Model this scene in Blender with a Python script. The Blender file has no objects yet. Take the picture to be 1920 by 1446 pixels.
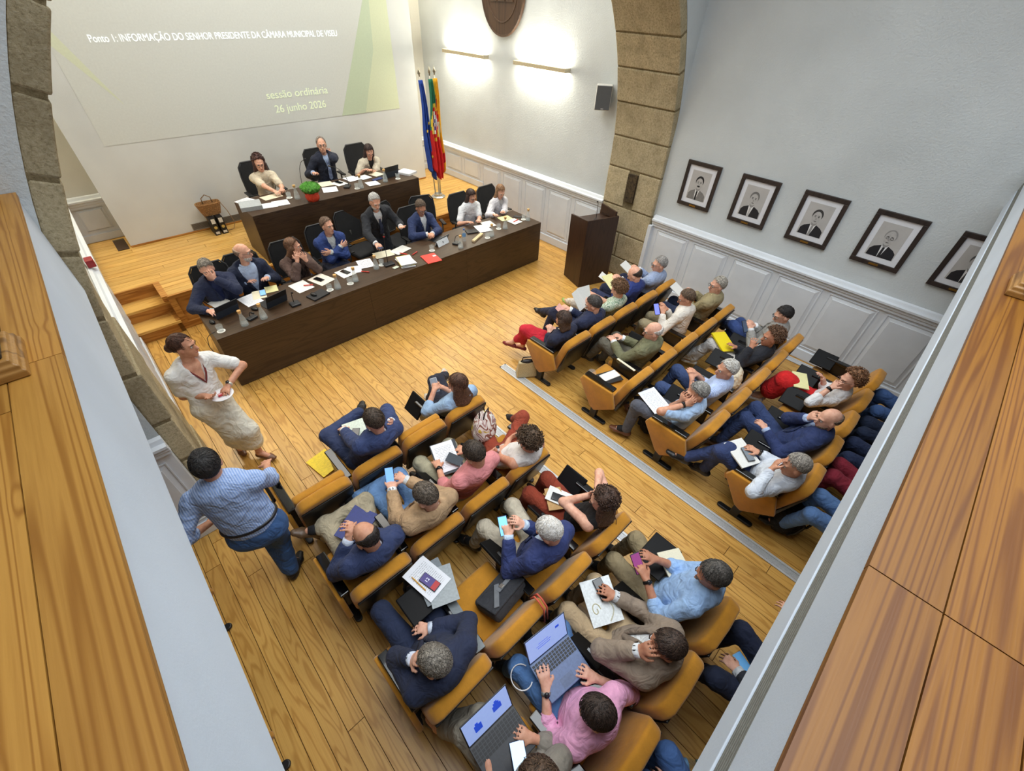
import bpy, bmesh, math, random
import numpy as np
from mathutils import Matrix, Vector, Euler

random.seed(7)
RNG = np.random.default_rng(7)
SC = bpy.context.scene
COL = SC.collection
PI = math.pi

# ------------------------------------------------------------------ camera, world, lights, exposure
CAM_H = 3.90                       # camera height over the hall floor (metres)
FPX, IMW, IMH = 797.58, 1920.0, 1446.0
YAW, PITCH, ROLL = math.radians(44.959), math.radians(42.8288), math.radians(2.4387)


def cam_axes():
    f = np.array([math.sin(YAW) * math.cos(PITCH), math.cos(YAW) * math.cos(PITCH), -math.sin(PITCH)])
    r = np.array([math.cos(YAW), -math.sin(YAW), 0.0])
    u = np.cross(r, f)
    c, s = math.cos(ROLL), math.sin(ROLL)
    return c * r + s * u, -s * r + c * u, f


CR, CU, CF = cam_axes()
cam_data = bpy.data.cameras.new('camera')
cam_data.sensor_width = 36.0
cam_data.lens = FPX / IMW * 36.0
cam_data.clip_start = 0.02
cam = bpy.data.objects.new('camera', cam_data)
COL.objects.link(cam)
cam.matrix_world = Matrix(((CR[0], CU[0], -CF[0], 0), (CR[1], CU[1], -CF[1], 0), (CR[2], CU[2], -CF[2], CAM_H), (0, 0, 0, 1)))
SC.camera = cam

SC.view_settings.view_transform = 'Standard'
SC.view_settings.look = 'None'
SC.view_settings.gamma = 1.0
SC.view_settings.use_curve_mapping = False
SC.view_settings.exposure = 0.0

world = bpy.data.worlds.new('world')
SC.world = world
world.use_nodes = True
world.node_tree.nodes['Background'].inputs[0].default_value = (0.75, 0.85, 1.0, 1)
world.node_tree.nodes['Background'].inputs[1].default_value = 0.45


def area(name, loc, size, size_y, power, color, rot=(0, 0, 0), spread=PI):
    d = bpy.data.lights.new(name, 'AREA')
    d.shape = 'RECTANGLE'
    d.size, d.size_y = size, size_y
    d.energy = power
    d.color = color
    d.spread = spread
    o = bpy.data.objects.new(name, d)
    o.location = loc
    o.rotation_euler = rot
    COL.objects.link(o)
    return o


LIGHT_HALL = area('hall_ceiling_light', (2.7, 0.7, 6.3), 5.4, 4.6, 222, (0.91, 0.965, 1.0), spread=math.radians(125))
LIGHT_STAGE = area('stage_ceiling_light', (3.1, 6.8, 6.3), 5.2, 3.6, 226, (1.0, 0.962, 0.89), spread=math.radians(150))

area('alcove_light_left', (-.17, 9.54, 5.6), .4, .5, 80, (1.0, .86, .58))
area('alcove_light_right', (6.33, 9.54, 5.6), .4, .5, 60, (1.0, .88, .64))


def at(px, py, z):
    """point at height z that the photograph shows at pixel px, py"""
    d = CR * ((px - IMW / 2) / FPX) - CU * ((py - IMH / 2) / FPX) + CF
    t = (z - CAM_H) / d[2]
    return np.array([d[0] * t, d[1] * t, z])


# ------------------------------------------------------------------ materials
def s2l(c):
    return tuple(((v / 255.0) / 12.92 if v / 255.0 <= 0.04045 else ((v / 255.0 + 0.055) / 1.055) ** 2.4) for v in c[:3]) + (1.0,)


MATS = {}


def _new(name):
    m = bpy.data.materials.new(name)
    m.use_nodes = True
    nt = m.node_tree
    return m, nt, nt.nodes['Principled BSDF']


def _coord(nt, scale, kind='Object'):
    tc = nt.nodes.new('ShaderNodeTexCoord')
    mp = nt.nodes.new('ShaderNodeMapping')
    mp.inputs['Scale'].default_value = scale
    if kind == 'World':
        g = nt.nodes.new('ShaderNodeNewGeometry')
        nt.links.new(g.outputs['Position'], mp.inputs[0])
    else:
        nt.links.new(tc.outputs[kind], mp.inputs[0])
    return mp


def _noise(nt, vec, scale, detail=3.0, rough=0.55):
    n = nt.nodes.new('ShaderNodeTexNoise')
    n.inputs['Scale'].default_value = scale
    n.inputs['Detail'].default_value = detail
    n.inputs['Roughness'].default_value = rough
    nt.links.new(vec, n.inputs['Vector'])
    return n


def _ramp(nt, fac, stops):
    r = nt.nodes.new('ShaderNodeValToRGB')
    e = r.color_ramp.elements
    e[0].position, e[0].color = stops[0]
    e[1].position, e[1].color = stops[-1]
    for p, c in stops[1:-1]:
        k = e.new(p)
        k.color = c
    nt.links.new(fac, r.inputs[0])
    return r


def _bump(nt, bs, height, strength, dist):
    b = nt.nodes.new('ShaderNodeBump')
    b.inputs['Strength'].default_value = strength
    b.inputs['Distance'].default_value = dist
    nt.links.new(height, b.inputs['Height'])
    nt.links.new(b.outputs[0], bs.inputs['Normal'])


def mixc(a, b, t):
    return tuple(a[i] * (1 - t) + b[i] * t for i in range(3))


def plain(c, rough=0.5, metal=0.0, name=None, var=0.06, nscale=60.0, bump=0.0, coat=0.0, spec=0.5):
    """procedural solid with a little noise variation"""
    key = ('plain', tuple(c), rough, metal, var, nscale, bump, coat, spec)
    if key in MATS:
        return MATS[key]
    m, nt, bs = _new(name or 'solid_%d_%d_%d' % tuple(int(v) for v in c[:3]))
    n = _noise(nt, _coord(nt, (1, 1, 1), 'World').outputs[0], nscale)
    lo = s2l([max(0, v * (1 - var)) for v in c[:3]])
    hi = s2l([min(255, v * (1 + var)) for v in c[:3]])
    r = _ramp(nt, n.outputs[0], [(0.3, lo), (0.7, hi)])
    nt.links.new(r.outputs[0], bs.inputs['Base Color'])
    bs.inputs['Roughness'].default_value = rough
    bs.inputs['Metallic'].default_value = metal
    bs.inputs['Coat Weight'].default_value = coat
    bs.inputs['Specular IOR Level'].default_value = spec
    if bump:
        _bump(nt, bs, n.outputs[0], bump, 0.01)
    MATS[key] = m
    return m


def fabric(c, weave=900.0, var=0.13, fold=0.38, sheen=0.02, stripe=None, rough=0.9):
    key = ('fab', tuple(c), weave, var, fold, sheen, stripe, rough)
    if key in MATS:
        return MATS[key]
    m, nt, bs = _new('fabric_%d_%d_%d' % tuple(int(v) for v in c[:3]))
    co = _coord(nt, (1, 1, 1), 'World').outputs[0]
    n1 = _noise(nt, co, 9.0, 4.0, 0.6)
    n2 = _noise(nt, co, weave, 1.0)
    lo = s2l([max(0, v * (1 - var)) for v in c[:3]])
    hi = s2l([min(255, v * (1 + var * 0.8)) for v in c[:3]])
    mx = nt.nodes.new('ShaderNodeMath')
    mx.operation = 'MULTIPLY_ADD'
    nt.links.new(n2.outputs[0], mx.inputs[0])
    mx.inputs[1].default_value = 0.5
    ad = nt.nodes.new('ShaderNodeMath')
    ad.operation = 'MULTIPLY'
    ad.inputs[1].default_value = 0.5
    nt.links.new(n1.outputs[0], ad.inputs[0])
    nt.links.new(ad.outputs[0], mx.inputs[2])
    r = _ramp(nt, mx.outputs[0], [(0.35, lo), (0.65, hi)])
    out = r.outputs[0]
    if stripe:
        w = nt.nodes.new('ShaderNodeTexWave')
        w.inputs['Scale'].default_value = stripe[1]
        nt.links.new(co, w.inputs[0])
        mm = nt.nodes.new('ShaderNodeMix')
        mm.data_type = 'RGBA'
        nt.links.new(w.outputs[1], mm.inputs[0])
        nt.links.new(out, mm.inputs[6])
        mm.inputs[7].default_value = s2l(stripe[0])
        out = mm.outputs[2]
    nt.links.new(out, bs.inputs['Base Color'])
    bs.inputs['Roughness'].default_value = rough
    bs.inputs['Sheen Weight'].default_value = sheen
    n3 = _noise(nt, co, 9.0, 2.0, 0.5)
    n3.inputs['Distortion'].default_value = 1.6
    _bump(nt, bs, n3.outputs[0], fold, 0.07)
    MATS[key] = m
    return m


def skin_mat(c):
    key = ('skin', tuple(c))
    if key in MATS:
        return MATS[key]
    m, nt, bs = _new('skin_%d_%d_%d' % tuple(c))
    n = _noise(nt, _coord(nt, (1, 1, 1), 'World').outputs[0], 30.0, 3.0)
    r = _ramp(nt, n.outputs[0], [(0.3, s2l([c[0] * .95, c[1] * .88, c[2] * .86])), (0.7, s2l([min(255, v * 1.05) for v in c]))])
    nt.links.new(r.outputs[0], bs.inputs['Base Color'])
    bs.inputs['Roughness'].default_value = 0.5
    bs.inputs['Specular IOR Level'].default_value = 0.35
    MATS[key] = m
    return m


def hair_mat(c):
    key = ('hair', tuple(c))
    if key in MATS:
        return MATS[key]
    m, nt, bs = _new('hair_%d_%d_%d' % tuple(c))
    co = _coord(nt, (1, 1, 1), 'World').outputs[0]
    n = _noise(nt, co, 70.0, 3.0, 0.7)
    n2 = _noise(nt, _coord(nt, (3, 1, .6), 'World').outputs[0], 90.0, 2.0, 0.6)
    mul = nt.nodes.new('ShaderNodeMath')
    mul.operation = 'MULTIPLY'
    nt.links.new(n.outputs[0], mul.inputs[0])
    nt.links.new(n2.outputs[0], mul.inputs[1])
    r = _ramp(nt, mul.outputs[0], [(0.10, s2l([v * .62 for v in c])), (0.22, s2l(c)), (0.40, s2l([min(255, v * 1.5 + 10) for v in c]))])
    nt.links.new(r.outputs[0], bs.inputs['Base Color'])
    bs.inputs['Roughness'].default_value = 0.55
    _bump(nt, bs, n2.outputs[0], 0.4, 0.02)
    MATS[key] = m
    return m


def wood(name, light, mid, dark, along, across=9.0, lengthwise=0.7, rings=9.0, rough=0.38, knots=False, vary=0.16, coat=0.0):
    """plank wood: contour-line grain of a stretched noise; 'along' is the world axis of the grain"""
    m, nt, bs = _new(name)
    g = nt.nodes.new('ShaderNodeNewGeometry')
    oi = nt.nodes.new('ShaderNodeObjectInfo')
    rnd = nt.nodes.new('ShaderNodeMath')
    rnd.operation = 'ADD'
    nt.links.new(oi.outputs['Random'], rnd.inputs[0])
    nt.links.new(g.outputs['Random Per Island'], rnd.inputs[1])
    fr = nt.nodes.new('ShaderNodeMath')
    fr.operation = 'FRACT'
    nt.links.new(rnd.outputs[0], fr.inputs[0])
    off = nt.nodes.new('ShaderNodeCombineXYZ')
    mu = nt.nodes.new('ShaderNodeMath')
    mu.operation = 'MULTIPLY'
    mu.inputs[1].default_value = 37.0
    nt.links.new(fr.outputs[0], mu.inputs[0])
    for i in range(3):
        nt.links.new(mu.outputs[0], off.inputs[i])
    add = nt.nodes.new('ShaderNodeVectorMath')
    add.operation = 'ADD'
    nt.links.new(g.outputs['Position'], add.inputs[0])
    nt.links.new(off.outputs[0], add.inputs[1])

    def mapped(ac, al):
        mp = nt.nodes.new('ShaderNodeMapping')
        s = [ac, ac, ac]
        s['xyz'.index(along)] = al
        mp.inputs['Scale'].default_value = s
        nt.links.new(add.outputs[0], mp.inputs[0])
        return mp.outputs[0]
    big = _noise(nt, mapped(across, lengthwise), 1.0, 1.5, 0.45)
    m1 = nt.nodes.new('ShaderNodeMath')
    m1.operation = 'MULTIPLY'
    m1.inputs[1].default_value = rings * 6.283
    nt.links.new(big.outputs[0], m1.inputs[0])
    sn = nt.nodes.new('ShaderNodeMath')
    sn.operation = 'SINE'
    ring_src = m1.outputs[0]
    if knots:
        vo = nt.nodes.new('ShaderNodeTexVoronoi')
        vo.inputs['Scale'].default_value = 1.0
        vo.inputs['Randomness'].default_value = 1.0
        nt.links.new(mapped(3.4, 2.2), vo.inputs['Vector'])
        near = nt.nodes.new('ShaderNodeMapRange')
        near.inputs[1].default_value = 0.0
        near.inputs[2].default_value = 0.22
        near.inputs[3].default_value = 11.0
        near.inputs[4].default_value = 0.0
        near.interpolation_type = 'SMOOTHSTEP'
        nt.links.new(vo.outputs['Distance'], near.inputs[0])
        ads = nt.nodes.new('ShaderNodeMath')
        ads.operation = 'ADD'
        nt.links.new(ring_src, ads.inputs[0])
        nt.links.new(near.outputs[0], ads.inputs[1])
        ring_src = ads.outputs[0]
    nt.links.new(ring_src, sn.inputs[0])
    r1 = _ramp(nt, sn.outputs[0], [(0.0, s2l(light)), (0.62, s2l(mixc(light, mid, .45))), (1.0, s2l(mid))])
    fine = _noise(nt, mapped(130.0, 4.0), 1.0, 2.0)
    mx = nt.nodes.new('ShaderNodeMix')
    mx.data_type = 'RGBA'
    fr2 = _ramp(nt, fine.outputs[0], [(0.42, (0, 0, 0, 1)), (0.75, (.38, .38, .38, 1))])
    nt.links.new(fr2.outputs[0], mx.inputs[0])
    nt.links.new(r1.outputs[0], mx.inputs[6])
    mx.inputs[7].default_value = s2l(mid)
    # per plank tone
    hs = nt.nodes.new('ShaderNodeHueSaturation')
    mr = nt.nodes.new('ShaderNodeMapRange')
    mr.inputs[3].default_value = 1.0 - vary
    mr.inputs[4].default_value = 1.0 + vary * .6
    nt.links.new(fr.outputs[0], mr.inputs[0])
    nt.links.new(mr.outputs[0], hs.inputs['Value'])
    nt.links.new(mx.outputs[2], hs.inputs['Color'])
    blotch = _noise(nt, mapped(3.0, 1.2), 1.0, 2.0)
    br = _ramp(nt, blotch.outputs[0], [(0.35, (0, 0, 0, 1)), (0.8, (.35, .35, .35, 1))])
    mx2 = nt.nodes.new('ShaderNodeMix')
    mx2.data_type = 'RGBA'
    nt.links.new(br.outputs[0], mx2.inputs[0])
    nt.links.new(hs.outputs[0], mx2.inputs[6])
    mx2.inputs[7].default_value = s2l(dark)
    out = mx2.outputs[2]
    if knots:
        kr = _ramp(nt, vo.outputs['Distance'], [(0.028, (1, 1, 1, 1)), (0.045, (.6, .6, .6, 1)), (0.10, (0, 0, 0, 1))])
        mx3 = nt.nodes.new('ShaderNodeMix')
        mx3.data_type = 'RGBA'
        nt.links.new(kr.outputs[0], mx3.inputs[0])
        nt.links.new(out, mx3.inputs[6])
        mx3.inputs[7].default_value = s2l((64, 32, 12))
        out = mx3.outputs[2]
    nt.links.new(out, bs.inputs['Base Color'])
    bs.inputs['Roughness'].default_value = rough
    bs.inputs['Coat Weight'].default_value = coat
    bs.inputs['Coat Roughness'].default_value = 0.25
    _bump(nt, bs, fine.outputs[0], 0.08, 0.004)
    MATS[name] = m
    return m


def plaster(name, c, bumpy=0.35, scale=55.0):
    m, nt, bs = _new(name)
    co = _coord(nt, (1, 1, 1), 'World').outputs[0]
    n = _noise(nt, co, scale, 4.0, 0.6)
    n2 = _noise(nt, co, 1.3, 3.0, 0.5)
    r = _ramp(nt, n2.outputs[0], [(0.3, s2l([v * .965 for v in c])), (0.7, s2l([min(255, v * 1.02) for v in c]))])
    nt.links.new(r.outputs[0], bs.inputs['Base Color'])
    bs.inputs['Roughness'].default_value = 0.88
    bs.inputs['Specular IOR Level'].default_value = 0.2
    _bump(nt, bs, n.outputs[0], bumpy, 0.012)
    MATS[name] = m
    return m


def stone(name, a, b, c):
    m, nt, bs = _new(name)
    g = nt.nodes.new('ShaderNodeNewGeometry')
    co = g.outputs['Position']
    n = _noise(nt, co, 46.0, 6.0, 0.78)
    n2 = _noise(nt, co, 5.0, 4.0, 0.6)
    r = _ramp(nt, n.outputs[0], [(0.28, s2l(c)), (0.48, s2l(a)), (0.75, s2l(b))])
    oi = nt.nodes.new('ShaderNodeObjectInfo')
    mr = nt.nodes.new('ShaderNodeMapRange')
    mr.inputs[3].default_value = 0.86
    mr.inputs[4].default_value = 1.1
    nt.links.new(oi.outputs['Random'], mr.inputs[0])
    hs = nt.nodes.new('ShaderNodeHueSaturation')
    nt.links.new(mr.outputs[0], hs.inputs['Value'])
    nt.links.new(r.outputs[0], hs.inputs['Color'])
    mx = nt.nodes.new('ShaderNodeMix')
    mx.data_type = 'RGBA'
    rr = _ramp(nt, n2.outputs[0], [(0.45, (0, 0, 0, 1)), (0.75, (.5, .5, .5, 1))])
    nt.links.new(rr.outputs[0], mx.inputs[0])
    nt.links.new(hs.outputs[0], mx.inputs[6])
    mx.inputs[7].default_value = s2l(c)
    nt.links.new(mx.outputs[2], bs.inputs['Base Color'])
    bs.inputs['Roughness'].default_value = 0.95
    bs.inputs['Specular IOR Level'].default_value = 0.15
    _bump(nt, bs, n.outputs[0], 0.75, 0.03)
    MATS[name] = m
    return m


def emit(c, strength, name='glow'):
    key = ('emit', tuple(c), strength)
    if key in MATS:
        return MATS[key]
    m, nt, bs = _new(name)
    n = _noise(nt, _coord(nt, (1, 1, 1), 'World').outputs[0], 40.0)
    r = _ramp(nt, n.outputs[0], [(0.2, s2l([v * .96 for v in c])), (0.8, s2l(c))])
    nt.links.new(r.outputs[0], bs.inputs['Base Color'])
    nt.links.new(r.outputs[0], bs.inputs['Emission Color'])
    bs.inputs['Emission Strength'].default_value = strength
    MATS[key] = m
    return m


def patch_fabric(name, cols, scale, dist=3.0):
    """printed cloth: irregular coloured patches"""
    m, nt, bs = _new(name)
    co = _coord(nt, (1, 1, .8), 'World').outputs[0]
    n = _noise(nt, co, scale, 1.0, .4)
    n.inputs['Distortion'].default_value = dist
    k = len(cols)
    r = _ramp(nt, n.outputs[0], [(.28 + .44 * i / (k - 1), s2l(c)) for i, c in enumerate(cols)])
    r.color_ramp.interpolation = 'CONSTANT'
    nt.links.new(r.outputs[0], bs.inputs['Base Color'])
    bs.inputs['Roughness'].default_value = .85
    return m


M_FLORAL = patch_fabric('floral_cloth', [(206, 178, 70), (224, 214, 206), (140, 88, 74), (226, 220, 214), (176, 140, 136), (226, 220, 214), (112, 70, 60)], 5.0, 2.0)
M_LEAFY = patch_fabric('leafy_cloth', [(70, 120, 92), (226, 228, 214), (110, 150, 110), (228, 230, 220), (90, 140, 120)], 22.0)


def glass_mat(c=(235, 245, 245), rough=0.02):
    key = ('glass', tuple(c))
    if key in MATS:
        return MATS[key]
    m, nt, bs = _new('clear_glass')
    n = _noise(nt, _coord(nt, (1, 1, 1)).outputs[0], 20.0)
    r = _ramp(nt, n.outputs[0], [(0.2, s2l([v * .97 for v in c])), (0.8, s2l(c))])
    nt.links.new(r.outputs[0], bs.inputs['Base Color'])
    bs.inputs['Roughness'].default_value = rough
    bs.inputs['Alpha'].default_value = .15
    bs.inputs['Specular IOR Level'].default_value = .8
    MATS[key] = m
    return m


def printed(name, paper, ink, lines=70.0, along='Y', amount=0.5):
    """sheet with rows of small print (Object coordinates of the sheet)"""
    key = ('print', tuple(paper), tuple(ink), lines, along, amount)
    if key in MATS:
        return MATS[key]
    m, nt, bs = _new(name)
    tc = nt.nodes.new('ShaderNodeTexCoord')
    sp = nt.nodes.new('ShaderNodeSeparateXYZ')
    nt.links.new(tc.outputs['Generated'], sp.inputs[0])
    ml = nt.nodes.new('ShaderNodeMath')
    ml.operation = 'MULTIPLY'
    ml.inputs[1].default_value = lines
    nt.links.new(sp.outputs[along], ml.inputs[0])
    sn = nt.nodes.new('ShaderNodeMath')
    sn.operation = 'SINE'
    nt.links.new(ml.outputs[0], sn.inputs[0])
    gt = nt.nodes.new('ShaderNodeMath')
    gt.operation = 'GREATER_THAN'
    gt.inputs[1].default_value = 0.25
    nt.links.new(sn.outputs[0], gt.inputs[0])
    n = _noise(nt, tc.outputs['Generated'], 24.0, 2.0)
    g2 = nt.nodes.new('ShaderNodeMath')
    g2.operation = 'GREATER_THAN'
    g2.inputs[1].default_value = 0.46
    nt.links.new(n.outputs[0], g2.inputs[0])
    # margins
    prod = None
    for ax in ('X', 'Y'):
        for op, v in (('GREATER_THAN', .12), ('LESS_THAN', .88)):
            k = nt.nodes.new('ShaderNodeMath')
            k.operation = op
            k.inputs[1].default_value = v
            nt.links.new(sp.outputs[ax], k.inputs[0])
            if prod is None:
                prod = k.outputs[0]
            else:
                q = nt.nodes.new('ShaderNodeMath')
                q.operation = 'MULTIPLY'
                nt.links.new(prod, q.inputs[0])
                nt.links.new(k.outputs[0], q.inputs[1])
                prod = q.outputs[0]
    for s in (gt.outputs[0], g2.outputs[0]):
        q = nt.nodes.new('ShaderNodeMath')
        q.operation = 'MULTIPLY'
        nt.links.new(prod, q.inputs[0])
        nt.links.new(s, q.inputs[1])
        prod = q.outputs[0]
    q = nt.nodes.new('ShaderNodeMath')
    q.operation = 'MULTIPLY'
    q.inputs[1].default_value = amount
    nt.links.new(prod, q.inputs[0])
    mx = nt.nodes.new('ShaderNodeMix')
    mx.data_type = 'RGBA'
    nt.links.new(q.outputs[0], mx.inputs[0])
    mx.inputs[6].default_value = s2l(paper)
    mx.inputs[7].default_value = s2l(ink)
    nt.links.new(mx.outputs[2], bs.inputs['Base Color'])
    bs.inputs['Roughness'].default_value = 0.8
    MATS[key] = m
    return m


# ------------------------------------------------------------------ object helpers
def tag(o, label=None, cat=None, group=None, kind=None):
    if label:
        o['label'] = label
    if cat:
        o['category'] = cat
    if group:
        o['group'] = group
    if kind:
        o['kind'] = kind
    return o


def thing(name, loc, label, cat, group=None, rz=0.0):
    o = bpy.data.objects.new(name, None)
    o.empty_display_size = 0.1
    o.location = loc
    o.rotation_euler = (0, 0, rz)
    COL.objects.link(o)
    return tag(o, label, cat, group)


def copy_tree(o, parent=None):
    c = o.copy()
    COL.objects.link(c)
    c.parent = parent
    for ch in list(o.children):
        copy_tree(ch, c)
    return c


class MB:
    """collects shapes; build() links them as one mesh object"""

    def __init__(self):
        self.v, self.f, self.mi, self.sm = [], [], [], []
        self.M = Matrix.Identity(4)
        self.mat = 0
        self.smooth = False

    def at(self, loc=(0, 0, 0), rot=(0, 0, 0)):
        self.M = Matrix.Translation(Vector(loc)) @ Euler(rot).to_matrix().to_4x4()
        return self

    def add(self, verts, faces):
        b = len(self.v)
        M = self.M
        self.v += [tuple(M @ Vector(p)) for p in verts]
        for f in faces:
            self.f.append([b + i for i in f])
            self.mi.append(self.mat)
            self.sm.append(self.smooth)
        return self

    def box(self, c, s):
        x, y, z = c
        a, b, d = s[0] / 2, s[1] / 2, s[2] / 2
        vs = [(x + i * a, y + j * b, z + k * d) for i in (-1, 1) for j in (-1, 1) for k in (-1, 1)]
        return self.add(vs, [(0, 1, 3, 2), (4, 6, 7, 5), (0, 4, 5, 1), (2, 3, 7, 6), (0, 2, 6, 4), (1, 5, 7, 3)])

    def b2(self, lo, hi):
        return self.box([(lo[i] + hi[i]) / 2 for i in range(3)], [hi[i] - lo[i] for i in range(3)])

    def prism(self, poly, axis, a, b):
        """extrude a 2-D polygon along axis from a to b; polygon coordinates are the other two axes in order"""
        def P(p, t):
            if axis == 'x':
                return (t, p[0], p[1])
            if axis == 'y':
                return (p[0], t, p[1])
            return (p[0], p[1], t)
        n = len(poly)
        vs = [P(p, a) for p in poly] + [P(p, b) for p in poly]
        fs = [tuple(range(n - 1, -1, -1)), tuple(range(n, 2 * n))]
        fs += [(i, (i + 1) % n, n + (i + 1) % n, n + i) for i in range(n)]
        return self.add(vs, fs)

    def lathe(self, prof, n=20, closed=True):
        vs, fs = [], []
        for r, z in prof:
            for i in range(n):
                t = 2 * PI * i / n
                vs.append((r * math.cos(t), r * math.sin(t), z))
        for k in range(len(prof) - 1):
            for i in range(n):
                j = (i + 1) % n
                fs.append((k * n + i, k * n + j, (k + 1) * n + j, (k + 1) * n + i))
        if closed:
            fs.append(tuple(range(n - 1, -1, -1)))
            fs.append(tuple((len(prof) - 1) * n + i for i in range(n)))
        return self.add(vs, fs)

    def tube(self, pts, r, n=8, cap=True):
        pts = [Vector(p) for p in pts]
        rs = r if isinstance(r, (list, tuple)) else [r] * len(pts)
        vs, fs = [], []
        ref = None
        for i, p in enumerate(pts):
            d = (pts[min(i + 1, len(pts) - 1)] - pts[max(i - 1, 0)])
            d = d.normalized() if d.length > 1e-9 else Vector((0, 0, 1))
            if ref is None:
                ref = d.orthogonal().normalized()
            else:
                ref = (ref - d * ref.dot(d))
                ref = ref.normalized() if ref.length > 1e-6 else d.orthogonal().normalized()
            o = d.cross(ref)
            for k in range(n):
                t = 2 * PI * k / n
                vs.append(tuple(p + (ref * math.cos(t) + o * math.sin(t)) * rs[i]))
        for i in range(len(pts) - 1):
            for k in range(n):
                j = (k + 1) % n
                fs.append((i * n + k, i * n + j, (i + 1) * n + j, (i + 1) * n + k))
        if cap:
            fs.append(tuple(range(n - 1, -1, -1)))
            fs.append(tuple((len(pts) - 1) * n + k for k in range(n)))
        return self.add(vs, fs)

    def ball(self, c, r, n=12, m=8):
        rx, ry, rz = r if isinstance(r, (tuple, list)) else (r, r, r)
        vs = [(c[0], c[1], c[2] - rz)]
        for k in range(1, m):
            a = -PI / 2 + PI * k / m
            for i in range(n):
                t = 2 * PI * i / n
                vs.append((c[0] + rx * math.cos(a) * math.cos(t), c[1] + ry * math.cos(a) * math.sin(t), c[2] + rz * math.sin(a)))
        vs.append((c[0], c[1], c[2] + rz))
        fs = [(0, 1 + (i + 1) % n, 1 + i) for i in range(n)]
        for k in range(m - 2):
            for i in range(n):
                j = (i + 1) % n
                fs.append((1 + k * n + i, 1 + k * n + j, 1 + (k + 1) * n + j, 1 + (k + 1) * n + i))
        e = len(vs) - 1
        fs += [(e, 1 + (m - 2) * n + i, 1 + (m - 2) * n + (i + 1) % n) for i in range(n)]
        return self.add(vs, fs)

    def build(self, name, mats, parent=None, loc=(0, 0, 0), rot=(0, 0, 0), bevel=0.0, seg=2, smooth=None):
        me = bpy.data.meshes.new(name)
        me.from_pydata(self.v, [], self.f)
        for m in (mats if isinstance(mats, (list, tuple)) else [mats]):
            me.materials.append(m)
        me.polygons.foreach_set('material_index', self.mi)
        me.polygons.foreach_set('use_smooth', self.sm if smooth is None else [smooth] * len(self.f))
        me.update()
        o = bpy.data.objects.new(name, me)
        COL.objects.link(o)
        o.parent = parent
        o.location = loc
        o.rotation_euler = rot
        if bevel:
            b = o.modifiers.new('bevel', 'BEVEL')
            b.width = bevel
            b.segments = seg
            b.limit_method = 'ANGLE'
        return o


def boxo(name, lo, hi, mat, parent=None, bevel=0.0, off=(0, 0, 0)):
    """box mesh object given by corners; its origin lies at its base centre"""
    c = [(lo[i] + hi[i]) / 2 for i in range(3)]
    base = (c[0], c[1], lo[2])
    m = MB().b2([lo[i] - base[i] for i in range(3)], [hi[i] - base[i] for i in range(3)])
    loc = [base[i] + off[i] for i in range(3)]
    return m.build(name, mat, parent, loc=loc, bevel=bevel)


UNIT = None


def unit_box():
    global UNIT
    if UNIT is None:
        m = MB().b2((-.5, -.5, -.5), (.5, .5, .5))
        o = m.build('unit', [])
        UNIT = o.data
        bpy.data.objects.remove(o)
    return UNIT


UNITS = {}


def brick(name, lo, hi, mat, parent, gap=0.0):
    """box piece sharing one mesh per material, sized by object scale"""
    if mat.name not in UNITS:
        me = unit_box().copy()
        me.materials.clear()
        me.materials.append(mat)
        UNITS[mat.name] = me
    o = bpy.data.objects.new(name, UNITS[mat.name])
    COL.objects.link(o)
    o.parent = parent
    pl = Vector(parent.location) if parent else Vector((0, 0, 0))
    o.location = Vector([(lo[i] + hi[i]) / 2 for i in range(3)]) - pl
    o.scale = [max(1e-4, hi[i] - lo[i] - gap) for i in range(3)]
    return o

# ================================================================== the setting
M_WALL = plaster('wall_plaster', (210, 216, 218), 0.45)
M_WALLF = plaster('stage_wall_plaster', (226, 224, 214), 0.30)
M_SCREENW = plaster('screen_wall_paint', (214, 218, 219), 0.10, 90)
M_TRIM = plain((222, 228, 235), 0.45, name='white_trim_paint', var=0.02, nscale=3)
M_FASCIA = plaster('gallery_white_paint', (216, 227, 240), 0.10, 120)
M_STONE = stone('granite', (202, 186, 150), (232, 220, 190), (136, 122, 94))
M_MORTAR = stone('mortar', (148, 132, 100), (176, 160, 126), (96, 84, 58))
M_FLOOR = wood('hall_floor_oak', (218, 170, 90), (190, 140, 66), (168, 116, 50), 'y', across=11.0, lengthwise=1.3, rings=8.0, rough=0.33, coat=0.15, vary=0.13)
M_PLAT = wood('platform_oak', (226, 182, 102), (202, 152, 74), (184, 132, 62), 'x', rings=5.0, rough=0.36, coat=0.1, vary=0.10)
M_STEP = wood('step_oak', (205, 146, 70), (168, 108, 42), (140, 86, 32), 'x', rings=6.0, rough=0.4, vary=0.08)
M_GALL = wood('gallery_pine_left', (186, 136, 62), (152, 102, 38), (134, 84, 26), 'y', across=13.0, lengthwise=0.22, rings=13.0, rough=0.45, knots=True, vary=0.16, coat=0.05)
M_GALR = wood('gallery_pine_rear', (160, 106, 32), (122, 72, 18), (96, 50, 10), 'x', across=13.0, lengthwise=0.22, rings=13.0, rough=0.45, knots=True, vary=0.2, coat=0.05)
M_UNDER = plain((96, 66, 36), 0.9, name='sub_floor')
M_ALU = plain((206, 208, 210), 0.38, 0.25, name='brushed_aluminium', var=0.04)
M_ALUD = plain((96, 98, 100), 0.5, 0.2, name='grille_slot_metal', var=0.05)
M_BLACK = plain((20, 20, 22), 0.42, name='black_plastic', var=0.1)
M_GLOSS = plain((14, 14, 16), 0.14, name='gloss_black', var=0.1, coat=0.5)
M_DESK = wood('wenge_veneer', (74, 54, 36), (58, 41, 27), (44, 31, 21), 'x', rings=9.0, rough=0.42, vary=0.05)
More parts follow.
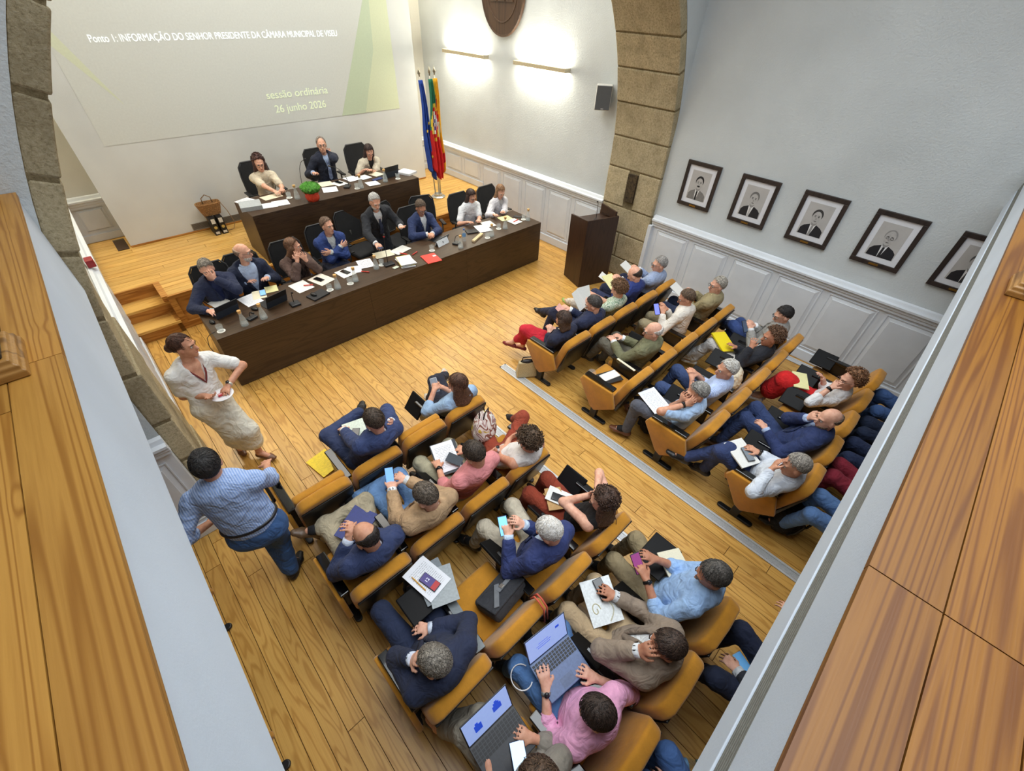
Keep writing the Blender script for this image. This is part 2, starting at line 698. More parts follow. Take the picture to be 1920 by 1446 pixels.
M_DESKL = wood('wenge_veneer_upright', (64, 42, 30), (50, 32, 23), (40, 26, 18), 'z', rings=9.0, rough=0.42, vary=0.05)

XW, XL = 6.65, -0.44          # side walls of the stage part; the hall widens to the left
YA, YB = 3.5, 4.5             # arch wall, hall face and stage face
YE = 9.85                     # end wall
ZP = 0.557                    # stage platform
ZC = 6.8                      # ceiling


def struct(o):
    o['kind'] = 'structure'
    return o


# ---- floors -------------------------------------------------------
floor = struct(boxo('floor', (-2.2, -4.2, -.08), (6.85, 7.85, -.02), M_UNDER))
PW = 0.13
stuff = MB()


def lay(parent, x0, x1, y0, y1, z, mat, along, name='plank', w=PW, lmin=1.5, lmax=2.6, keep=None, gap=.0048, seed=3):
    """rows of boards; along is the board direction"""
    rg = random.Random(seed)
    a0, a1, b0, b1 = (x0, x1, y0, y1) if along == 'y' else (y0, y1, x0, x1)
    a = a0
    k = 0
    while a < a1 - 1e-4:
        a2 = min(a + w, a1)
        b = b0
        first = True
        while b < b1 - 1e-4:
            L = rg.uniform(lmin, lmax) * (rg.uniform(.3, 1) if first else 1)
            first = False
            b2 = b + L
            if b1 - b2 < .45:
                b2 = b1
            lo = (a, b, z - .02) if along == 'y' else (b, a, z - .02)
            hi = (a2, b2, z) if along == 'y' else (b2, a2, z)
            if keep is None or keep(lo, hi):
                brick(name, lo, hi, mat, parent, gap)
            else:
                stuff.b2([lo[i] + gap / 2 for i in range(3)], [hi[i] - gap / 2 for i in range(3)])
            b = b2
        a = a2


lay(floor, -1.04, 6.63, -1.3, 7.80, 0.0, M_FLOOR, 'y', lmin=1.7, lmax=3.0, keep=lambda lo, hi: lo[1] < 6.4 and hi[1] > -.9)
lay(floor, -2.2, -1.04, -4.2, 3.4, 0.0, M_FLOOR, 'y', keep=lambda lo, hi: False, seed=5)
lay(floor, -1.04, 6.63, -4.2, -1.3, 0.0, M_FLOOR, 'y', keep=lambda lo, hi: False, seed=6)
o = stuff.build('floor_boards', M_FLOOR, floor, loc=[-v for v in floor.location])
o['kind'] = 'stuff'
stuff = MB()

# ---- stage platform and its steps ----------------------------------
plat = struct(MB().b2((.13, 7.2, 0), (5.9, YE, ZP - .02)).b2((XL, 7.72, 0), (.13, YE, ZP - .02)).b2((5.9, 7.82, 0), (XW, YE, ZP - .02)).build('floor_platform', M_STEP))


def platrow(y0, y1, x0, x1, seed):
    lay(plat, x0, x1, y0, y1, ZP, M_PLAT, 'x', seed=seed)


platrow(7.19, 7.71, .13, 5.9, 1)
platrow(7.71, 7.84, XL, 5.9, 2)
platrow(7.84, YE, XL, XW, 4)
# front panels with stiles, as beside the steps
for x in np.arange(.13, 5.9, 1.15):
    brick('stile', (x, 7.165, 0), (x + .08, 7.2, ZP - .02), M_STEP, plat)
brick('skirting_board', (.13, 7.16, 0), (5.9, 7.2, .09), M_STEP, plat)
brick('nosing', (.13, 7.15, ZP - .05), (5.9, 7.2, ZP - .004), M_STEP, plat)
brick('nosing', (XL, 7.685, ZP - .04), (.13, 7.72, ZP), M_STEP, plat)
brick('nosing', (.07, 7.17, ZP - .04), (.15, 7.72, ZP + .002), M_STEP, plat)
steps = struct(thing('step_flight', (-.155, 7.4, 0), 'wooden steps up to the stage platform by the wall', 'steps'))
for z, y in ((.186, 7.12), (.371, 7.41)):
    brick('tread', (XL, y - .025, z - .035), (.13, 7.72, z), M_PLAT, steps)
    brick('riser', (XL, y, z - .186), (.13, y + .03, z - .035), M_STEP, steps)
    brick('stringer', (.075, y, z - .186), (.13, 7.72, z + .01), M_STEP, steps)
brick('riser', (XL, 7.70, .371), (.13, 7.73, .52), M_STEP, steps)
# floor hatch by the alcove
hatch = thing('floor_box', (-.01, 9.42, ZP), 'dark brown floor box lid set in the platform behind the screen wall edge', 'floor box')
boxo('lid', (-.08, -.22, 0), (.08, .22, .012), plain((64, 44, 28), .5), hatch, .004)
boxo('hinge_bar', (-.08, .22, 0), (.08, .27, .016), plain((96, 84, 62), .5), hatch, .004)


# ---- wainscot pieces ------------------------------------------------
def fielded(axis):
    """raised panel: bead, groove, sloped border and flat field; unit size in its plane, unit depth"""
    m = MB()
    W, Hh = .575, .87
    rings = [(0, 0), (0, .5), (.011, .5), (.013, .05), (.020, .05), (.060, .75), (.062, 1.0), (.070, 1.0)]
    vs, fs = [], []
    for o, d in rings:
        a, b = .5 - o / W, .5 - o / Hh
        vs += [(d, -a, -b), (d, a, -b), (d, a, b), (d, -a, b)]
    for r in range(len(rings) - 1):
        fs += [(4 * r + k, 4 * r + (k + 1) % 4, 4 * r + 4 + (k + 1) % 4, 4 * r + 4 + k) for k in range(4)]
    n = 4 * (len(rings) - 1)
    fs.append((n, n + 1, n + 2, n + 3))
    m.add(vs, fs)
    return m


PANEL = fielded('x').build('panel', M_TRIM)
PANEL_ME = PANEL.data
bpy.data.objects.remove(PANEL)


def panel(parent, c, w, h, rz, proud=.02):
    o = bpy.data.objects.new('panel', PANEL_ME)
    COL.objects.link(o)
    o.parent = parent
    o.location = Vector(c) - Vector(parent.location)
    o.rotation_euler = (0, 0, rz)
    o.scale = (proud, w, h)
    return o


RAIL = [(0, 0), (.05, 0), (.05, .03), (.065, .045), (.065, .075), (.09, .09), (.09, .115), (.05, .125), (.035, .16), (0, .17)]


def rail(parent, p, q, z, normal, name='chair_rail'):
    """moulding from p to q in plan, projecting along normal"""
    p, q, nrm = Vector((*p, 0)), Vector((*q, 0)), Vector((*normal, 0))
    vs = [tuple(p + nrm * a + Vector((0, 0, z + b))) for a, b in RAIL] + [tuple(q + nrm * a + Vector((0, 0, z + b))) for a, b in RAIL]
    n = len(RAIL)
    fs = [tuple(range(n)), tuple(range(2 * n - 1, n - 1, -1))] + [(i, n + i, n + (i + 1) % n, (i + 1) % n) for i in range(n)]
    m = MB()
    m.add(vs, fs)
    return m.build(name, M_TRIM, parent, loc=[-v for v in parent.location])


def base(name, lo, hi):
    return struct(boxo(name, lo, hi, M_TRIM, bevel=.006))


# right wall, hall and stage in one plane
wall_right = struct(boxo('wall_right', (XW, -4.2, 0), (XW + .2, YE + .2, ZC), M_WALL))
wains_r = MB().b2((XW - .03, -4.2, 0), (XW, 3.5, 1.10)).b2((XW - .03, 4.5, 0), (XW, YE, 1.10)).build('wainscot', M_TRIM, wall_right, loc=[-v for v in wall_right.location])
rail(wall_right, (XW - .005, -4.2), (XW - .005, 3.46), 1.10, (-1, 0))
rail(wall_right, (XW - .005, 4.5), (XW - .005, YE), 1.10, (-1, 0))
for k in range(9):
    y = 3.065 - .672 * k
    panel(wall_right, (XW - .03, y, .625), .575, .87, PI)
for k in range(8):
    y = 4.86 + .672 * k
    lo = .19 if y < 7.8 else ZP + .17
    panel(wall_right, (XW - .03, y, (lo + 1.06) / 2), .575, 1.06 - lo, PI)
base('baseboard_right', (XW - .055, -4.2, 0), (XW - .02, 3.5, .15))
base('baseboard_stage', (XW - .055, 4.5, 0), (XW - .02, 7.82, .15))
base('baseboard_platform', (XW - .055, 7.82, ZP), (XW - .02, YE, ZP + .13))

# far left wall beside the steps
wall_left = struct(boxo('wall_left', (XL - .2, YB, 0), (XL, YE + .2, ZC), M_WALLF))
MB().b2((XL, YB, 0), (XL + .02, YE, 1.10)).build('wainscot', M_TRIM, wall_left, loc=[-v for v in wall_left.location])
rail(wall_left, (XL + .004, YB), (XL + .004, YE), 1.10, (1, 0))
for k in range(7):
    y = 4.9 + .672 * k
    lo = .19 if y < 7.6 else ZP + .17
    panel(wall_left, (XL + .02, y, (lo + 1.06) / 2), .56, 1.06 - lo, 0)
base('baseboard_left', (XL, YB, 0), (XL + .045, 7.1, .14))
# end wall behind the screen wall
wall_back = struct(boxo('wall_back', (XL - .2, YE, 0), (XW + .2, YE + .2, ZC), M_WALLF))
MB().b2((XL, YE - .02, ZP), (XW, YE, 1.10)).build('wainscot', M_TRIM, wall_back, loc=[-v for v in wall_back.location])
rail(wall_back, (XL, YE - .004), (XW, YE - .004), 1.10, (0, -1))
panel(wall_back, (-.14, YE - .02, .9), .38, .34, -PI / 2)
panel(wall_back, (6.32, YE - .02, .9), .5, .34, -PI / 2)
base('baseboard_back', (XL, YE - .04, ZP), (XW, YE - .01, ZP + .12))
# hall walls behind and below the gallery
struct(boxo('wall_rear', (-2.4, -4.4, 0), (XW + .2, -4.2, ZC), M_WALL))
struct(boxo('wall_side', (-2.4, -4.2, 0), (-2.2, 3.5, ZC), M_WALL))
struct(boxo('ceiling', (-2.4, -4.4, ZC), (XW + .2, YE + .2, ZC + .1), M_WALL))

# ---- projection wall ------------------------------------------------
YS = 9.23
wall_screen = struct(boxo('wall_screen', (.10, YS, ZP), (6.01, YS + .16, ZC), M_SCREENW))
base('baseboard_screen', (.10, YS - .012, ZP), (6.01, YS, ZP + .03)).data.materials[0] = M_STEP
vent = thing('wall_vent', (1.75, YS, .655), 'long grey perforated vent grille low in the projection wall', 'vent')
boxo('frame', (-.71, -.012, -.055), (.71, 0, .055), plain((168, 160, 148), .5), vent)
for k in range(9):
    boxo('slat', (-.70, -.016, -.047 + k * .011), (.70, -.011, -.041 + k * .011), plain((104, 98, 90), .6), vent)
# the projected slide, a lit rectangle on the wall
M_SLIDE = emit((212, 216, 213), 0.035, 'slide_grey')
slide = MB().b2((.47, YS - .004, 2.02), (5.53, YS, 4.75)).build('projected_slide', M_SLIDE)
tag(slide, 'grey projected slide with white title lettering on the projection wall', 'projection')


def flat_poly(name, pts, y, mat, parent):
    m = MB().prism(pts, 'y', y - .001, y)
    return m.build(name, mat, parent)


flat_poly('light_wedge', [(5.53, 2.02), (4.24, 2.02), (5.05, 3.1), (5.2, 4.75), (5.53, 4.75)], YS - .0045, emit((206, 214, 184), .08, 'slide_green_pale'), slide)
flat_poly('green_wedge', [(4.24, 2.02), (4.75, 2.02), (5.12, 3.0), (5.2, 4.0)], YS - .0058, emit((190, 204, 178), .08, 'slide_green'), slide)
flat_poly('green_sliver', [(.47, 3.55), (.47, 3.22), (.95, 2.5)], YS - .0045, emit((210, 216, 192), .08, 'slide_green_pale2'), slide)


def lettering(txt, size, loc, mat, parent, name='projected_word', rot=(PI / 2, 0, 0), align='LEFT', width=None, thick=0.0008):
    cu = bpy.data.curves.new(name, 'FONT')
    cu.body = txt
    cu.size = size
    cu.align_x = align
    cu.extrude = thick
    tmp = bpy.data.objects.new(name, cu)
    COL.objects.link(tmp)
    bpy.context.view_layer.update()
    me = bpy.data.meshes.new_from_object(tmp.evaluated_get(bpy.context.evaluated_depsgraph_get()))
    bpy.data.objects.remove(tmp)
    # one part per word: cut the line at its wide gaps
    k = 1.0
    xs = [v.co.x for v in me.vertices]
    if width:
        k = width / (max(xs) - min(xs))
    polys = sorted((min(me.vertices[i].co.x for i in p.vertices), max(me.vertices[i].co.x for i in p.vertices), tuple(p.vertices)) for p in me.polygons)
    words, right = [[]], None
    for a, b, vs in polys:
        if right is not None and a - right > size * .12:
            words.append([])
            right = b
        right = b if right is None else max(right, b)
        words[-1].append(vs)
    objs = []
    for w in words:
        ids = sorted({i for f in w for i in f})
        mp = {v: n for n, v in enumerate(ids)}
        m = MB()
        m.add([(me.vertices[i].co.x * k, me.vertices[i].co.y, me.vertices[i].co.z) for i in ids], [tuple(mp[i] for i in f) for f in w])
        objs.append(m.build(name, mat, parent, loc=loc, rot=rot))
    bpy.data.meshes.remove(me)
    return objs[0]


M_TXT = emit((248, 252, 255), 0.55, 'projected_white')  # glowing letters stand in for projector light on the wall
M_TXT2 = emit((226, 238, 206), 0.35, 'projected_pale_green')
lettering('Ponto 1: INFORMAÇÃO DO SENHOR PRESIDENTE DA CÂMARA MUNICIPAL DE VISEU', .118, (.91, YS - .007, 3.215), M_TXT, slide, width=3.54, thick=.0015)
lettering('sessão ordinária', .16, (2.95, YS - .007, 2.40), M_TXT2, slide, width=1.10, thick=.0015)
lettering('26 junho 2026', .16, (3.03, YS - .007, 2.19), M_TXT2, slide, width=.93, thick=.0015)


# ---- the stone arch ---------------------------------------------------
def arch_r(z):
    h = max(0.0, z - 2.0)
    return 6.575 - (3.2 - math.sqrt(max(0, 3.2 ** 2 - h * h)))


def arch_l(z):
    h = max(0.0, z - 1.6)
    return -.33 + (4.27 - math.sqrt(max(0, 4.27 ** 2 - h * h)))


RING = .14


def curve_pts(fn, z0, z1, out, n):
    """profile points and the same pushed outwards by RING; out=+1 right, -1 left"""
    res = []
    for k in range(n + 1):
        z = z0 + (z1 - z0) * k / n
        e = 1e-3
        dx, dz = (fn(z + e) - fn(z - e)), 2 * e
        L = math.hypot(dx, dz)
        nx, nz = dz / L * out, -dx / L * out
        x = fn(z)
        res.append(((x, z), (x + nx * RING, z + nz * RING)))
    return res


wall_arch = MB()
ZT = 4.98
for fn, out in ((arch_l, -1), (arch_r, 1)):
    pts = curve_pts(fn, 0.0, ZT, out, 34)
    far = -2.2 if out < 0 else XW + .0
    for (a, b), (c, d) in zip(pts[:-1], pts[1:]):
        quad = [(b[0], b[1]), (d[0], d[1]), (far, d[1]), (far, b[1])]
        if out > 0 and b[0] >= XW and d[0] >= XW:
            continue
        quad = [(min(q[0], XW), q[1]) for q in quad]
        if out < 0:
            quad = quad[::-1]
        wall_arch.prism(quad[::-1], 'y', YA, YB)
ztop = curve_pts(arch_l, ZT, ZT, -1, 1)[0][1][1]
wall_arch.b2((-2.2, YA, ztop - .02), (XW, YB, ZC))
wall_arch = struct(wall_arch.build('wall_arch', M_WALL))


def voussoir(fn, out, z0, z1, y0, y1, rec, parent, name='stone', n=4, g=.010):
    pts = curve_pts(fn, z0 + g, z1 - g, out, n)
    m = MB()
    ring = [(p[0] + (rec if out > 0 else -rec), p[1]) for p, q in pts] + [q for p, q in pts[::-1]]
    if out > 0:
        ring = [(min(p[0], XW + .05), p[1]) for p in ring]
    if out < 0:
        ring = ring[::-1]
    m.prism(ring, 'y', y0 + g, y1 - g)
    o = m.build(name, M_STONE, parent, bevel=.014, seg=2)
    return o


arch = struct(thing('trim_arch', (3.1, 4.0, 0), 'rough granite arch of large blocks between hall and stage', 'arch'))


def arch_piece(*a, **k):
    o = voussoir(*a, **k)
    o.location = [-v for v in arch.location]


rg = random.Random(11)
RZ = [0, .34, .78, 1.22, 1.81, 2.26, 2.72, 3.15, 3.54, 3.9, 4.25, 4.6, 4.95]
for z0, z1 in zip(RZ[:-1], RZ[1:]):
    rec = rg.uniform(-.006, .01)
    if abs(z0 - 1.22) < .01:
        arch_piece(arch_r, 1, z0, z1, YA - .01, YA + .40, rec, arch)
        arch_piece(arch_r, 1, z0, z1, YA + .57, YB + .01, rec, arch)
        MB().b2((6.55, YA + .40, z0 + .12), (6.605, YA + .57, z1 - .04)).build('socket_shade', plain((66, 54, 36), .95, nscale=30, var=.4), arch, loc=[-v for v in arch.location])  # dark-coloured block stands in for the shade inside an open socket
    elif abs(z0 - .34) < .01:
        arch_piece(arch_r, 1, z0, z1, YA - .01, YA + .55, rec, arch)
        arch_piece(arch_r, 1, z0, z1, YA + .55, YB + .01, rec + .006, arch)
    else:
        arch_piece(arch_r, 1, z0, z1, YA - .01, YB + .01, rec, arch)
LZ = [0, .42, .86, 1.30, 1.78, 2.24, 2.66, 3.05, 3.42, 3.78, 4.12, 4.45, 4.75, 4.97]
for z0, z1 in zip(LZ[:-1], LZ[1:]):
    arch_piece(arch_l, -1, z0, z1, YA - .01, YB + .01, rg.uniform(-.006, .01), arch)
for fn, out in ((arch_l, -1), (arch_r, 1)):
    pts = curve_pts(fn, 0, 4.96, out, 30)
    ring = [(p[0] + out * .017, p[1]) for p, q in pts] + [(q[0] + out * .004, q[1]) for p, q in pts[::-1]]
    if out > 0:
        ring = [(min(p[0], XW + .02), p[1]) for p in ring]
    else:
        ring = ring[::-1]
    m = MB()
    m.prism(ring, 'y', YA + .004, YB - .004)
    m.build('mortar', M_MORTAR, arch, loc=[-v for v in arch.location])
# wainscot on the arch wall left of the opening
MB().b2((-2.2, YA - .09, 0), (-.47, YA, 1.10)).build('wainscot', M_TRIM, wall_arch)
rail(wall_arch, (-2.2, YA - .085), (-.455, YA - .085), 1.10, (0, -1))
for k in range(3):
    panel(wall_arch, (-.79 - .62 * k, YA - .09, .60), .5, .8, -PI / 2)
base('baseboard_arch', (-2.2, YA - .125, 0), (-.46, YA - .09, .16))
MB().b2((XW - .10, YA - .06, 0), (XW, YA, 1.10)).build('corner_post', M_TRIM, wall_arch)

# ---- gallery ------------------------------------------------------------
GX, GY, GZ, GB = -.295, -.254, 3.04, 2.45
gal = struct(MB().b2((-2.2, -4.2, GB), (GX - .012, 3.5, GZ - .02)).b2((GX - .012, -4.2, GB + .01), (XW, GY - .03, GZ - .02)).build('trim_gallery', M_FASCIA))
boxo('fascia', (GX - .012, GY, GB), (GX, 3.495, GZ - .024), M_FASCIA, gal, .004)
boxo('fascia', (GX, GY - .03, GB), (XW, GY, 2.612), M_FASCIA, gal, .003)
boxo('fascia', (GX, GY - .03, 2.742), (XW, GY, GZ - .024), M_FASCIA, gal, .003)
boxo('slot_edge', (GX, GY - .014, 2.728), (XW, GY - .003, 2.738), M_TRIM, gal, .001)
boxo('slot_back', (GX, GY - .032, 2.612), (XW, GY - .012, 2.742), plain((74, 75, 70), .7), gal)  # dark grey puts the shade of a deep slot into the colour
for k in range(6):
    z = 2.622 + k * .0175
    boxo('slot_blade', (GX, GY - .014, z), (XW, GY - .004, z + .0075), plain((128, 128, 120), .6), gal)
for k in range(8):
    x1 = GX + .012 - k * .131
    rgk = random.Random(40 + k)
    y = GY - .4
    cuts = sorted(rgk.uniform(.4, 3.2) for _ in range(1))
    ys = [y] + cuts + [3.49]
    for a, b in zip(ys[:-1], ys[1:]):
        brick('gallery_board', (x1 - .131, a, GZ - .024), (x1, b, GZ), M_GALL, gal, .003)
CUTS = [[.84, 4.1], [.84, 3.3], [2.2, 5.1], [1.5, 4.6], [.6, 3.9], [2.6, 5.5], [1.2, 4.0], [3.1]]
for k in range(8):
    y1 = GY + .012 - k * .131
    xs = [GX - .0] + CUTS[k] + [XW]
    for a, b in zip(xs[:-1], xs[1:]):
        brick('gallery_board', (a, y1 - .131, GZ - .024), (b, y1, GZ), M_GALR, gal, .003)
struct(boxo('baseboard_gallery', (-2.2, 3.46, GZ), (-.36, 3.5, GZ + .10), M_STEP))


def newel(x, y, lab):
    t = thing('newel_post', (x, y, GZ), lab, 'post')
    m = MB()
    m.lathe([(.155, 0), (.155, .02), (.148, .026), (.146, .038), (.136, .043), (.132, .054), (.127, .058)], 4)
    m.build('moulded_base', wood_post, t, rot=(0, 0, PI / 4), bevel=.003)
    boxo('shaft', (-.084, -.084, .055), (.084, .084, .95), M_BLACK, t, .01)


wood_post = wood('post_base_oak', (168, 122, 62), (120, 82, 38), (84, 54, 24), 'x', rings=6, rough=.4)
newel(-.47, 1.72, 'black gallery post on a moulded wooden base over the left gallery boards')
newel(2.68, -.40, 'black gallery post on a moulded wooden base over the rear gallery boards')


# ---- floor trench grilles --------------------------------------------------
def trench(x0, x1, y0, y1, lab, kind='cross'):
    t = thing('floor_grille', ((x0 + x1) / 2, (y0 + y1) / 2, 0), lab, 'floor grille')
    w, L = (x1 - x0) / 2, (y1 - y0) / 2
    boxo('tray', (-w, -L, .0008), (w, L, .003), M_ALUD, t)
    boxo('frame_bar', (-w, -L, .001), (-w + .024, L, .009), M_ALU, t, .001)
    boxo('frame_bar', (w - .024, -L, .001), (w, L, .009), M_ALU, t, .001)
    boxo('frame_bar', (-w, L - .02, .001), (w, L, .009), M_ALU, t, .001)
    for k in range(5):
        x = -w + .033 + k * (2 * w - .066) / 4
        boxo('slat', (x - .0045, -L, .001), (x + .0045, L - .02, .007), M_ALU, t)
    return t


trench(3.10, 3.212, -2.0, 3.37, 'long slotted aluminium floor grille along the right seat block')
trench(2.228, 2.34, -2.0, 3.37, 'long slotted aluminium floor grille along the left seat block')
trench(6.44, 6.55, -2.0, 3.37, 'slotted aluminium floor grille along the portrait wall')

# ---- wall lamps, emblem, loudspeaker -------------------------------------
M_LAMP = emit((255, 246, 216), 14.0, 'lamp_tube')


def sconce(y0, y1, lab):
    yc = (y0 + y1) / 2
    L = (y1 - y0) / 2
    t = thing('wall_light', (XW - .09, yc, 2.97), lab, 'wall lamp', 'bar lamps on the stage wall')
    boxo('housing', (-.045, -L, -.028), (-.03, L, .028), plain((196, 182, 150), .5), t, .004)
    boxo('back_plate', (.06, -L * .8, -.03), (.09, L * .8, .03), plain((220, 216, 204), .5), t, .003)
    for s in (-1, 1):
        boxo('end_cap', (-.045, s * L - .008, -.03), (.085, s * L + .008, .03), plain((206, 196, 170), .5), t, .003)
    m = MB()
    m.smooth = True
    m.tube([(.02, -L + .02, 0), (.02, L - .02, 0)], .016, 10)
    m.build('tube', M_LAMP, t)
    for s, nm in ((1, 'wall_lamp_up'), (-1, 'wall_lamp_down')):
        a = area(nm, (.015, 0, .03 * s), .05, 2 * L - .1, 23, (1.0, .93, .76), (0, 0, 0) if s < 0 else (PI, 0, 0))
        a.parent = t
    return t


sconce(7.66, 8.94, 'warm bar lamp high on the stage wall nearest the flags')
sconce(5.62, 6.84, 'warm bar lamp high on the stage wall nearest the loudspeaker')
em = thing('wall_emblem', (XW - .02, 7.24, 3.95), 'large dark brown oval wooden coat of arms high on the wall', 'emblem')
M_EMB = wood('emblem_wood', (92, 68, 50), (74, 53, 40), (60, 42, 31), 'z', rings=4, rough=.5)


def oval(name, ry, rz, x0, x1, mat, cz=0.0, r_in=None):
    n = 48
    m = MB()
    if r_in is None:
        m.prism([(ry * math.cos(2 * PI * k / n), cz + rz * math.sin(2 * PI * k / n)) for k in range(n)], 'x', x1, x0)
    else:
        m.tube([(x1, (ry) * math.cos(2 * PI * k / n), cz + rz * math.sin(2 * PI * k / n)) for k in range(n + 1)], r_in, 6, False)
    m.build(name, mat, em, bevel=.0)


oval('disc', .55, .66, 0, -.035, M_EMB)
oval('rim', .535, .645, 0, -.035, M_EMB, r_in=.016)
oval('inner_ring', .38, .46, 0, -.036, M_EMB, r_in=.012)
for k, y in enumerate((.2, .0, -.2)):
    boxo('tower_relief', (-.055, y - .075, -.16), (-.03, y + .075, .3), M_EMB, em, .008)
    boxo('tower_base', (-.062, y - .085, -.185), (-.03, y + .085, -.16), M_EMB, em, .004)
for k in range(9):
    a = math.radians(-150 + k * 15)
    o = boxo('carved_letter', (-.045, -.014, -.045), (-.03, .014, .045), M_EMB, em, .003)
    o.location = (-.0, -.455 * math.cos(a), .55 * math.sin(a))
    o.location.z -= .0
    o.rotation_euler = (math.radians(-90) - a if False else (a + PI / 2) * -1, 0, 0)
spk = thing('loudspeaker', (6.52, 4.78, 2.56), 'small grey wall loudspeaker beside the stone arch', 'loudspeaker', rz=math.radians(38))
boxo('cabinet', (-.08, -.12, 0), (.08, .12, .33), plain((216, 216, 212), .5), spk, .01)
boxo('grille', (-.088, -.112, .008), (-.078, .112, .322), plain((96, 100, 104), .7, nscale=600, var=.2), spk, .006)
boxo('bracket', (.06, -.03, .12), (.15, .03, .2), plain((190, 190, 188), .5), spk)
boxo('badge', (-.090, -.02, .02), (-.087, .02, .028), plain((220, 220, 220), .4), spk)

# ---- portraits ---------------------------------------------------------------
M_FRAME = wood('frame_dark_wood', (58, 48, 44), (44, 36, 33), (34, 28, 26), 'z', rings=5, rough=.45)
M_MAT = plain((228, 230, 236), .8, name='passepartout', var=.01)
M_BRASS = plain((168, 132, 62), .35, .9, name='brass_plate')


def ov(cx, cy, rx, ry, n=22, a0=0, a1=2 * PI):
    return [(cx + rx * math.cos(a0 + (a1 - a0) * k / n), cy + ry * math.sin(a0 + (a1 - a0) * k / n)) for k in range(n + (0 if a1 - a0 >= 2 * PI - 1e-6 else 1))]


def portrait(yc, lab, hair, suit, extra):
    zc = 1.86
    t = thing('portrait', (XW - .002, yc, zc), lab, 'portrait', 'framed portraits along the right wall')
    w, h, b = .26, .312, .052
    boxo('frame_bar', (-.03, -w, h - b), (0, w, h), M_FRAME, t, .004)
    boxo('frame_bar', (-.03, -w, -h), (0, w, -h + b), M_FRAME, t, .004)
    boxo('frame_bar', (-.03, -w, -h + b), (0, -w + b, h - b), M_FRAME, t, .004)
    boxo('frame_bar', (-.03, w - b, -h + b), (0, w, h - b), M_FRAME, t, .004)
    boxo('mount', (-.014, -w + b, -h + b), (-.002, w - b, h - b), M_MAT, t)
    boxo('name_plate', (-.0345, -.05, -h + .016), (-.03, .05, -h + .038), M_BRASS, t, .001)
    pr = MB().b2((-.0155, -.148, -.198), (-.014, .148, .198)).build('photo_print', plain((188, 186, 184), .6, var=.03, nscale=5), t)
    d = [.0158]

    def lay2(nm, poly, c):
        d[0] += .00035
        poly = [(-p[0], p[1]) for p in poly]
        MB().prism(poly, 'x', -d[0], -.0145).build(nm, plain(c, .6, var=.04, nscale=30), pr)
    sh = extra.get('sh', 0)
    lay2('suit', [(-.135 + sh, -.198), (-.13 + sh, -.12), (-.10 + sh, -.085), (-.035 + sh, -.055), (.035 + sh, -.055), (.10 + sh, -.085), (.135 + sh, -.12), (.14 + sh, -.198)], suit)
    lay2('shirt', [(-.035 + sh, -.05), (.035 + sh, -.05), (.005 + sh, -.198), (-.02 + sh, -.198)], (232, 232, 232))
    lay2('tie', [(-.012 + sh, -.075), (.012 + sh, -.075), (.010 + sh, -.198), (-.018 + sh, -.198)], extra.get('tie', (60, 60, 62)))
    lay2('neck', ov(sh, -.035, .032, .04), (150, 148, 146))
    lay2('hair', ov(sh, .062, .062, .072), hair)
    lay2('face', ov(sh, .030 if not extra.get('bald') else .036, .053, .076 if not extra.get('bald') else .084), (186, 184, 182))
    for s in (-1, 1):
        lay2('eye', ov(sh + s * .021, .038, .009, .0045, 10), (50, 50, 50))
        lay2('eyebrow', ov(sh + s * .021, .052, .013, .004, 10), (70, 70, 70))
    lay2('nose', [(sh - .006, .03), (sh + .004, .03), (sh + .010, .006), (sh - .010, .006)], (160, 158, 156))
    lay2('mouth', ov(sh, -.014, .018, .004, 10), (100, 96, 96))
    if extra.get('moustache'):
        lay2('moustache', ov(sh, -.004, .026, .007, 12), (40, 40, 40))
    if extra.get('glasses'):
        for s in (-1, 1):
            lay2('spectacle', ov(sh + s * .023, .036, .018, .013, 14), (60, 60, 60))
            lay2('lens', ov(sh + s * .023, .036, .0145, .0095, 14), (176, 174, 172))
    return t


portrait(2.895, 'framed monochrome portrait of a man with a moustache in a pale suit', (32, 32, 34), (128, 126, 124), {'moustache': 1, 'tie': (30, 30, 32)})
portrait(2.07, 'framed monochrome portrait of a wavy-haired man in a dark suit and pale tie', (120, 118, 116), (36, 36, 40), {'tie': (190, 190, 190)})
portrait(1.25, 'framed monochrome portrait of a dark-haired man in a dark suit and patterned tie', (62, 60, 60), (34, 34, 40), {'tie': (150, 150, 150)})
portrait(.435, 'framed monochrome portrait of a bald man with glasses in a dark suit', (150, 148, 146), (32, 32, 38), {'bald': 1, 'glasses': 1, 'tie': (36, 36, 40)})
portrait(-.38, 'framed monochrome portrait mostly hidden behind the gallery edge', (90, 88, 86), (34, 34, 40), {})

# ================================================================== furniture
M_SEAT = fabric((190, 130, 32), weave=700, var=.10, fold=.06, sheen=.25)
M_SEATS = M_SEAT
M_SHELL = plain((28, 28, 28), .36, name='seat_shell_black', var=.2, nscale=8)

ROWY = [2.8125, 1.885, .9575, .03, -.8975]
PITCH_S = .512
SEATX = {'R': [3.604 + .512 * i for i in range(5)], 'L': [.293 + .512 * i for i in range(4)]}


def seat_pos(b, r, i):
    return np.array([SEATX[b][i - 1], ROWY[r - 1], 0.0])


def rounded_prism(poly, x0, x1, name, mat, parent, bev=.02, seg=3):
    m = MB().prism(poly, 'x', x0, x1)
    o = m.build(name, mat, parent, bevel=bev, seg=seg, smooth=True)
    return o


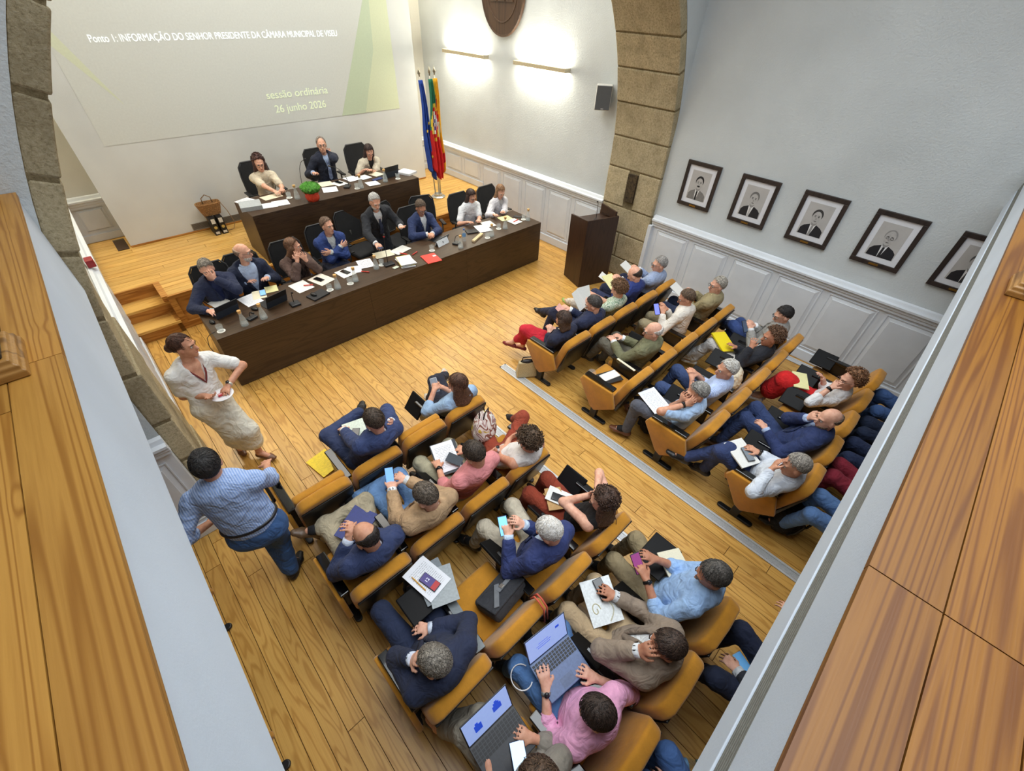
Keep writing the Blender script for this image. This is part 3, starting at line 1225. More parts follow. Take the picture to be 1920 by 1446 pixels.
def make_seat(up, end_l, end_r, last):
    t = bpy.data.objects.new('auditorium_seat', None)
    t.empty_display_size = .1
    COL.objects.link(t)
    w = .238
    # padded back, thick and leaning
    m = MB()
    m.at((0, -.138, .34), (math.radians(19.7), 0, 0))
    out = [(-w, 0), (w, 0), (w + .002, .2), (w, .395), (w - .018, .45), (w - .06, .486), (0, .500), (-w + .06, .486), (-w + .018, .45), (-w, .395), (-w - .002, .2)]
    m.prism(out, 'y', -.098, 0)
    m.build('backrest', M_SEAT, t, bevel=.024, seg=3, smooth=True)
    rounded_prism([(-.228, .28), (-.368, .70), (-.386, .70), (-.262, .27)], -w + .012, w - .012, 'back_shell', M_SHELL, t, .006, 2)
    if up:
        rounded_prism([(-.07, .33), (-.205, .775), (-.285, .765), (-.175, .33)], -w + .012, w - .012, 'seat_cushion', M_SEAT, t, .025)
    else:
        rounded_prism([(-.17, .30), (.27, .35), (.285, .41), (.26, .455), (-.17, .405)], -w + .012, w - .012, 'seat_cushion', M_SEAT, t, .025)
        rounded_prism([(-.17, .275), (.25, .325), (.25, .345), (-.17, .30)], -w + .03, w - .03, 'seat_pan', M_SHELL, t, .004, 1)

    def side(x, endp):
        boxo('armrest', (x - .036, -.20, .575), (x + .036, .215, .607), M_GLOSS, t, .008)
        boxo('tablet_pocket', (x - .02, -.16, .33), (x + .02, .19, .575), M_SHELL, t, .006)
        m = MB().prism([(.05, .02), (-.03, .02), (-.06, .36), (.04, .36)], 'x', x - .03, x + .03)
        m.build('pedestal', M_BLACK, t, bevel=.006)
        f = MB()
        f.smooth = True
        f.prism([(.03 * math.cos(a), .155 + .03 * math.sin(a)) for a in np.linspace(0, PI, 9)] + [(.03 * math.cos(a), -.155 + .03 * math.sin(a)) for a in np.linspace(PI, 2 * PI, 9)], 'z', .002, .03)
        f.build('foot_bar', M_BLACK, t, loc=(x, 0, 0), bevel=.008, smooth=False)
        if endp:
            s = 1 if x > 0 else -1
            rounded_prism([(.225, .575), (.26, .50), (.05, .20), (-.02, .17), (-.275, .37), (-.20, .575)], x + s * .022, x + s * .062, 'end_panel', M_SEAT, t, .01, 2)
    side(-.256, end_l)
    if last:
        side(.256, end_r)
    return t


PROTO = {}


def put_seat(pos, up, end_l, end_r, last, label, group, rz=0.0):
    k = (up, end_l, end_r, last)
    if k not in PROTO:
        PROTO[k] = make_seat(*k)
        o = PROTO[k]
    else:
        o = copy_tree(PROTO[k])
    o.location = pos
    o.rotation_euler = (0, 0, rz)
    tag(o, label, 'auditorium seat', group)
    return o


# ---- writing tablet swung up at an armrest ------------------------------------
def tablet(pos, rz, tilt, parent_label):
    pass


# ---- desks ----------------------------------------------------------------------
def desk(name, x0, x1, y0, y1, z0, z1, label, splits):
    t = thing(name, ((x0 + x1) / 2, (y0 + y1) / 2, z0), label, 'desk')
    W, D, Hh = (x1 - x0) / 2, (y1 - y0) / 2, z1 - z0
    boxo('desk_top', (-W, -D, Hh - .035), (W, D, Hh), M_DESK, t, .003)
    xs = [-W] + [s - (x0 + x1) / 2 for s in splits] + [W]
    for a, b in zip(xs[:-1], xs[1:]):
        boxo('front_panel', (a + .001, -D, 0.012), (b - .001, -D + .025, Hh - .036), M_DESK, t, .001)
    for s in (-1, 1):
        boxo('end_panel', (s * W - (.03 if s > 0 else 0), -D + .026, .0), (s * W + (0 if s > 0 else .03), D - .01, Hh - .036), M_DESK, t, .002)
    boxo('plinth', (-W + .01, -D + .01, 0), (W - .01, -D + .03, .012), M_BLACK, t)
    return t


desk('council_table', .31, 5.875, 5.30, 6.075, 0, .753, 'long dark brown front table with papers, on the hall floor below the stage', [2.3, 4.1])
desk('presiding_table', 1.605, 4.56, 7.245, 8.05, ZP, 1.31, 'shorter dark brown table on the raised stage platform with red wrapped plant', [])

# ---- lectern ----------------------------------------------------------------------
ang = math.atan2(-.21, .63)
lec = thing('lectern', (6.03, 4.23, 0), 'tall dark brown wooden lectern with a gooseneck microphone in front of the stone pier', 'lectern', rz=ang)
hw, hd = .31, .255
boxo('front_panel', (-hw, -hd, 0), (hw, -hd + .03, 1.205), M_DESKL, lec, .003)
MB().prism([(-hd + .03, 0), (hd, 0), (hd, 1.145), (-hd + .03, 1.205)], 'x', -hw, -hw + .03).build('side_panel', M_DESKL, lec, bevel=.003)
MB().prism([(-hd + .03, 0), (hd, 0), (hd, 1.145), (-hd + .03, 1.205)], 'x', hw - .03, hw).build('side_panel', M_DESKL, lec, bevel=.003)
MB().prism([(-hd + .03, 1.12), (hd, 1.05), (hd, 1.075), (-hd + .03, 1.145)], 'x', -hw + .03, hw - .03).build('reading_shelf', M_DESKL, lec)
boxo('book_rest', (hw - .06, -hd + .03, 1.14), (hw - .03, hd - .05, 1.27), M_DESKL, lec, .002)
boxo('inner_shelf', (-hw + .03, -hd + .03, .6), (hw - .03, hd - .03, .62), M_DESKL, lec)


def gooseneck(loc, rz, label, reach=.16, h=.36, base=(.11, .14), ring=True):
    t = thing('microphone', loc, label, 'microphone', rz=rz)
    boxo('base', (-base[0] / 2, -base[1] / 2, 0), (base[0] / 2, base[1] / 2, .028), plain((42, 43, 46), .4), t, .008)
    m = MB()
    m.smooth = True
    pts = []
    for k in range(9):
        u = k / 8
        pts.append((0, -.03 + reach * u * u, .028 + h * math.sin(u * PI / 2 * .95)))
    m.tube(pts, .0045, 6)
    m.build('neck', M_BLACK, t)
    e = Vector(pts[-1])
    d = (Vector(pts[-1]) - Vector(pts[-2])).normalized()
    m = MB()
    m.smooth = True
    m.tube([e, e + d * .012, e + d * .05, e + d * .055], [.006, .012, .012, .006], 10)
    m.build('capsule', M_BLACK, t)
    if ring:
        m = MB()
        m.smooth = True
        m.tube([e - d * .002, e + d * .008], .0128, 10)
        m.build('status_ring', emit((205, 40, 40), .5), t)
    return t


def g_on_lectern():
    M = lec.matrix_basis
    p = M @ Vector((-.05, -.10, 1.125))
    gooseneck(tuple(p), ang + PI * .75, 'black gooseneck microphone standing on the lectern', .10, .30, (.06, .06), False)


g_on_lectern()


# ---- office chairs ------------------------------------------------------------------
M_MESH = fabric((26, 27, 30), weave=500, var=.2, fold=.02)
CHAIR = None


def make_office():
    t = bpy.data.objects.new('office_chair', None)
    COL.objects.link(t)
    boxo('seat', (-.245, -.23, .43), (.245, .25, .505), M_MESH, t, .03)
    prof = [(-.20, 0), (-.235, .06), (-.24, .30), (-.225, .45), (-.17, .52), (.17, .52), (.225, .45), (.24, .30), (.235, .06), (.20, 0)]
    m = MB()
    m.at((0, -.235, .56), (math.radians(10), 0, 0))
    m.prism([(p[0] * .94, p[1] * .96 + .01) for p in prof], 'y', -.016, .004)
    m.build('backrest', M_MESH, t)
    m = MB()
    m.smooth = True
    m.at((0, -.235, .56), (math.radians(10), 0, 0))
    m.tube([(p[0], -.006, p[1]) for p in prof] + [(prof[0][0], -.006, prof[0][1])], .014, 8, False)
    m.build('back_frame', plain((44, 45, 48), .45), t)
    m = MB()
    m.smooth = True
    m.tube([(0, -.10, .43), (0, -.24, .45), (0, -.27, .60), (0, -.27, .75)], .022, 8)
    m.build('spine', M_BLACK, t)
    for s in (-1, 1):
        m = MB()
        m.smooth = True
        m.tube([(s * .24, .0, .46), (s * .29, -.02, .48), (s * .29, -.03, .66)], .014, 8)
        m.build('arm_post', M_BLACK, t)
        boxo('arm_pad', (s * .29 - .035, -.14, .655), (s * .29 + .035, .12, .68), M_BLACK, t, .01)
    m = MB()
    m.smooth = True
    m.tube([(0, 0, .09), (0, 0, .43)], .028, 10)
    m.build('gas_column', M_BLACK, t)
    for k in range(5):
        a = 2 * PI * k / 5 + .3
        m = MB()
        m.smooth = True
        c, s = math.cos(a), math.sin(a)
        m.tube([(0, 0, .10), (.27 * c, .27 * s, .07)], [.028, .018], 8)
        leg = m.build('base_leg', M_BLACK, t)
        m = MB()
        m.smooth = True
        m.tube([(.27 * c - .02 * s, .27 * s + .02 * c, .032), (.27 * c + .02 * s, .27 * s - .02 * c, .032)], .03, 10)
        m.build('castor', M_BLACK, leg)
    return t


def office_chair(x, y, z, rz, label):
    global CHAIR
    if CHAIR is None:
        CHAIR = make_office()
        o = CHAIR
    else:
        o = copy_tree(CHAIR)
    o.location = (x, y, z)
    o.rotation_euler = (0, 0, rz)
    tag(o, label, 'office chair', 'black office chairs behind the tables')
    return o

# ================================================================== people: implicit surfaces
def V(*a):
    return np.array(a, dtype=np.float64)


def unit(v):
    n = np.linalg.norm(v)
    return v / n if n > 1e-9 else V(0, 0, 1)


class Field:
    """signed distance on a grid, primitives blended where they meet, meshed by surface nets"""

    def __init__(self, vox):
        self.vox = vox
        self.pr = []

    def cap(self, a, b, ra, rb=None, k=.02, neg=False):
        rb = ra if rb is None else rb
        r = max(ra, rb)
        a, b = np.asarray(a, float), np.asarray(b, float)
        self.pr.append(('cap', np.minimum(a, b) - r, np.maximum(a, b) + r, k, neg, (a, b, ra, rb)))

    def ell(self, c, r, R=None, k=.02, neg=False, cut=None):
        c = np.asarray(c, float)
        R = np.eye(3) if R is None else R          # rows: local axes
        m = np.max(r)
        ext = np.sqrt(((R.T * np.asarray(r)) ** 2).sum(1))
        self.pr.append(('ell', c - ext, c + ext, k, neg, (c, np.asarray(r, float), R, cut)))

    def ecap(self, a, b, la, lb, da, db, lat, k=.03, neg=False, cut=None):
        """limb of elliptic section: half widths la->lb along lat, half depths da->db"""
        a, b = np.asarray(a, float), np.asarray(b, float)
        r = max(la, lb, da, db)
        self.pr.append(('ecap', np.minimum(a, b) - r, np.maximum(a, b) + r, k, neg, (a, b, la, lb, da, db, np.asarray(lat, float), cut)))

    def mesh(self, noise=None):
        vox = self.vox
        pos = [p for p in self.pr if not p[4]]
        lo = np.min([p[1] for p in pos], axis=0) - 3 * vox - .01
        hi = np.max([p[2] for p in pos], axis=0) + 3 * vox + .01
        n = np.ceil((hi - lo) / vox).astype(int) + 1
        F = np.full(n, .2, np.float32)
        ax = [lo[i] + vox * np.arange(n[i]) for i in range(3)]
        for ty, plo, phi, k, neg, q in self.pr:
            mg = k + 2.5 * vox
            i0 = np.maximum(0, np.floor((plo - mg - lo) / vox).astype(int))
            i1 = np.minimum(n, np.ceil((phi + mg - lo) / vox).astype(int) + 1)
            if np.any(i1 <= i0):
                continue
            X = ax[0][i0[0]:i1[0]][:, None, None].astype(np.float32)
            Y = ax[1][i0[1]:i1[1]][None, :, None].astype(np.float32)
            Z = ax[2][i0[2]:i1[2]][None, None, :].astype(np.float32)
            if ty == 'cap':
                a, b, ra, rb = q
                d = b - a
                L2 = max(1e-9, float(d @ d))
                px, py, pz = X - a[0], Y - a[1], Z - a[2]
                t = np.clip((px * d[0] + py * d[1] + pz * d[2]) / L2, 0, 1)
                D = np.sqrt((px - t * d[0]) ** 2 + (py - t * d[1]) ** 2 + (pz - t * d[2]) ** 2) - (ra + (rb - ra) * t)
            elif ty == 'ell':
                c, r, R, cut = q
                px, py, pz = X - c[0], Y - c[1], Z - c[2]
                u = px * R[0, 0] + py * R[0, 1] + pz * R[0, 2]
                v = px * R[1, 0] + py * R[1, 1] + pz * R[1, 2]
                w = px * R[2, 0] + py * R[2, 1] + pz * R[2, 2]
                k0 = np.sqrt((u / r[0]) ** 2 + (v / r[1]) ** 2 + (w / r[2]) ** 2)
                k1 = np.sqrt((u / r[0] ** 2) ** 2 + (v / r[1] ** 2) ** 2 + (w / r[2] ** 2) ** 2) + 1e-6
                D = k0 * (k0 - 1) / k1
                if cut is not None:
                    D = np.maximum(D, cut(u, v, w))
            else:
                a, b, la, lb, da, db, lat, cut = q
                d = b - a
                L = float(np.linalg.norm(d))
                e = d / L
                lt = unit(lat - e * (lat @ e))
                fr = np.cross(lt, e)           # points to the front for lat = right, e = up... sign fixed by caller
                px, py, pz = X - a[0], Y - a[1], Z - a[2]
                s = px * e[0] + py * e[1] + pz * e[2]
                u = px * lt[0] + py * lt[1] + pz * lt[2]
                v = px * fr[0] + py * fr[1] + pz * fr[2]
                t = np.clip(s / L, 0, 1)
                rl, rd = la + (lb - la) * t, da + (db - da) * t
                ov = s - t * L
                k0 = np.sqrt((u / rl) ** 2 + (v / rd) ** 2 + (ov / rd) ** 2)
                D = (k0 - 1) * np.minimum(rl, rd)
                if cut is not None:
                    D = np.maximum(D, cut(u, v, s))
            D = D.astype(np.float32)
            S = F[i0[0]:i1[0], i0[1]:i1[1], i0[2]:i1[2]]
            if neg:
                h = np.maximum(k - np.abs(S + D), 0) / max(k, 1e-6)
                S[...] = np.maximum(S, -D) + h * h * k * .25
            else:
                h = np.maximum(k - np.abs(S - D), 0) / max(k, 1e-6)
                S[...] = np.minimum(S, D) - h * h * k * .25
        if noise:
            for amp, fq, ph in noise:
                F += (amp * (np.sin(ax[0] * fq + ph)[:, None, None] * np.sin(ax[1] * fq * 1.13 + ph * 2)[None, :, None]
                             * np.sin(ax[2] * fq * .91 + ph * 3)[None, None, :])).astype(np.float32)
        return nets(F, lo, vox)


def nets(F, lo, vox):
    ins = F < 0
    A = ins[:-1, :-1, :-1].astype(np.int8)
    cnt = A.copy()
    for dx in (0, 1):
        for dy in (0, 1):
            for dz in (0, 1):
                if dx or dy or dz:
                    cnt += ins[dx:ins.shape[0] - 1 + dx, dy:ins.shape[1] - 1 + dy, dz:ins.shape[2] - 1 + dz]
    act = (cnt > 0) & (cnt < 8)
    I, J, K = np.nonzero(act)
    ids = np.full(act.shape, -1, np.int32)
    ids[I, J, K] = np.arange(len(I))
    corner = {}
    for dx in (0, 1):
        for dy in (0, 1):
            for dz in (0, 1):
                corner[dx, dy, dz] = F[I + dx, J + dy, K + dz]
    acc = np.zeros((len(I), 3))
    num = np.zeros(len(I))
    edges = []
    for c in corner:
        for axn in range(3):
            if c[axn] == 0:
                d = list(c)
                d[axn] = 1
                edges.append((c, tuple(d), axn))
    for c, d, axn in edges:
        a, b = corner[c], corner[d]
        m = (a < 0) != (b < 0)
        t = np.where(m, a / np.where(m, a - b, 1), 0)
        p = np.tile(np.array(c, float), (len(I), 1))
        p[:, axn] += t
        acc += p * m[:, None]
        num += m
    P = np.stack([I, J, K], 1) + acc / num[:, None]
    verts = P * vox + lo
    quads = []
    # edges along x
    for axn in range(3):
        sl0 = [slice(1, -1)] * 3
        sl1 = [slice(1, -1)] * 3
        sl0[axn] = slice(0, -1)
        sl1[axn] = slice(1, None)
        a, b = ins[tuple(sl0)], ins[tuple(sl1)]
        X = np.stack(np.nonzero(a != b), 1)
        if len(X) == 0:
            continue
        sgn = a[X[:, 0], X[:, 1], X[:, 2]]
        off = np.ones(3, int)
        off[axn] = 0
        base = X + off
        o1, o2 = (axn + 1) % 3, (axn + 2) % 3
        e1, e2 = np.zeros(3, int), np.zeros(3, int)
        e1[o1], e2[o2] = 1, 1
        q = [base - e1 - e2, base - e2, base, base - e1]
        q = np.stack([ids[c[:, 0], c[:, 1], c[:, 2]] for c in q], 1)
        q[~sgn] = q[~sgn][:, ::-1]
        quads.append(q)
    return verts, np.concatenate(quads)


def net_object(name, vq, mat, parent, origin):
    v, q = vq
    me = bpy.data.meshes.new(name)
    me.vertices.add(len(v))
    me.vertices.foreach_set('co', (v - origin).astype(np.float32).ravel())
    me.loops.add(q.size)
    me.loops.foreach_set('vertex_index', q.astype(np.int32).ravel())
    me.polygons.add(len(q))
    me.polygons.foreach_set('loop_start', np.arange(0, q.size, 4, dtype=np.int32))
    me.polygons.foreach_set('use_smooth', np.ones(len(q), bool))
    me.materials.append(mat)
    me.update(calc_edges=True)
    o = bpy.data.objects.new(name, me)
    COL.objects.link(o)
    o.parent = parent
    return o


def rot_head(face, yaw, pitch, roll=0.0):
    """rows: lateral right, forward, up of the head; face = facing angle (0 = +y), yaw to the right, pitch downwards"""
    a = face + math.radians(yaw)
    p = math.radians(pitch)
    f = V(math.sin(a) * math.cos(p), math.cos(a) * math.cos(p), -math.sin(p))
    r = V(math.cos(a), -math.sin(a), 0)
    u = np.cross(r, f)
    c, s = math.cos(math.radians(roll)), math.sin(math.radians(roll))
    return np.array([c * r - s * u, f, s * r + c * u])


def ik(a, t, l1, l2, pole):
    d = t - a
    L = np.linalg.norm(d)
    L = min(max(L, abs(l1 - l2) + .02), (l1 + l2) * .998)
    e = unit(d)
    end = a + e * L
    x = (l1 * l1 - l2 * l2 + L * L) / (2 * L)
    h = math.sqrt(max(0, l1 * l1 - x * x))
    p = pole - e * (pole @ e)
    return a + e * x + unit(p) * h, end


def hand(F, W, d, n, side, curl=.35, s=1.0, vox=.01, spread=1.0):
    """five separate fingers: W wrist, d towards the fingers, n palm normal, side +1 right hand / -1 left"""
    d = unit(d)
    n = unit(n - d * (n @ d))
    lat = np.cross(d, n) * side          # towards the thumb
    pc = W + d * .045 * s
    F.ecap(W + d * .012 * s, W + d * .082 * s, .030 * s, .040 * s, .018 * s, .014 * s, lat, k=.012)
    L = [.072, .080, .075, .060]
    for i in range(4):
        o = (1.5 - i) * .0215 * s
        b = W + d * (.086 - .004 * abs(i - 1)) * s + lat * o
        ang = 0.0
        p = b
        dirn = unit(d + lat * (1.5 - i) * .10 * spread)
        for j, fr in enumerate((.42, .33, .25)):
            ang += curl * (1.25 if j else .8)
            v = dirn * math.cos(ang) + n * math.sin(ang)
            q = p + v * L[i] * fr * s
            F.cap(p, q, (.0098 - .0010 * j) * s, (.0092 - .0010 * j) * s, k=.003)
            p = q
    b = W + d * .028 * s + lat * .026 * s
    q = b + unit(d * .75 + lat * .8 + n * (.2 + .3 * curl)) * .044 * s
    F.cap(b, q, .0145 * s, .0115 * s, k=.008)
    q2 = q + unit(d * .95 + lat * (.35 - .5 * curl) + n * (.25 + .8 * curl)) * .034 * s
    F.cap(q, q2, .0112 * s, .0092 * s, k=.003)
    return pc


def strands(paths, r0, r1):
    """thin three-sided locks along the given point rows"""
    Pn = np.asarray(paths)                        # n, m, 3
    n, m, _ = Pn.shape
    if n == 0:
        return np.zeros((0, 3)), np.zeros((0, 4), int)
    D = np.gradient(Pn, axis=1)
    D /= np.linalg.norm(D, axis=2, keepdims=True) + 1e-9
    A = np.cross(D, np.array([.31, .52, .79]))
    A /= np.linalg.norm(A, axis=2, keepdims=True) + 1e-9
    B = np.cross(D, A)
    rad = np.linspace(r0, r1, m)[None, :, None]
    rad = np.broadcast_to(rad, (n, m, 1)).copy()
    rad[:, 0] *= .5
    ring = [Pn + (A * math.cos(t) + B * math.sin(t)) * rad for t in (0, 2.094, 4.189)]
    verts = np.stack(ring, 2).reshape(-1, 3)      # n,m,3
    idx = np.arange(n * m * 3).reshape(n, m, 3)
    q = []
    for k in range(3):
        k2 = (k + 1) % 3
        q.append(np.stack([idx[:, :-1, k], idx[:, :-1, k2], idx[:, 1:, k2], idx[:, 1:, k]], -1).reshape(-1, 4))
    return verts, np.concatenate(q)


def tufts(hs, C, HR, rr, S, keep, N, tor, fr, slat, s, hairlen, seed, line, hoff):
    rg = np.random.default_rng(seed + 100)
    paths = []
    o0 = np.array(hoff) * S
    def surf(d, lift):
        q = d / np.linalg.norm(d / np.array(rr), axis=-1, keepdims=True)
        q = q + d / np.linalg.norm(d, axis=-1, keepdims=True) * lift
        w = (q + o0) / S
        return np.stack([C(*p) for p in w])
    n = {'short': 360, 'crop': 200, 'bald': 200, 'receding': 260, 'curly': 300, 'wavy': 280, 'long': 220, 'bob': 240, 'bun': 220, 'curlylong': 240}[hs]
    crown = np.array([0.012, -.045, .10])
    tries = rg.normal(size=(n * 4, 3))
    tries /= np.linalg.norm(tries, axis=1, keepdims=True)
    q = tries / np.linalg.norm(tries / np.array(rr), axis=1, keepdims=True)
    ok = keep(q[:, 0], q[:, 1], q[:, 2]) < -.002
    if hs == 'bald':
        ok &= q[:, 2] < .014 * S - (q[:, 1] + .03) * .18
    if hs == 'receding':
        ok &= q[:, 1] < .026 * S + np.abs(q[:, 0]) * .35
    D = tries[ok][:n]
    if hs in ('curly', 'curlylong'):
        for d in D:
            r = rg.uniform(.007, .014) * (.5 if hs == 'curlylong' else 1)
            t1 = np.cross(d, rg.normal(size=3)); t1 /= np.linalg.norm(t1)
            c = d / np.linalg.norm(d / np.array(rr))
            loc = [c + t1 * r * (math.sin(a)) + d * (.006 + r * (1 - math.cos(a)) * .7) + np.cross(d, t1) * a * .004 for a in np.linspace(-1.2, 3.3, 6)]
            paths.append([C(*((p + o0) / S)) for p in loc])
        v, qd = strands(paths, .0058 * S, .0035 * S)
    else:
        L = {'short': .34, 'crop': .2, 'bald': .22, 'receding': .34, 'wavy': .45, 'long': .5, 'bob': .5, 'bun': .55}[hs]
        cd = crown / np.linalg.norm(crown)
        flow = D - cd * (D @ cd)[:, None]
        flow += rg.normal(size=flow.shape) * ({'wavy': .4, 'long': .08, 'bob': .08, 'bun': .1}.get(hs, .18))
        if hs in ('short', 'receding'):
            flow += np.array([.25 * (1 if seed % 2 else -1), .1, 0])
        flow -= D * (flow * D).sum(1)[:, None]
        flow /= np.linalg.norm(flow, axis=1, keepdims=True) + 1e-9
        pts = []
        lift_r = rg.uniform(.001, {'wavy': .007, 'short': .0016, 'receding': .0016, 'bob': .0018}.get(hs, .0015), len(D))[:, None]
        for j in range(4):
            a = L * j / 3
            d = D * math.cos(a) + flow * math.sin(a)
            lift = .0005 + lift_r * math.sin(j / 3 * 2.2)
            pts.append(surf(d, lift))
        P4 = np.stack(pts, 1)
        if hs == 'bun':
            P4 = P4
        v, qd = strands(P4, (.0042 if hs == 'wavy' else .0032) * S, .0012 * S)
    if hs in ('long', 'curlylong'):
        more = []
        for k in range(150):
            a0 = rg.uniform(-1, 1)
            j = rg.normal(size=3) * .012
            p0 = C(a0 * .072, -.07 + .055 * abs(a0), .02) + j * .4
            p1 = N + slat * a0 * .105 * s - fr * (.105 - .07 * abs(a0)) * s + j
            p2 = p1 - tor * hairlen * rg.uniform(.35, .55) - fr * (.03 if abs(a0) < .8 else -.07) + slat * a0 * .02 + j
            row = []
            for u in np.linspace(0, 1, 9):
                p = p0 * (1 - u) ** 2 + 2 * p1 * u * (1 - u) + p2 * u * u
                if hs == 'curlylong':
                    p = p + (slat * math.sin(u * 16 + k) + fr * math.cos(u * 16 + k)) * .010
                row.append(p)
            more.append(row)
        v2, q2 = strands(more, .0045 * s, .002 * s)
        qd = np.concatenate([qd, q2 + len(v)])
        v = np.concatenate([v, v2])
    return v, qd


SKIN = {'a': (226, 178, 154), 'b': (210, 158, 130), 'c': (190, 136, 108), 'p': (232, 188, 164)}
NP = [0]


def shape_shoe(F, ank, toe_dir, s=1.0, k=.02, low=False):
    t = unit(toe_dir)
    down = V(0, 0, -1)
    down = unit(down - t * (down @ t)) if abs(down @ t) < .95 else V(0, 1, 0)
    h = ank + down * .055 * s - t * .035 * s
    ball = ank + down * .062 * s + t * .12 * s
    toe = ank + down * .066 * s + t * .185 * s
    lat = np.cross(t, down)
    F.ecap(h, ball, .036 * s, .046 * s, .036 * s, .03 * s, lat, k=k)
    F.ecap(ball, toe, .046 * s, .032 * s, .03 * s, .022 * s, lat, k=k)
    if not low:
        F.cap(ank + down * .0 * s, h + t * .03 * s, .044 * s, .04 * s, k=k)


def person(sp):
    """sp: dictionary, see calls below; positions in world metres"""
    NP[0] += 1
    g = sp.get
    fem = g('fem', False)
    s = g('s', .95 if fem else 1.0)
    wd = g('w', .92 if fem else 1.04)
    face = math.radians(g('face', 0.0))
    fwd = V(math.sin(face), math.cos(face), 0)
    rgt = V(math.cos(face), -math.sin(face), 0)
    up = V(0, 0, 1)
    vox = g('vox', .0105)
    base = np.asarray(g('base'), float)            # floor point
    head = np.asarray(g('head'), float)
    P = np.asarray(g('pelvis'), float)
    HR = rot_head(face, *g('look', (0, 10, 0)))
    # neck base below and behind the head
    tor_guess = unit(head - P)
    N = head - up * .135 * s - HR[1] * .035 - HR[2] * .02 - tor_guess * .03
    tor = unit(N - P)
    TL = np.linalg.norm(N - P)
    lat = unit(rgt - tor * (rgt @ tor))
    tw = math.radians(g('twist', 0))
    fr = np.cross(tor, lat)
    fr = fr if fr @ fwd > 0 else -fr
    slat = unit(lat * math.cos(tw) - fr * math.sin(tw))
    sh = {1: N + slat * .172 * s * wd - tor * .055 * s, -1: N - slat * .172 * s * wd - tor * .055 * s}
    l1, l2 = .285 * s, .25 * s
    cross = g('crossed')
    if cross:
        cc = P + tor * TL * cross
        sp = dict(sp, rh=cc + fwd * .185 - rgt * .14 + up * .02, lh=cc + fwd * .215 + rgt * .13 - up * .02, re=cc + rgt * .30 + fwd * .10 - up * .10, le=cc - rgt * .30 + fwd * .10 - up * .10, rd=-rgt + up * .2, ld=rgt + up * .1, rn=-fwd, ln=-fwd)
        g = sp.get
    arm = {}
    for sd, key, pk in ((1, 'rh', 'rpole'), (-1, 'lh', 'lpole')):
        tgt = g(key)
        if tgt is None:
            tgt = P + fwd * .30 + rgt * sd * .10 + up * .12
        tgt = np.asarray(tgt, float)
        if g(key) is not None:
            tgt = tgt - unit(tgt - sh[sd]) * .065 * s
        pole = g(pk)
        pole = (-up * .8 + rgt * sd * .55 - fwd * .35) if pole is None else np.asarray(pole, float)
        ek = g('re' if sd > 0 else 'le')
        if ek is not None:
            pole = np.asarray(ek, float) - (sh[sd] + tgt) / 2
        el, wr = ik(sh[sd], tgt, l1, l2, pole)
        arm[sd] = (sh[sd], el, wr)
    hip = {1: P + lat * .085 * s - tor * .02, -1: P - lat * .085 * s - tor * .02}
    T1, T2 = .425 * s, .415 * s
    leg = {}
    for sd, kk, fk in ((1, 'rk', 'rf'), (-1, 'lk', 'lf')):
        kn, ft = g(kk), g(fk)
        if ft is None:
            ft = hip[sd] + fwd * .52 + rgt * sd * .02
            ft[2] = base[2] + .09
        ft = np.asarray(ft, float)
        if kn is None:
            kn, ft = ik(hip[sd], ft, T1, T2, g('kpole', up * 1.0 + fwd * .6 + rgt * sd * .12))
        else:
            kn = np.asarray(kn, float)
            kn = hip[sd] + unit(kn - hip[sd]) * T1
            ft = kn + unit(ft - kn) * T2
        if ft[2] < base[2] + .088:
            ft[2] = base[2] + .088
        toe = g('rt' if sd > 0 else 'lt')
        if toe is None:
            sd_dir = unit(ft - kn)
            toe = fwd * .9 + rgt * sd * .25
            if ft[2] > base[2] + .2:                 # a lifted foot points on along its shin
                toe = unit(sd_dir * .55 + fwd * .5 + up * .35)
        leg[sd] = (hip[sd], kn, ft, unit(np.asarray(toe, float)))
    skin = skin_mat(SKIN[g('skin', 'a')])
    t = thing('person', base, g('label'), 'person', g('group'))
    hasface = g('front', True)

    # -------- body, one continuous skin
    F = Field(vox)
    C = lambda l, f, u: head + HR[0] * l * s + HR[1] * f * s + HR[2] * u * s
    F.ell(C(0, -.012, .028), (.074 * s, .094 * s, .094 * s), HR, k=.02)
    F.ell(C(0, .022, -.040), (.056 * s, .066 * s, .076 * s), HR, k=.03)
    F.ell(C(0, .060, -.092), (.026 * s, .024 * s, .022 * s), HR, k=.02)
    F.cap(C(0, .080, .018), C(0, .104, -.024), .010 * s, .0150 * s, k=.012)
    for e in (-1, 1):
        F.ell(C(e * .075, -.006, -.006), (.011 * s, .024 * s, .034 * s), HR, k=.006)
        F.ell(C(e * .032, .090, .012), (.017 * s, .014 * s, .012 * s), HR, k=.01, neg=True)
        F.cap(C(e * .014, .088, .032), C(e * .045, .074, .032), .009 * s, .008 * s, k=.01)
    F.cap(C(-.016, .083, -.058), C(.016, .083, -.058), .0085 * s, k=.008)
    F.cap(N - tor * .02, C(0, -.012, -.05), .056 * s * (wd ** .5), .05 * s, k=.03)
    chest = P + tor * TL * .68
    F.ecap(P, chest, .095 * s * wd, .105 * s * wd, .06 * s * wd, .075 * s * wd, lat, k=.05)
    bare = g('top', ('', 0, ''))[2:3] == ('none',) or g('vneck')
    F.ecap(chest, N - tor * .07 * s, (.138 if bare else .115) * s * wd, .10 * s, (.10 if bare else .08) * s, .07 * s, lat, k=.04)
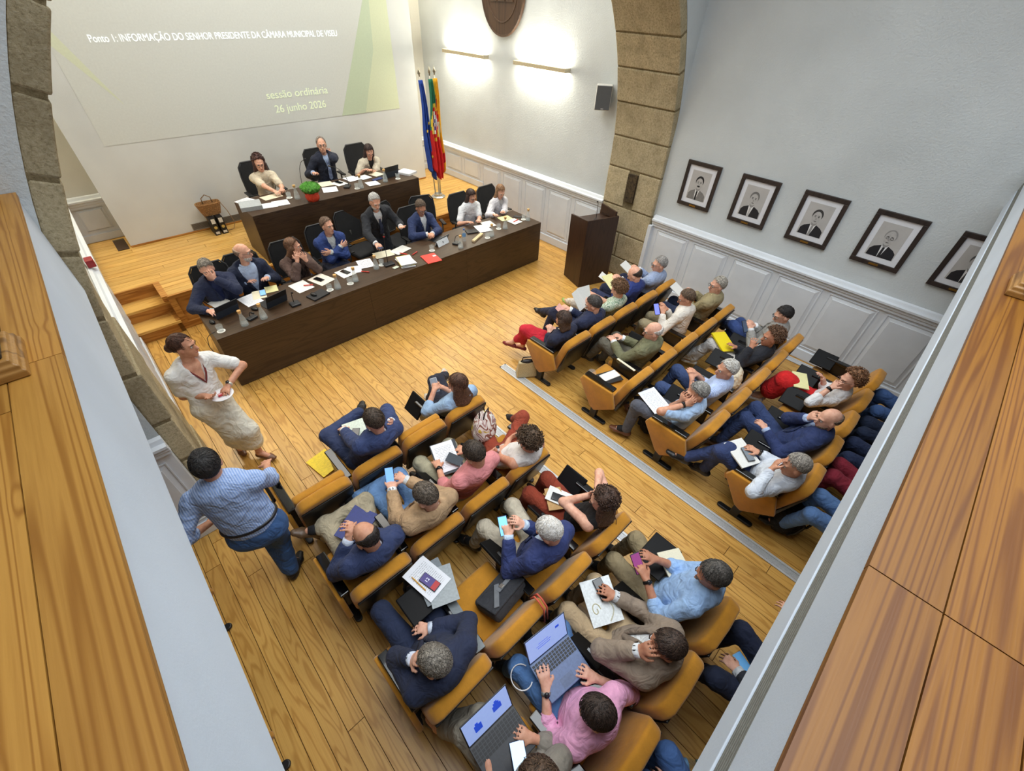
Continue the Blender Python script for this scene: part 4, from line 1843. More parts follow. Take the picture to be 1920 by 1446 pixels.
    for sd in (1, -1):
        a, b, c = arm[sd]
        F.cap(N - tor * .05 * s, a, .05 * s, .052 * s, k=.04)
        F.cap(a, b, .050 * s, .039 * s, k=.03)
        F.cap(b, c, .039 * s, .027 * s, k=.02)
        hd = g('rd' if sd > 0 else 'ld')
        hn = g('rn' if sd > 0 else 'ln')
        near = np.linalg.norm(c - head) < .27
        if hd is None:
            hd = (unit(c - b) * .8 + fwd * .2) if not near else (unit(c - b) * .7 + up * .3)
        if hn is None:
            hn = V(0, 0, -1) if not near else head - c
        hd, hn = np.asarray(hd, float), np.asarray(hn, float)
        hand(F, c, hd, hn, sd, g('rc' if sd > 0 else 'lc', .35), s * (.93 if fem else 1.0))
        h, kn, ft, toe = leg[sd]
        q_ = .62 if g('low', ('trousers',))[0] == 'trousers' else 1.0
        F.cap(P, h, .07 * s, .065 * s, k=.04)
        F.cap(h, kn, .070 * s * q_, .050 * s * q_, k=.03)
        F.cap(kn, ft, .050 * s * q_, .034 * s, k=.03)
        F.cap(ft, ft + toe * .10 * s - V(0, 0, .04), .030 * s, .028 * s, k=.02)
    net_object('body', F.mesh(), skin, t, base)

    # -------- trousers / skirt / dress
    wr = [(.0040, 48.0, NP[0] * .7), (.0024, 96.0, NP[0] * 1.3)]
    low = g('low', ('trousers', (60, 66, 90)))
    vg = vox * 1.55
    lm = low[2] if len(low) > 2 else None
    F = Field(vg)
    kind = low[0]
    F.ecap(P - tor * .03, P + tor * .13, .165 * s * wd, .152 * s * wd, .118 * s * wd, .108 * s * wd, lat, k=.05)
    for sd in (1, -1):
        h, kn, ft, toe = leg[sd]
        cut = {'trousers': .97, 'cropped': .72, 'shorts': .3, 'skirt': .55, 'dress': .5}[kind]
        e = kn + (ft - kn) * cut
        fl = g('flare', 1.0)
        F.cap(P, h, .105 * s * wd, .10 * s * wd, k=.05)
        F.cap(h, kn, .095 * s * wd, .072 * s, k=.04)
        if kind in ('trousers', 'cropped'):
            F.cap(kn, e, .070 * s, .057 * s * fl, k=.03)
        else:
            F.cap(kn, e, .085 * s, .09 * s, k=.06)
    if kind in ('skirt', 'dress'):
        a, b = leg[1], leg[-1]
        for u in (.25, .5, .75):
            h = a[0] * u + b[0] * (1 - u)
            kn = a[1] * u + b[1] * (1 - u)
            e = (a[1] + (a[2] - a[1]) * .55) * u + (b[1] + (b[2] - b[1]) * .55) * (1 - u)
            F.cap(h, kn, .095 * s, .085 * s, k=.06)
            F.cap(kn, e, .085 * s, .095 * s, k=.06)
    net_object('skirt' if kind in ('skirt',) else ('dress_skirt' if kind == 'dress' else 'trousers'), F.mesh(wr), lm or fabric(low[1]), t, base)

    # -------- shoes and socks
    shoe = g('shoe', (30, 28, 28))
    if shoe is not None:
        for sd in (1, -1):
            h, kn, ft, toe = leg[sd]
            F = Field(vox * 1.3)
            shape_shoe(F, ft, toe, s * (.9 if fem else 1.0), low=fem)
            net_object('shoe', F.mesh(), plain(shoe, .4), t, base)
            if g('sock', (28, 28, 32)) is not None and kind in ('trousers',):
                m = MB()
                m.smooth = True
                a = kn + (ft - kn) * .80
                m.tube([tuple(a - base), tuple(ft - base), tuple(ft + toe * .05 - V(0, 0, .02) - base), tuple(ft + toe * .10 - V(0, 0, .04) - base)], [.047 * s, .046 * s, .043 * s, .034 * s], 12)
                m.build('sock', fabric(g('sock', (28, 28, 32))), t)

    # -------- shirt / jacket
    top = g('top', ('shirt', (220, 225, 235), 'long'))
    under = g('under')
    tl = {'long': 1.0, 'rolled': .35, 'short': 0.0, 'none': -1.0, 'tq': .7}

    def torso(F, off, hem, opening=None, extra_w=0.0, top_f=.95):
        cut = None
        if opening is not None:
            wt, zlow = opening
            # signed so that the front side is positive for this torso
            sgn = 1.0 if np.cross(unit(lat), tor) @ fr > 0 else -1.0

            def cut(u, v, q, wt=wt, zl=zlow, sgn=sgn):
                w = np.clip((q + g('_o', 0.0) - zl) / (TL - zl), 0, 1) * wt + .004
                return np.minimum(w - np.abs(u), np.where(q > zl, .03, -.03) + 0 * u) * np.where(sgn * v > 0, 1, -1) if False else np.where((sgn * v > .0) & (q > zl), w - np.abs(u), -.05)
        F.ecap(P - tor * hem, P + tor * TL * top_f, .150 * s * wd + off + extra_w, .150 * s * wd + off, .112 * s * wd + off, .098 * s * wd + off, lat, k=.05, cut=(lambda u, v, q: cut(u, v, q - hem)) if cut else None)
        return cut

    def sleeves(F, off, kind_s):
        L = tl[kind_s]
        for sd in (1, -1):
            a, b, c = arm[sd]
            if L < 0:
                F.cap(N - tor * .06 * s, a - slat * sd * .03, .052 * s, .05 * s + off * .5, k=.04)
                continue
            F.cap(N - tor * .060 * s + slat * sd * .088 * s, a, .046 * s + off, .056 * s + off, k=.05)
            if L == 0:
                F.cap(a, a + (b - a) * .72, .057 * s + off, .056 * s + off, k=.03)
            else:
                F.cap(a, b, .056 * s + off, .047 * s + off, k=.03)
                e_ = unit(c - b)
                F.cap(b, (c - e_ * .040) if L > .9 else (b + (c - b) * L), .047 * s + off, (.037 if L > .9 else .046) * s + off, k=.02)
    if top[0] == 'jacket':
        F = Field(vg)
        off = .022
        torso(F, off, .06, g('open', (.060, TL * .32)))
        sleeves(F, off - .004, 'long' if len(top) < 3 else top[2])
        # stand of the collar behind the neck
        F.cap(N + slat * .062 * s - tor * .005 - fr * .02, N - fr * .066 * s + tor * .002, .017, .019, k=.02)
        F.cap(N - slat * .062 * s - tor * .005 - fr * .02, N - fr * .066 * s + tor * .002, .017, .019, k=.02)
        net_object('jacket', F.mesh(wr), top[3] if len(top) > 3 else fabric(top[1]), t, base)
        uc = under or (226, 230, 238)
        # lapels along the opening
        wt, zl = g('open', (.060, TL * .32))
        rl, rd = .150 * s * wd + off, .105 * s * wd + off
        for sd in (1, -1):
            vs, fs = [], []
            for j in range(8):
                q = zl + (TL * .97 - zl) * j / 7
                w0 = np.clip((q - zl) / (TL - zl), 0, 1) * wt
                lw = .052 * s * math.sin(PI * min(1, .12 + .88 * j / 5.2)) if j < 6 else .022 * s
                for uu, lift in ((w0 - .004, .004), (w0 + lw, .010), (w0 + lw, .0), (w0 - .004, -.008)):
                    vv = rd * math.sqrt(max(.05, 1 - min(.97, uu / rl) ** 2))
                    if q > TL * .8:
                        vv *= 1 - .45 * (q / TL - .8) / .2
                    vs.append(tuple(P + tor * q + lat * sd * uu + fr * (vv + lift) - base))
            for j in range(7):
                o = 4 * j
                for a_, b_ in ((0, 1), (1, 2), (2, 3), (3, 0)):
                    fs.append((o + a_, o + b_, o + 4 + b_, o + 4 + a_) if sd < 0 else (o + b_, o + a_, o + 4 + a_, o + 4 + b_))
            m = MB()
            m.smooth = True
            m.add(vs, fs)
            m.build('lapel', fabric(tuple(int(v * .88) for v in top[1])), t)
        F = Field(vg)
        torso(F, .004, -.02, top_f=.86)
        F.cap(N + slat * .05 * s + fr * .03, N - fr * .056 * s + tor * .028, .013, .014, k=.012)
        F.cap(N - slat * .05 * s + fr * .03, N - fr * .056 * s + tor * .028, .013, .014, k=.012)
        F.cap(N + slat * .045 * s + fr * .03, N + fr * .075 * s - tor * .03, .012, .010, k=.012)
        F.cap(N - slat * .045 * s + fr * .03, N + fr * .075 * s - tor * .03, .012, .010, k=.012)
        net_object('shirt', F.mesh(), fabric(uc), t, base)
        if g('cuff', True) and (len(top) < 3 or top[2] == 'long'):
            for sd in (1, -1):
                a, b, c = arm[sd]
                e = unit(c - b)
                m = MB()
                m.smooth = True
                m.tube([tuple(c - e * .03 - base), tuple(c + e * .024 - base), tuple(c + e * .026 - base)], [.041 * s, .041 * s, .034 * s], 14)
                m.build('shirt_cuff', fabric(uc), t)
    else:
        F = Field(vg)
        torso(F, .013, g('hem', .05 if top[0] != 'dress' else .1), g('vneck'))
        sleeves(F, .010, top[2])
        if top[0] in ('shirt', 'polo'):
            for sd in (1, -1):
                F.cap(N + slat * sd * .056 * s, N - fr * .060 * s + tor * .022, .014, .015, k=.012)
                F.cap(N + slat * sd * .056 * s, N + fr * .070 * s - tor * .03, .014, .011, k=.012)
        net_object({'dress': 'dress_bodice', 'blouse': 'blouse', 'tshirt': 't_shirt', 'top': 'sleeveless_top'}.get(top[0], 'shirt'), F.mesh(wr), top[3] if len(top) > 3 else fabric(top[1]), t, base)
    if top[0] in ('jacket', 'shirt', 'polo') and not (fem and top[0] == 'jacket'):
        cc = (under or (226, 230, 238)) if top[0] == 'jacket' else top[1]
        m = MB()
        m.smooth = True
        rad = .063 * s * (wd ** .5)
        pts = []
        for a in np.linspace(-2.75, 2.75, 17):
            b_ = abs(a) / 2.75
            pts.append(tuple(N - fr * rad * math.cos(a) + slat * rad * math.sin(a) + tor * (.052 - .062 * b_ ** 2) * s + fr * .004 - base))
        m.tube(pts, [.010 * s] + [.0145 * s] * 15 + [.010 * s], 8)
        m.build('collar', fabric(cc), t)
    if g('tie'):
        m = MB()
        a = N + fr * .098 * s - tor * .045
        b = P + tor * TL * .28 + fr * (.136 * s * wd + .006)
        c = P + tor * TL * .62 + fr * (.132 * s * wd + .008)
        q = []
        for pt, w in ((a, .017), (a - tor * .03 + fr * .012, .013), (c, .026), (b, .034), (b - tor * .03, .004)):
            q.append((pt + fr * .006 - base, w))
        vs, fs = [], []
        for pt, w in q:
            for dz in (.004, -.012):
                vs += [tuple(pt - slat * w + fr * dz), tuple(pt + slat * w + fr * dz)]
        for i in range(len(q) - 1):
            o = 4 * i
            fs += [(o, o + 1, o + 5, o + 4), (o + 2, o + 6, o + 7, o + 3), (o, o + 4, o + 6, o + 2), (o + 1, o + 3, o + 7, o + 5)]
        m.add(vs, fs)
        m.build('tie', fabric(g('tie'), stripe=g('tstripe')), t)

    # -------- hair
    hs, hc = g('hair', ('short', (60, 48, 40)))
    hm = hair_mat(hc)
    F = Field(vox * 1.1)
    S = s
    line = g('hairline', .014)

    def keep(u, v, w, top_off=0.0):
        # hairline from the brow over the ear to the nape
        return np.maximum((v + .006 * S) * .80 - (w + .008 * S) * .72 - line * S + .006 * np.sin(u * 160) * S, -.088 * S - w)
    th = {'short': .012, 'crop': .007, 'bald': .008, 'receding': .010, 'curly': .030, 'wavy': .020, 'long': .016, 'bob': .018, 'bun': .011, 'curlylong': .026}[hs]
    rr = (.074 * S + th * .8, .094 * S + th * .75, .094 * S + th * .8)
    hoff = (0, -.014 - th * .55, .030 + th * .5)
    noise = None
    if hs == 'bald':
        F.ell(C(*hoff), rr, HR, k=.002, cut=lambda u, v, w: np.maximum(keep(u, v, w), w - .016 * S + (v + .03) * .18 + .004 * np.sin(u * 90)))
    elif hs == 'receding':
        F.ell(C(*hoff), rr, HR, k=.002, cut=lambda u, v, w: np.maximum(keep(u, v, w), v - .030 * S - np.abs(u) * .35))
    else:
        F.ell(C(*hoff), rr, HR, k=.002, cut=keep)
    if hs == 'curly':
        noise = [(.010, 150.0, 1.0), (.007, 260.0, 2.0)]
        F.ell(C(0, -.05, .03), (.095 * S, .085 * S, .095 * S), HR, k=.02)
    if hs == 'wavy':
        noise = [(.005, 120.0, 1.0), (.004, 200.0, .4)]
    if hs == 'crop' or hs == 'short' or hs == 'receding':
        noise = [(.0025, 210.0, .6)]
    if hs in ('long', 'curlylong'):
        noise = [(.005, 110.0, 1.0), (.004, 190.0, 2.0)] if hs == 'curlylong' else [(.0015, 170.0, 1.0)]
        bl = g('hairlen', .30)
        back = -fr * .02
        for a0 in (-1, -.6, -.2, .2, .6, 1):
            p0 = C(a0 * .066, -.055 + .045 * abs(a0), .0)
            p1 = N + slat * a0 * .085 * s - fr * (.075 - .05 * abs(a0)) * s + tor * .0
            p2 = p1 - tor * bl * .45 - fr * (.03 if abs(a0) < .9 else -.07) + slat * a0 * .012
            F.cap(p0, p1, .038 * S, .040 * S, k=.03)
            F.cap(p1, p2, .040 * S, .026 * S, k=.03)
    if hs == 'bob':
        noise = [(.004, 140.0, 1.0)]
        for a0 in (-1, -.5, 0, .5, 1):
            p0 = C(a0 * .070, -.05 + .045 * abs(a0), .01)
            p1 = C(a0 * .076, -.055 + .05 * abs(a0), -.10)
            F.cap(p0, p1, .040 * S, .030 * S, k=.03)
    if hs == 'bun':
        F.ell(C(0, -.125, -.01), (.045 * S, .04 * S, .045 * S), HR, k=.02)
    hv, hq = F.mesh(noise)
    tv, tq = tufts(hs, C, HR, rr, S, keep, N, tor, fr, slat, s, g('hairlen', .30), NP[0], line, hoff)
    if len(tv):
        hq = np.concatenate([hq, tq + len(hv)])
        hv = np.concatenate([hv, tv])
    net_object('hair', (hv, hq), hm, t, base)
    if g('beard'):
        F = Field(vox * .8)
        F.ell(C(0, .024, -.044), (.062 * s, .070 * s, .080 * s), HR, k=.002, cut=lambda u, v, w: np.maximum(np.maximum(w + .006 + np.abs(u) * .0, -v - .035), np.where((np.abs(u) < .02) & (w > -.024), .004, -.02)))
        net_object('beard', F.mesh(), hair_mat(g('beard')), t, base)

    # -------- face parts
    if hasface:
        for e in (-1, 1):
            m = MB()
            m.smooth = True
            m.ball(tuple(C(e * .031, .0755, .012) - base), .0120 * s, 10, 8)
            ey = m.build('eye', plain((232, 228, 222), .25, var=.01), t)
            m = MB()
            m.smooth = True
            m.ball(tuple(C(e * .031, .0835, .011) - base), .0062 * s, 8, 6)
            m.build('iris', plain((52, 36, 26), .2), ey)
            m = MB()
            m.smooth = True
            m.tube([tuple(C(e * .015, .0985, .030) - base), tuple(C(e * .032, .0955, .036) - base), tuple(C(e * .049, .080, .031) - base)], [.0034 * s, .0042 * s, .0024 * s], 6)
            m.build('eyebrow', hair_mat(g('brow', tuple(int(v * .8) for v in hc))), t)
        m = MB()
        m.smooth = True
        m.tube([tuple(C(-.024, .081, -.057) - base), tuple(C(0, .0935, -.056) - base), tuple(C(.024, .081, -.057) - base)], [.003 * s, .0058 * s, .003 * s], 8)
        m.build('mouth', plain(mixc(SKIN[g('skin', 'a')], (168, 74, 74), .55), .45), t)
    if g('glasses'):
        gm = plain(g('glasses'), .3)
        m = MB()
        for e in (-1, 1):
            ring = [tuple(C(e * (.033 + .025 * math.cos(q)), .106 - .006 * abs(math.cos(q)), .010 + .019 * math.sin(q)) - base) for q in np.linspace(0, 2 * PI, 15)]
            m.tube(ring, .0022 * s, 5, False)
            m.tube([tuple(C(e * .058, .10, .014) - base), tuple(C(e * .079, .0, .012) - base), tuple(C(e * .079, -.02, -.005) - base)], .0018 * s, 5)
        m.tube([tuple(C(-.009, .108, .014) - base), tuple(C(.009, .108, .014) - base)], .0018, 5)
        m.build('glasses', gm, t)
    for key, sd in (('watch_l', -1), ('watch_r', 1)):
        if g(key):
            a, b, c = arm[sd]
            e = unit(c - b)
            m = MB()
            m.smooth = True
            off = -e * (.012 if top[2:3] != ('long',) and top[0] != 'jacket' else -.006)
            m.tube([tuple(c + off - e * .011 - base), tuple(c + off + e * .011 - base)], .0335 * s, 14)
            wt = m.build('watch', plain(g(key), .35, .5), t)
            nrm = unit(V(0, 0, 1) - e * e[2])
            m = MB()
            m.smooth = True
            q = c + off + nrm * .030 * s - base
            m.tube([tuple(q), tuple(q + nrm * .009)], .0165, 14)
            m.build('watch_case', plain((60, 60, 62), .25, .6), wt)
    info = {'N': N, 'P': P, 'arm': arm, 'leg': leg, 'C': C, 'HR': HR, 'fr': fr, 'slat': slat, 'tor': tor, 'obj': t, 'base': base, 's': s}
    return info



# ================================================================== the people
INFO = {}
OCC = {}          # seat -> words for its occupant


def fit_head(px, py, x, lo=.94, hi=1.10):
    """height at which the sight line through the head passes over the seat's centre line"""
    best = None
    for z in np.arange(lo, hi + .001, .01):
        p = at(px, py, z)
        e = abs(p[0] - x)
        if best is None or e < best[0]:
            best = (e, p)
    return best[1]


def seated(key, b, r, i, short, hx, hy, hz=None, dx=0.0, **k):
    c = seat_pos(b, r, i)
    head = at(hx, hy, hz) if hz else fit_head(hx, hy, c[0] + dx)
    pel = V(c[0] + dx * .25, c[1] + .045, .455)
    for q in ('lh', 'rh', 'lk', 'rk', 'lf', 'rf', 'le', 're'):
        if q in k and k[q] is not None and len(k[q]) == 3 and k[q][0] > 20:
            k[q] = at(*k[q])
    OCC[b, r, i] = short
    INFO[key] = person(dict(base=c, head=head, pelvis=pel, **k))


NAVY = (44, 56, 92)
DNAVY = (30, 38, 62)
JEANS = (92, 128, 176)
KHAKI = (164, 148, 116)

# ---- left block
seated('L1b', 'L', 1, 2, 'man in a navy suit', 702, 790, dx=.10, label='dark-haired man in a navy suit with one ankle on his knee', top=('jacket', (52, 66, 108)), low=('trousers', (48, 60, 96)), hair=('short', (62, 50, 40)),
       lh=(637, 800, .60), rh=(727, 779, .97), re=V(1.17, 2.72, .60), lk=(607, 812, .55), lf=(680, 768, .54), lt=(.55, .8, .1), rf=(690, 770, .09), look=(-8, 22, 0), front=False)
seated('L1d', 'L', 1, 4, 'woman in a denim shirt', 858, 722, dx=-.03, label='woman with long brown hair and denim shirt looking at a phone', fem=True, top=('blouse', (150, 178, 210), 'rolled'), low=('trousers', (34, 38, 54)), hair=('long', (76, 50, 36)), hairlen=.30,
       lh=(808, 728, .78), lpole=(-.9, -.2, -.6), rh=(822, 726, .70), lk=(812, 708, .56), lf=(850, 696, .20), rk=(818, 702, .50), look=(-38, 18, 0), shoe=(206, 200, 188), skin='b', sock=None)
seated('L2d', 'L', 2, 4, 'curly-haired woman in a white top', 990, 828, label='curly brown-haired woman in a white top and rust trousers, arms crossed', fem=True, w=1.0, top=('top', (226, 222, 220), 'none'), low=('trousers', (150, 64, 42)), hair=('curly', (78, 60, 44)),
       crossed=.45, lk=(912, 812, .53), rk=(972, 800, .58), lf=(905, 800, .1), rf=(957, 789, .14), look=(-20, 22, 0), skin='b', watch_r=(238, 238, 238))
seated('L2c', 'L', 2, 3, 'man in a salmon pink shirt', 890, 853, label='dark-haired man in a salmon pink shirt reading papers on a clipboard', top=('shirt', (216, 138, 140), 'rolled'), low=('trousers', (168, 162, 136)), hair=('short', (56, 46, 38)),
       lh=(818, 876, .62), rh=(868, 846, .62), lk=(792, 872, .54), rk=(840, 832, .54), look=(-10, 38, 0), front=False, watch_l=(30, 30, 32), skin='b')
seated('L2b', 'L', 2, 2, 'man in a beige blazer', 800, 932, label='grey-haired man in a beige blazer and jeans tapping a phone', top=('jacket', (176, 146, 112)), low=('trousers', (112, 150, 198)), hair=('short', (88, 78, 68)),
       lh=(731, 914, .74), rh=(754, 897, .76), lk=(712, 934, .52), rk=(744, 886, .58), rf=(686, 924, .50), lf=(700, 920, .09), rt=(-.8, .5, .0), look=(-18, 36, 0), front=False, watch_l=(150, 110, 60), shoe=(40, 36, 36))
seated('L2a', 'L', 2, 1, 'balding man in a navy blazer', 688, 1007, label='balding man in a navy blazer and khaki trousers, brown shoe on his knee', top=('jacket', (48, 60, 98)), low=('trousers', (176, 164, 138)), hair=('bald', (40, 34, 32)), under=(206, 216, 240),
       lh=(650, 1004, .86), rh=(658, 993, .87), lpole=(-.7, -.5, -.6), rpole=(.6, -.3, -.8), rk=(686, 950, .56), rf=(602, 990, .54), rt=(-.75, .35, .55), lk=(632, 1012, .50), lf=(612, 1010, .09), look=(-14, 30, 0), shoe=(92, 70, 50), skin='b', glasses=(40, 40, 44))
seated('L3d', 'L', 3, 4, 'woman with bare shoulders', 1130, 940, label='woman with dark curly hair, bare shoulders and rust trousers, hands at her face', fem=True, top=('top', (24, 22, 24), 'none'), low=('trousers', (142, 58, 36)), hair=('curlylong', (66, 46, 36)), hairlen=.16,
       lh=(1107, 914, .96), rh=(1112, 905, .98), lpole=(-.8, -.1, -.7), rpole=(.8, .3, -.5), lk=(998, 930, .55), rk=(1030, 903, .55), look=(-30, 18, 0), skin='a')
seated('L3c', 'L', 3, 3, 'white-haired man', 1030, 997, label='white-haired man in a navy blazer and beige trousers using a phone', top=('jacket', (46, 58, 108)), low=('trousers', (192, 182, 162)), hair=('short', (222, 216, 208)), under=(190, 210, 244),
       lh=(944, 1000, .74), rh=(970, 983, .76), lk=(906, 987, .55), rk=(958, 944, .55), lf=(888, 1022, .09), rf=(944, 952, .09), look=(-20, 34, 0), front=False, shoe=(26, 26, 28))
seated('L3a', 'L', 3, 1, 'grey-haired man in a dark navy suit', 816, 1241, hz=1.06, label='grey-haired man in a dark navy suit resting his hand on his mouth', top=('jacket', (36, 44, 70)), low=('trousers', (36, 46, 74)), hair=('short', (112, 106, 98)), under=(206, 216, 240),
       lh=(770, 1214, .97), le=(742, 1250, .68), rh=(800, 1172, .62), re=(872, 1178, .72), lk=(718, 1150, .54), rk=(812, 1120, .52), look=(-26, 26, 0), watch_l=(190, 190, 190))
seated('L4d', 'L', 4, 4, 'man in a light blue shirt', 1336, 1080, label='man in a light blue shirt and khaki trousers looking at a phone', top=('shirt', (156, 190, 240), 'rolled'), low=('trousers', (152, 136, 104)), hair=('short', (74, 70, 66)),
       rh=(1214, 1046, .76), lh=(1198, 1080, .74), rk=(1188, 1004, .55), lk=(1142, 1042, .55), lf=(1128, 1066, .09), rf=(1150, 1040, .09), look=(-34, 26, 0), skin='c', watch_l=(24, 24, 26), shoe=(60, 46, 40))
seated('L4c', 'L', 4, 3, 'man in a taupe blazer', 1250, 1211, label='brown-haired man in a taupe blazer holding a white folder on his lap', top=('jacket', (150, 134, 118)), low=('trousers', (186, 162, 128)), hair=('short', (60, 46, 38)),
       lh=(1188, 1204, 1.0), le=(1146, 1242, .74), rh=(1142, 1110, .64), rpole=(.5, -.4, -.6), rk=(1120, 1100, .52), lk=(1064, 1148, .55), look=(-34, 20, 0), skin='c', watch_l=(190, 190, 190), watch_r=(50, 36, 30))
seated('L4b', 'L', 4, 2, 'man in a bright pink shirt', 1120, 1338, dx=-.06, label='dark-haired man in a bright pink shirt typing on a grey laptop', top=('shirt', (232, 168, 204), 'rolled'), low=('trousers', (84, 124, 178)), hair=('short', (48, 36, 30)),
       lh=(1015, 1278, .63), rh=(1110, 1264, .60), lk=(968, 1246, .55), rk=(1050, 1180, .56), look=(-22, 34, 0), front=False, watch_l=(150, 150, 152))
seated('L4a', 'L', 4, 1, 'person in grey with a black laptop', 1012, 1462, hz=1.04, dx=.02, label='person in grey typing on a black laptop beside the pink shirt', fem=True, top=('blouse', (140, 134, 124), 'tq'), low=('cropped', (150, 142, 128)), hair=('wavy', (76, 58, 44)),
       rh=(990, 1376, .62), lh=(905, 1420, .62), lk=(850, 1350, .56), rk=(888, 1330, .55), lf=(806, 1362, .09), rf=(812, 1352, .09), look=(-20, 36, 0), front=False, shoe=(66, 60, 52), skin='b')

# ---- right block
seated('R1a', 'R', 1, 1, 'woman in red trousers', 1056, 602, label='dark-haired woman in a navy jacket and red trousers, legs crossed', fem=True, top=('jacket', (36, 42, 66)), low=('cropped', (196, 34, 52)), hair=('bob', (62, 46, 38)),
       lh=(1028, 622, .62), rh=(1034, 618, .62), rk=(988, 616, .58), rf=(958, 644, .24), lk=(996, 628, .52), lf=(980, 655, .09), look=(-12, 24, 0), shoe=(120, 34, 40), cuff=False, front=False)
seated('R1b', 'R', 1, 2, 'man in a dark navy suit', 1113, 572, label='dark grey-haired man in a dark navy suit, black shoe crossed over', top=('jacket', (36, 44, 74)), low=('trousers', (34, 40, 66)), hair=('short', (66, 62, 60)),
       lh=(1050, 584, .66), rh=(1062, 580, .66), rk=(1034, 578, .60), rf=(1012, 584, .30), lk=(1042, 592, .52), look=(-24, 24, 0))
seated('R1c', 'R', 1, 3, 'woman in a green patterned top', 1159, 544, label='woman with reddish-brown curls, green patterned top and white trousers', fem=True, top=('blouse', (206, 214, 196), 'short', M_LEAFY), low=('trousers', (218, 208, 196)), hair=('curly', (116, 86, 60)),
       lh=(1092, 556, .72), rh=(1104, 550, .72), lk=(1075, 566, .56), rk=(1096, 556, .54), lf=(1052, 562, .10), look=(-14, 26, 0), front=False, shoe=(150, 176, 90), sock=None)
seated('R1d', 'R', 1, 4, 'balding man in a bright navy suit', 1190, 516, label='balding man in a bright navy suit holding pale papers', top=('jacket', (40, 56, 120)), low=('trousers', (40, 48, 80)), hair=('bald', (62, 52, 46)),
       lh=(1152, 526, .70), rh=(1160, 522, .70), look=(-16, 30, 0), front=False)
seated('R1e', 'R', 1, 5, 'grey-haired man in a pale blue jacket', 1236, 497, label='grey-haired man with glasses in a pale blue jacket by the wall', top=('jacket', (150, 166, 198)), low=('trousers', (52, 60, 92)), hair=('short', (146, 142, 138)),
       lh=(1186, 506, .70), rh=(1192, 504, .70), look=(-48, 8, 0), glasses=(60, 50, 50))
seated('R2b', 'R', 2, 2, 'bald man in an olive jacket', 1224, 622, label='bald white-haired man in an olive jacket with a hand on his knee', top=('jacket', (112, 112, 84)), low=('trousers', (100, 96, 84)), hair=('bald', (206, 198, 188)),
       lh=(1144, 640, .64), rh=(1160, 634, .62), lk=(1130, 640, .60), lf=(1098, 672, .12), rk=(1150, 626, .54), look=(-40, 10, 0), glasses=(50, 46, 44), shoe=(40, 34, 32))
seated('R2d', 'R', 2, 4, 'man in a white shirt with a phone', 1287, 560, label='brown-haired man with glasses in a cream white shirt holding a lit phone', top=('shirt', (226, 220, 210), 'long'), low=('trousers', (158, 146, 116)), hair=('short', (92, 74, 58)),
       lh=(1234, 586, .74), rh=(1242, 580, .75), lk=(1198, 604, .56), rk=(1218, 592, .54), look=(-36, 22, 0), glasses=(40, 40, 40), shoe=(96, 58, 36), skin='b')
seated('R2e', 'R', 2, 5, 'man in a khaki jacket', 1345, 536, label='grey-haired man with glasses in a khaki jacket seated by the wall', top=('jacket', (150, 138, 104)), low=('trousers', (42, 52, 80)), hair=('short', (150, 144, 134)), under=(60, 70, 96),
       lh=(1286, 552, .70), rh=(1294, 548, .70), look=(-50, 4, 0), glasses=(60, 56, 50), cuff=False)
seated('R3a', 'R', 3, 1, 'man in a pale blue polo', 1307, 737, label='grey-haired man in a pale blue polo, cheek on hand, glasses on his head', top=('polo', (172, 200, 240), 'short'), low=('trousers', (86, 88, 98)), hair=('short', (132, 130, 126)),
       lh=(1284, 750, .93), lpole=(-.5, .2, -.9), rh=(1270, 752, .84), rpole=(.5, .3, -.9), lk=(1188, 758, .57), lf=(1172, 810, .09), rk=(1212, 738, .55), look=(-40, 14, 0), skin='b', watch_l=(60, 56, 48), shoe=(104, 62, 40))
seated('R3b', 'R', 3, 2, 'man in a striped blue shirt', 1362, 694, label='white-haired man in a striped pale blue shirt with hands clasped', top=('shirt', (160, 180, 224), 'rolled', fabric((160, 182, 228), stripe=((198, 212, 242), 24.0))), low=('trousers', (60, 78, 120)), hair=('short', (190, 184, 174)),
       lh=(1290, 706, .68), rh=(1298, 702, .68), lk=(1230, 722, .56), rk=(1272, 696, .56), look=(-46, 6, 0), skin='b')
seated('R3d', 'R', 3, 4, 'woman in a black jacket', 1445, 634, label='woman with brown curls in a black jacket and white trousers, chin on hand', fem=True, top=('jacket', (34, 36, 44)), low=('trousers', (214, 210, 206)), hair=('curly', (104, 76, 56)),
       lh=(1404, 648, .93), lpole=(-.6, .2, -.8), rh=(1370, 652, .64), rk=(1330, 640, .58), rf=(1278, 670, .16), lk=(1344, 652, .54), lf=(1290, 682, .09), look=(-44, 2, 0), skin='c', shoe=(226, 224, 220), sock=None, cuff=False)
seated('R3e', 'R', 3, 5, 'man in a grey jacket', 1468, 592, label='young dark-haired man with glasses in a light grey jacket and blue trousers', top=('jacket', (152, 150, 146)), low=('trousers', (52, 74, 128)), hair=('short', (34, 30, 30)),
       lh=(1398, 618, .72), rh=(1406, 612, .72), lk=(1372, 606, .60), lf=(1342, 604, .20), rk=(1384, 600, .54), look=(-40, 22, 0), glasses=(36, 36, 38))
seated('R4a', 'R', 4, 1, 'man in a white shirt covering his eyes', 1490, 874, hz=1.0, label='grey-haired man in a white shirt with a hand over his eyes', top=('shirt', (214, 222, 240), 'long'), low=('trousers', (48, 62, 104)), hair=('short', (140, 134, 126)),
       lh=(1446, 872, 1.0), lpole=(-.8, .0, -.6), rh=(1412, 846, .66), rk=(1366, 842, .62), rf=(1284, 858, .34), rt=(-.3, 1, .2), lk=(1376, 868, .53), lf=(1312, 886, .09), look=(-30, 14, 0), skin='b', watch_r=(70, 60, 50), shoe=(24, 24, 26))
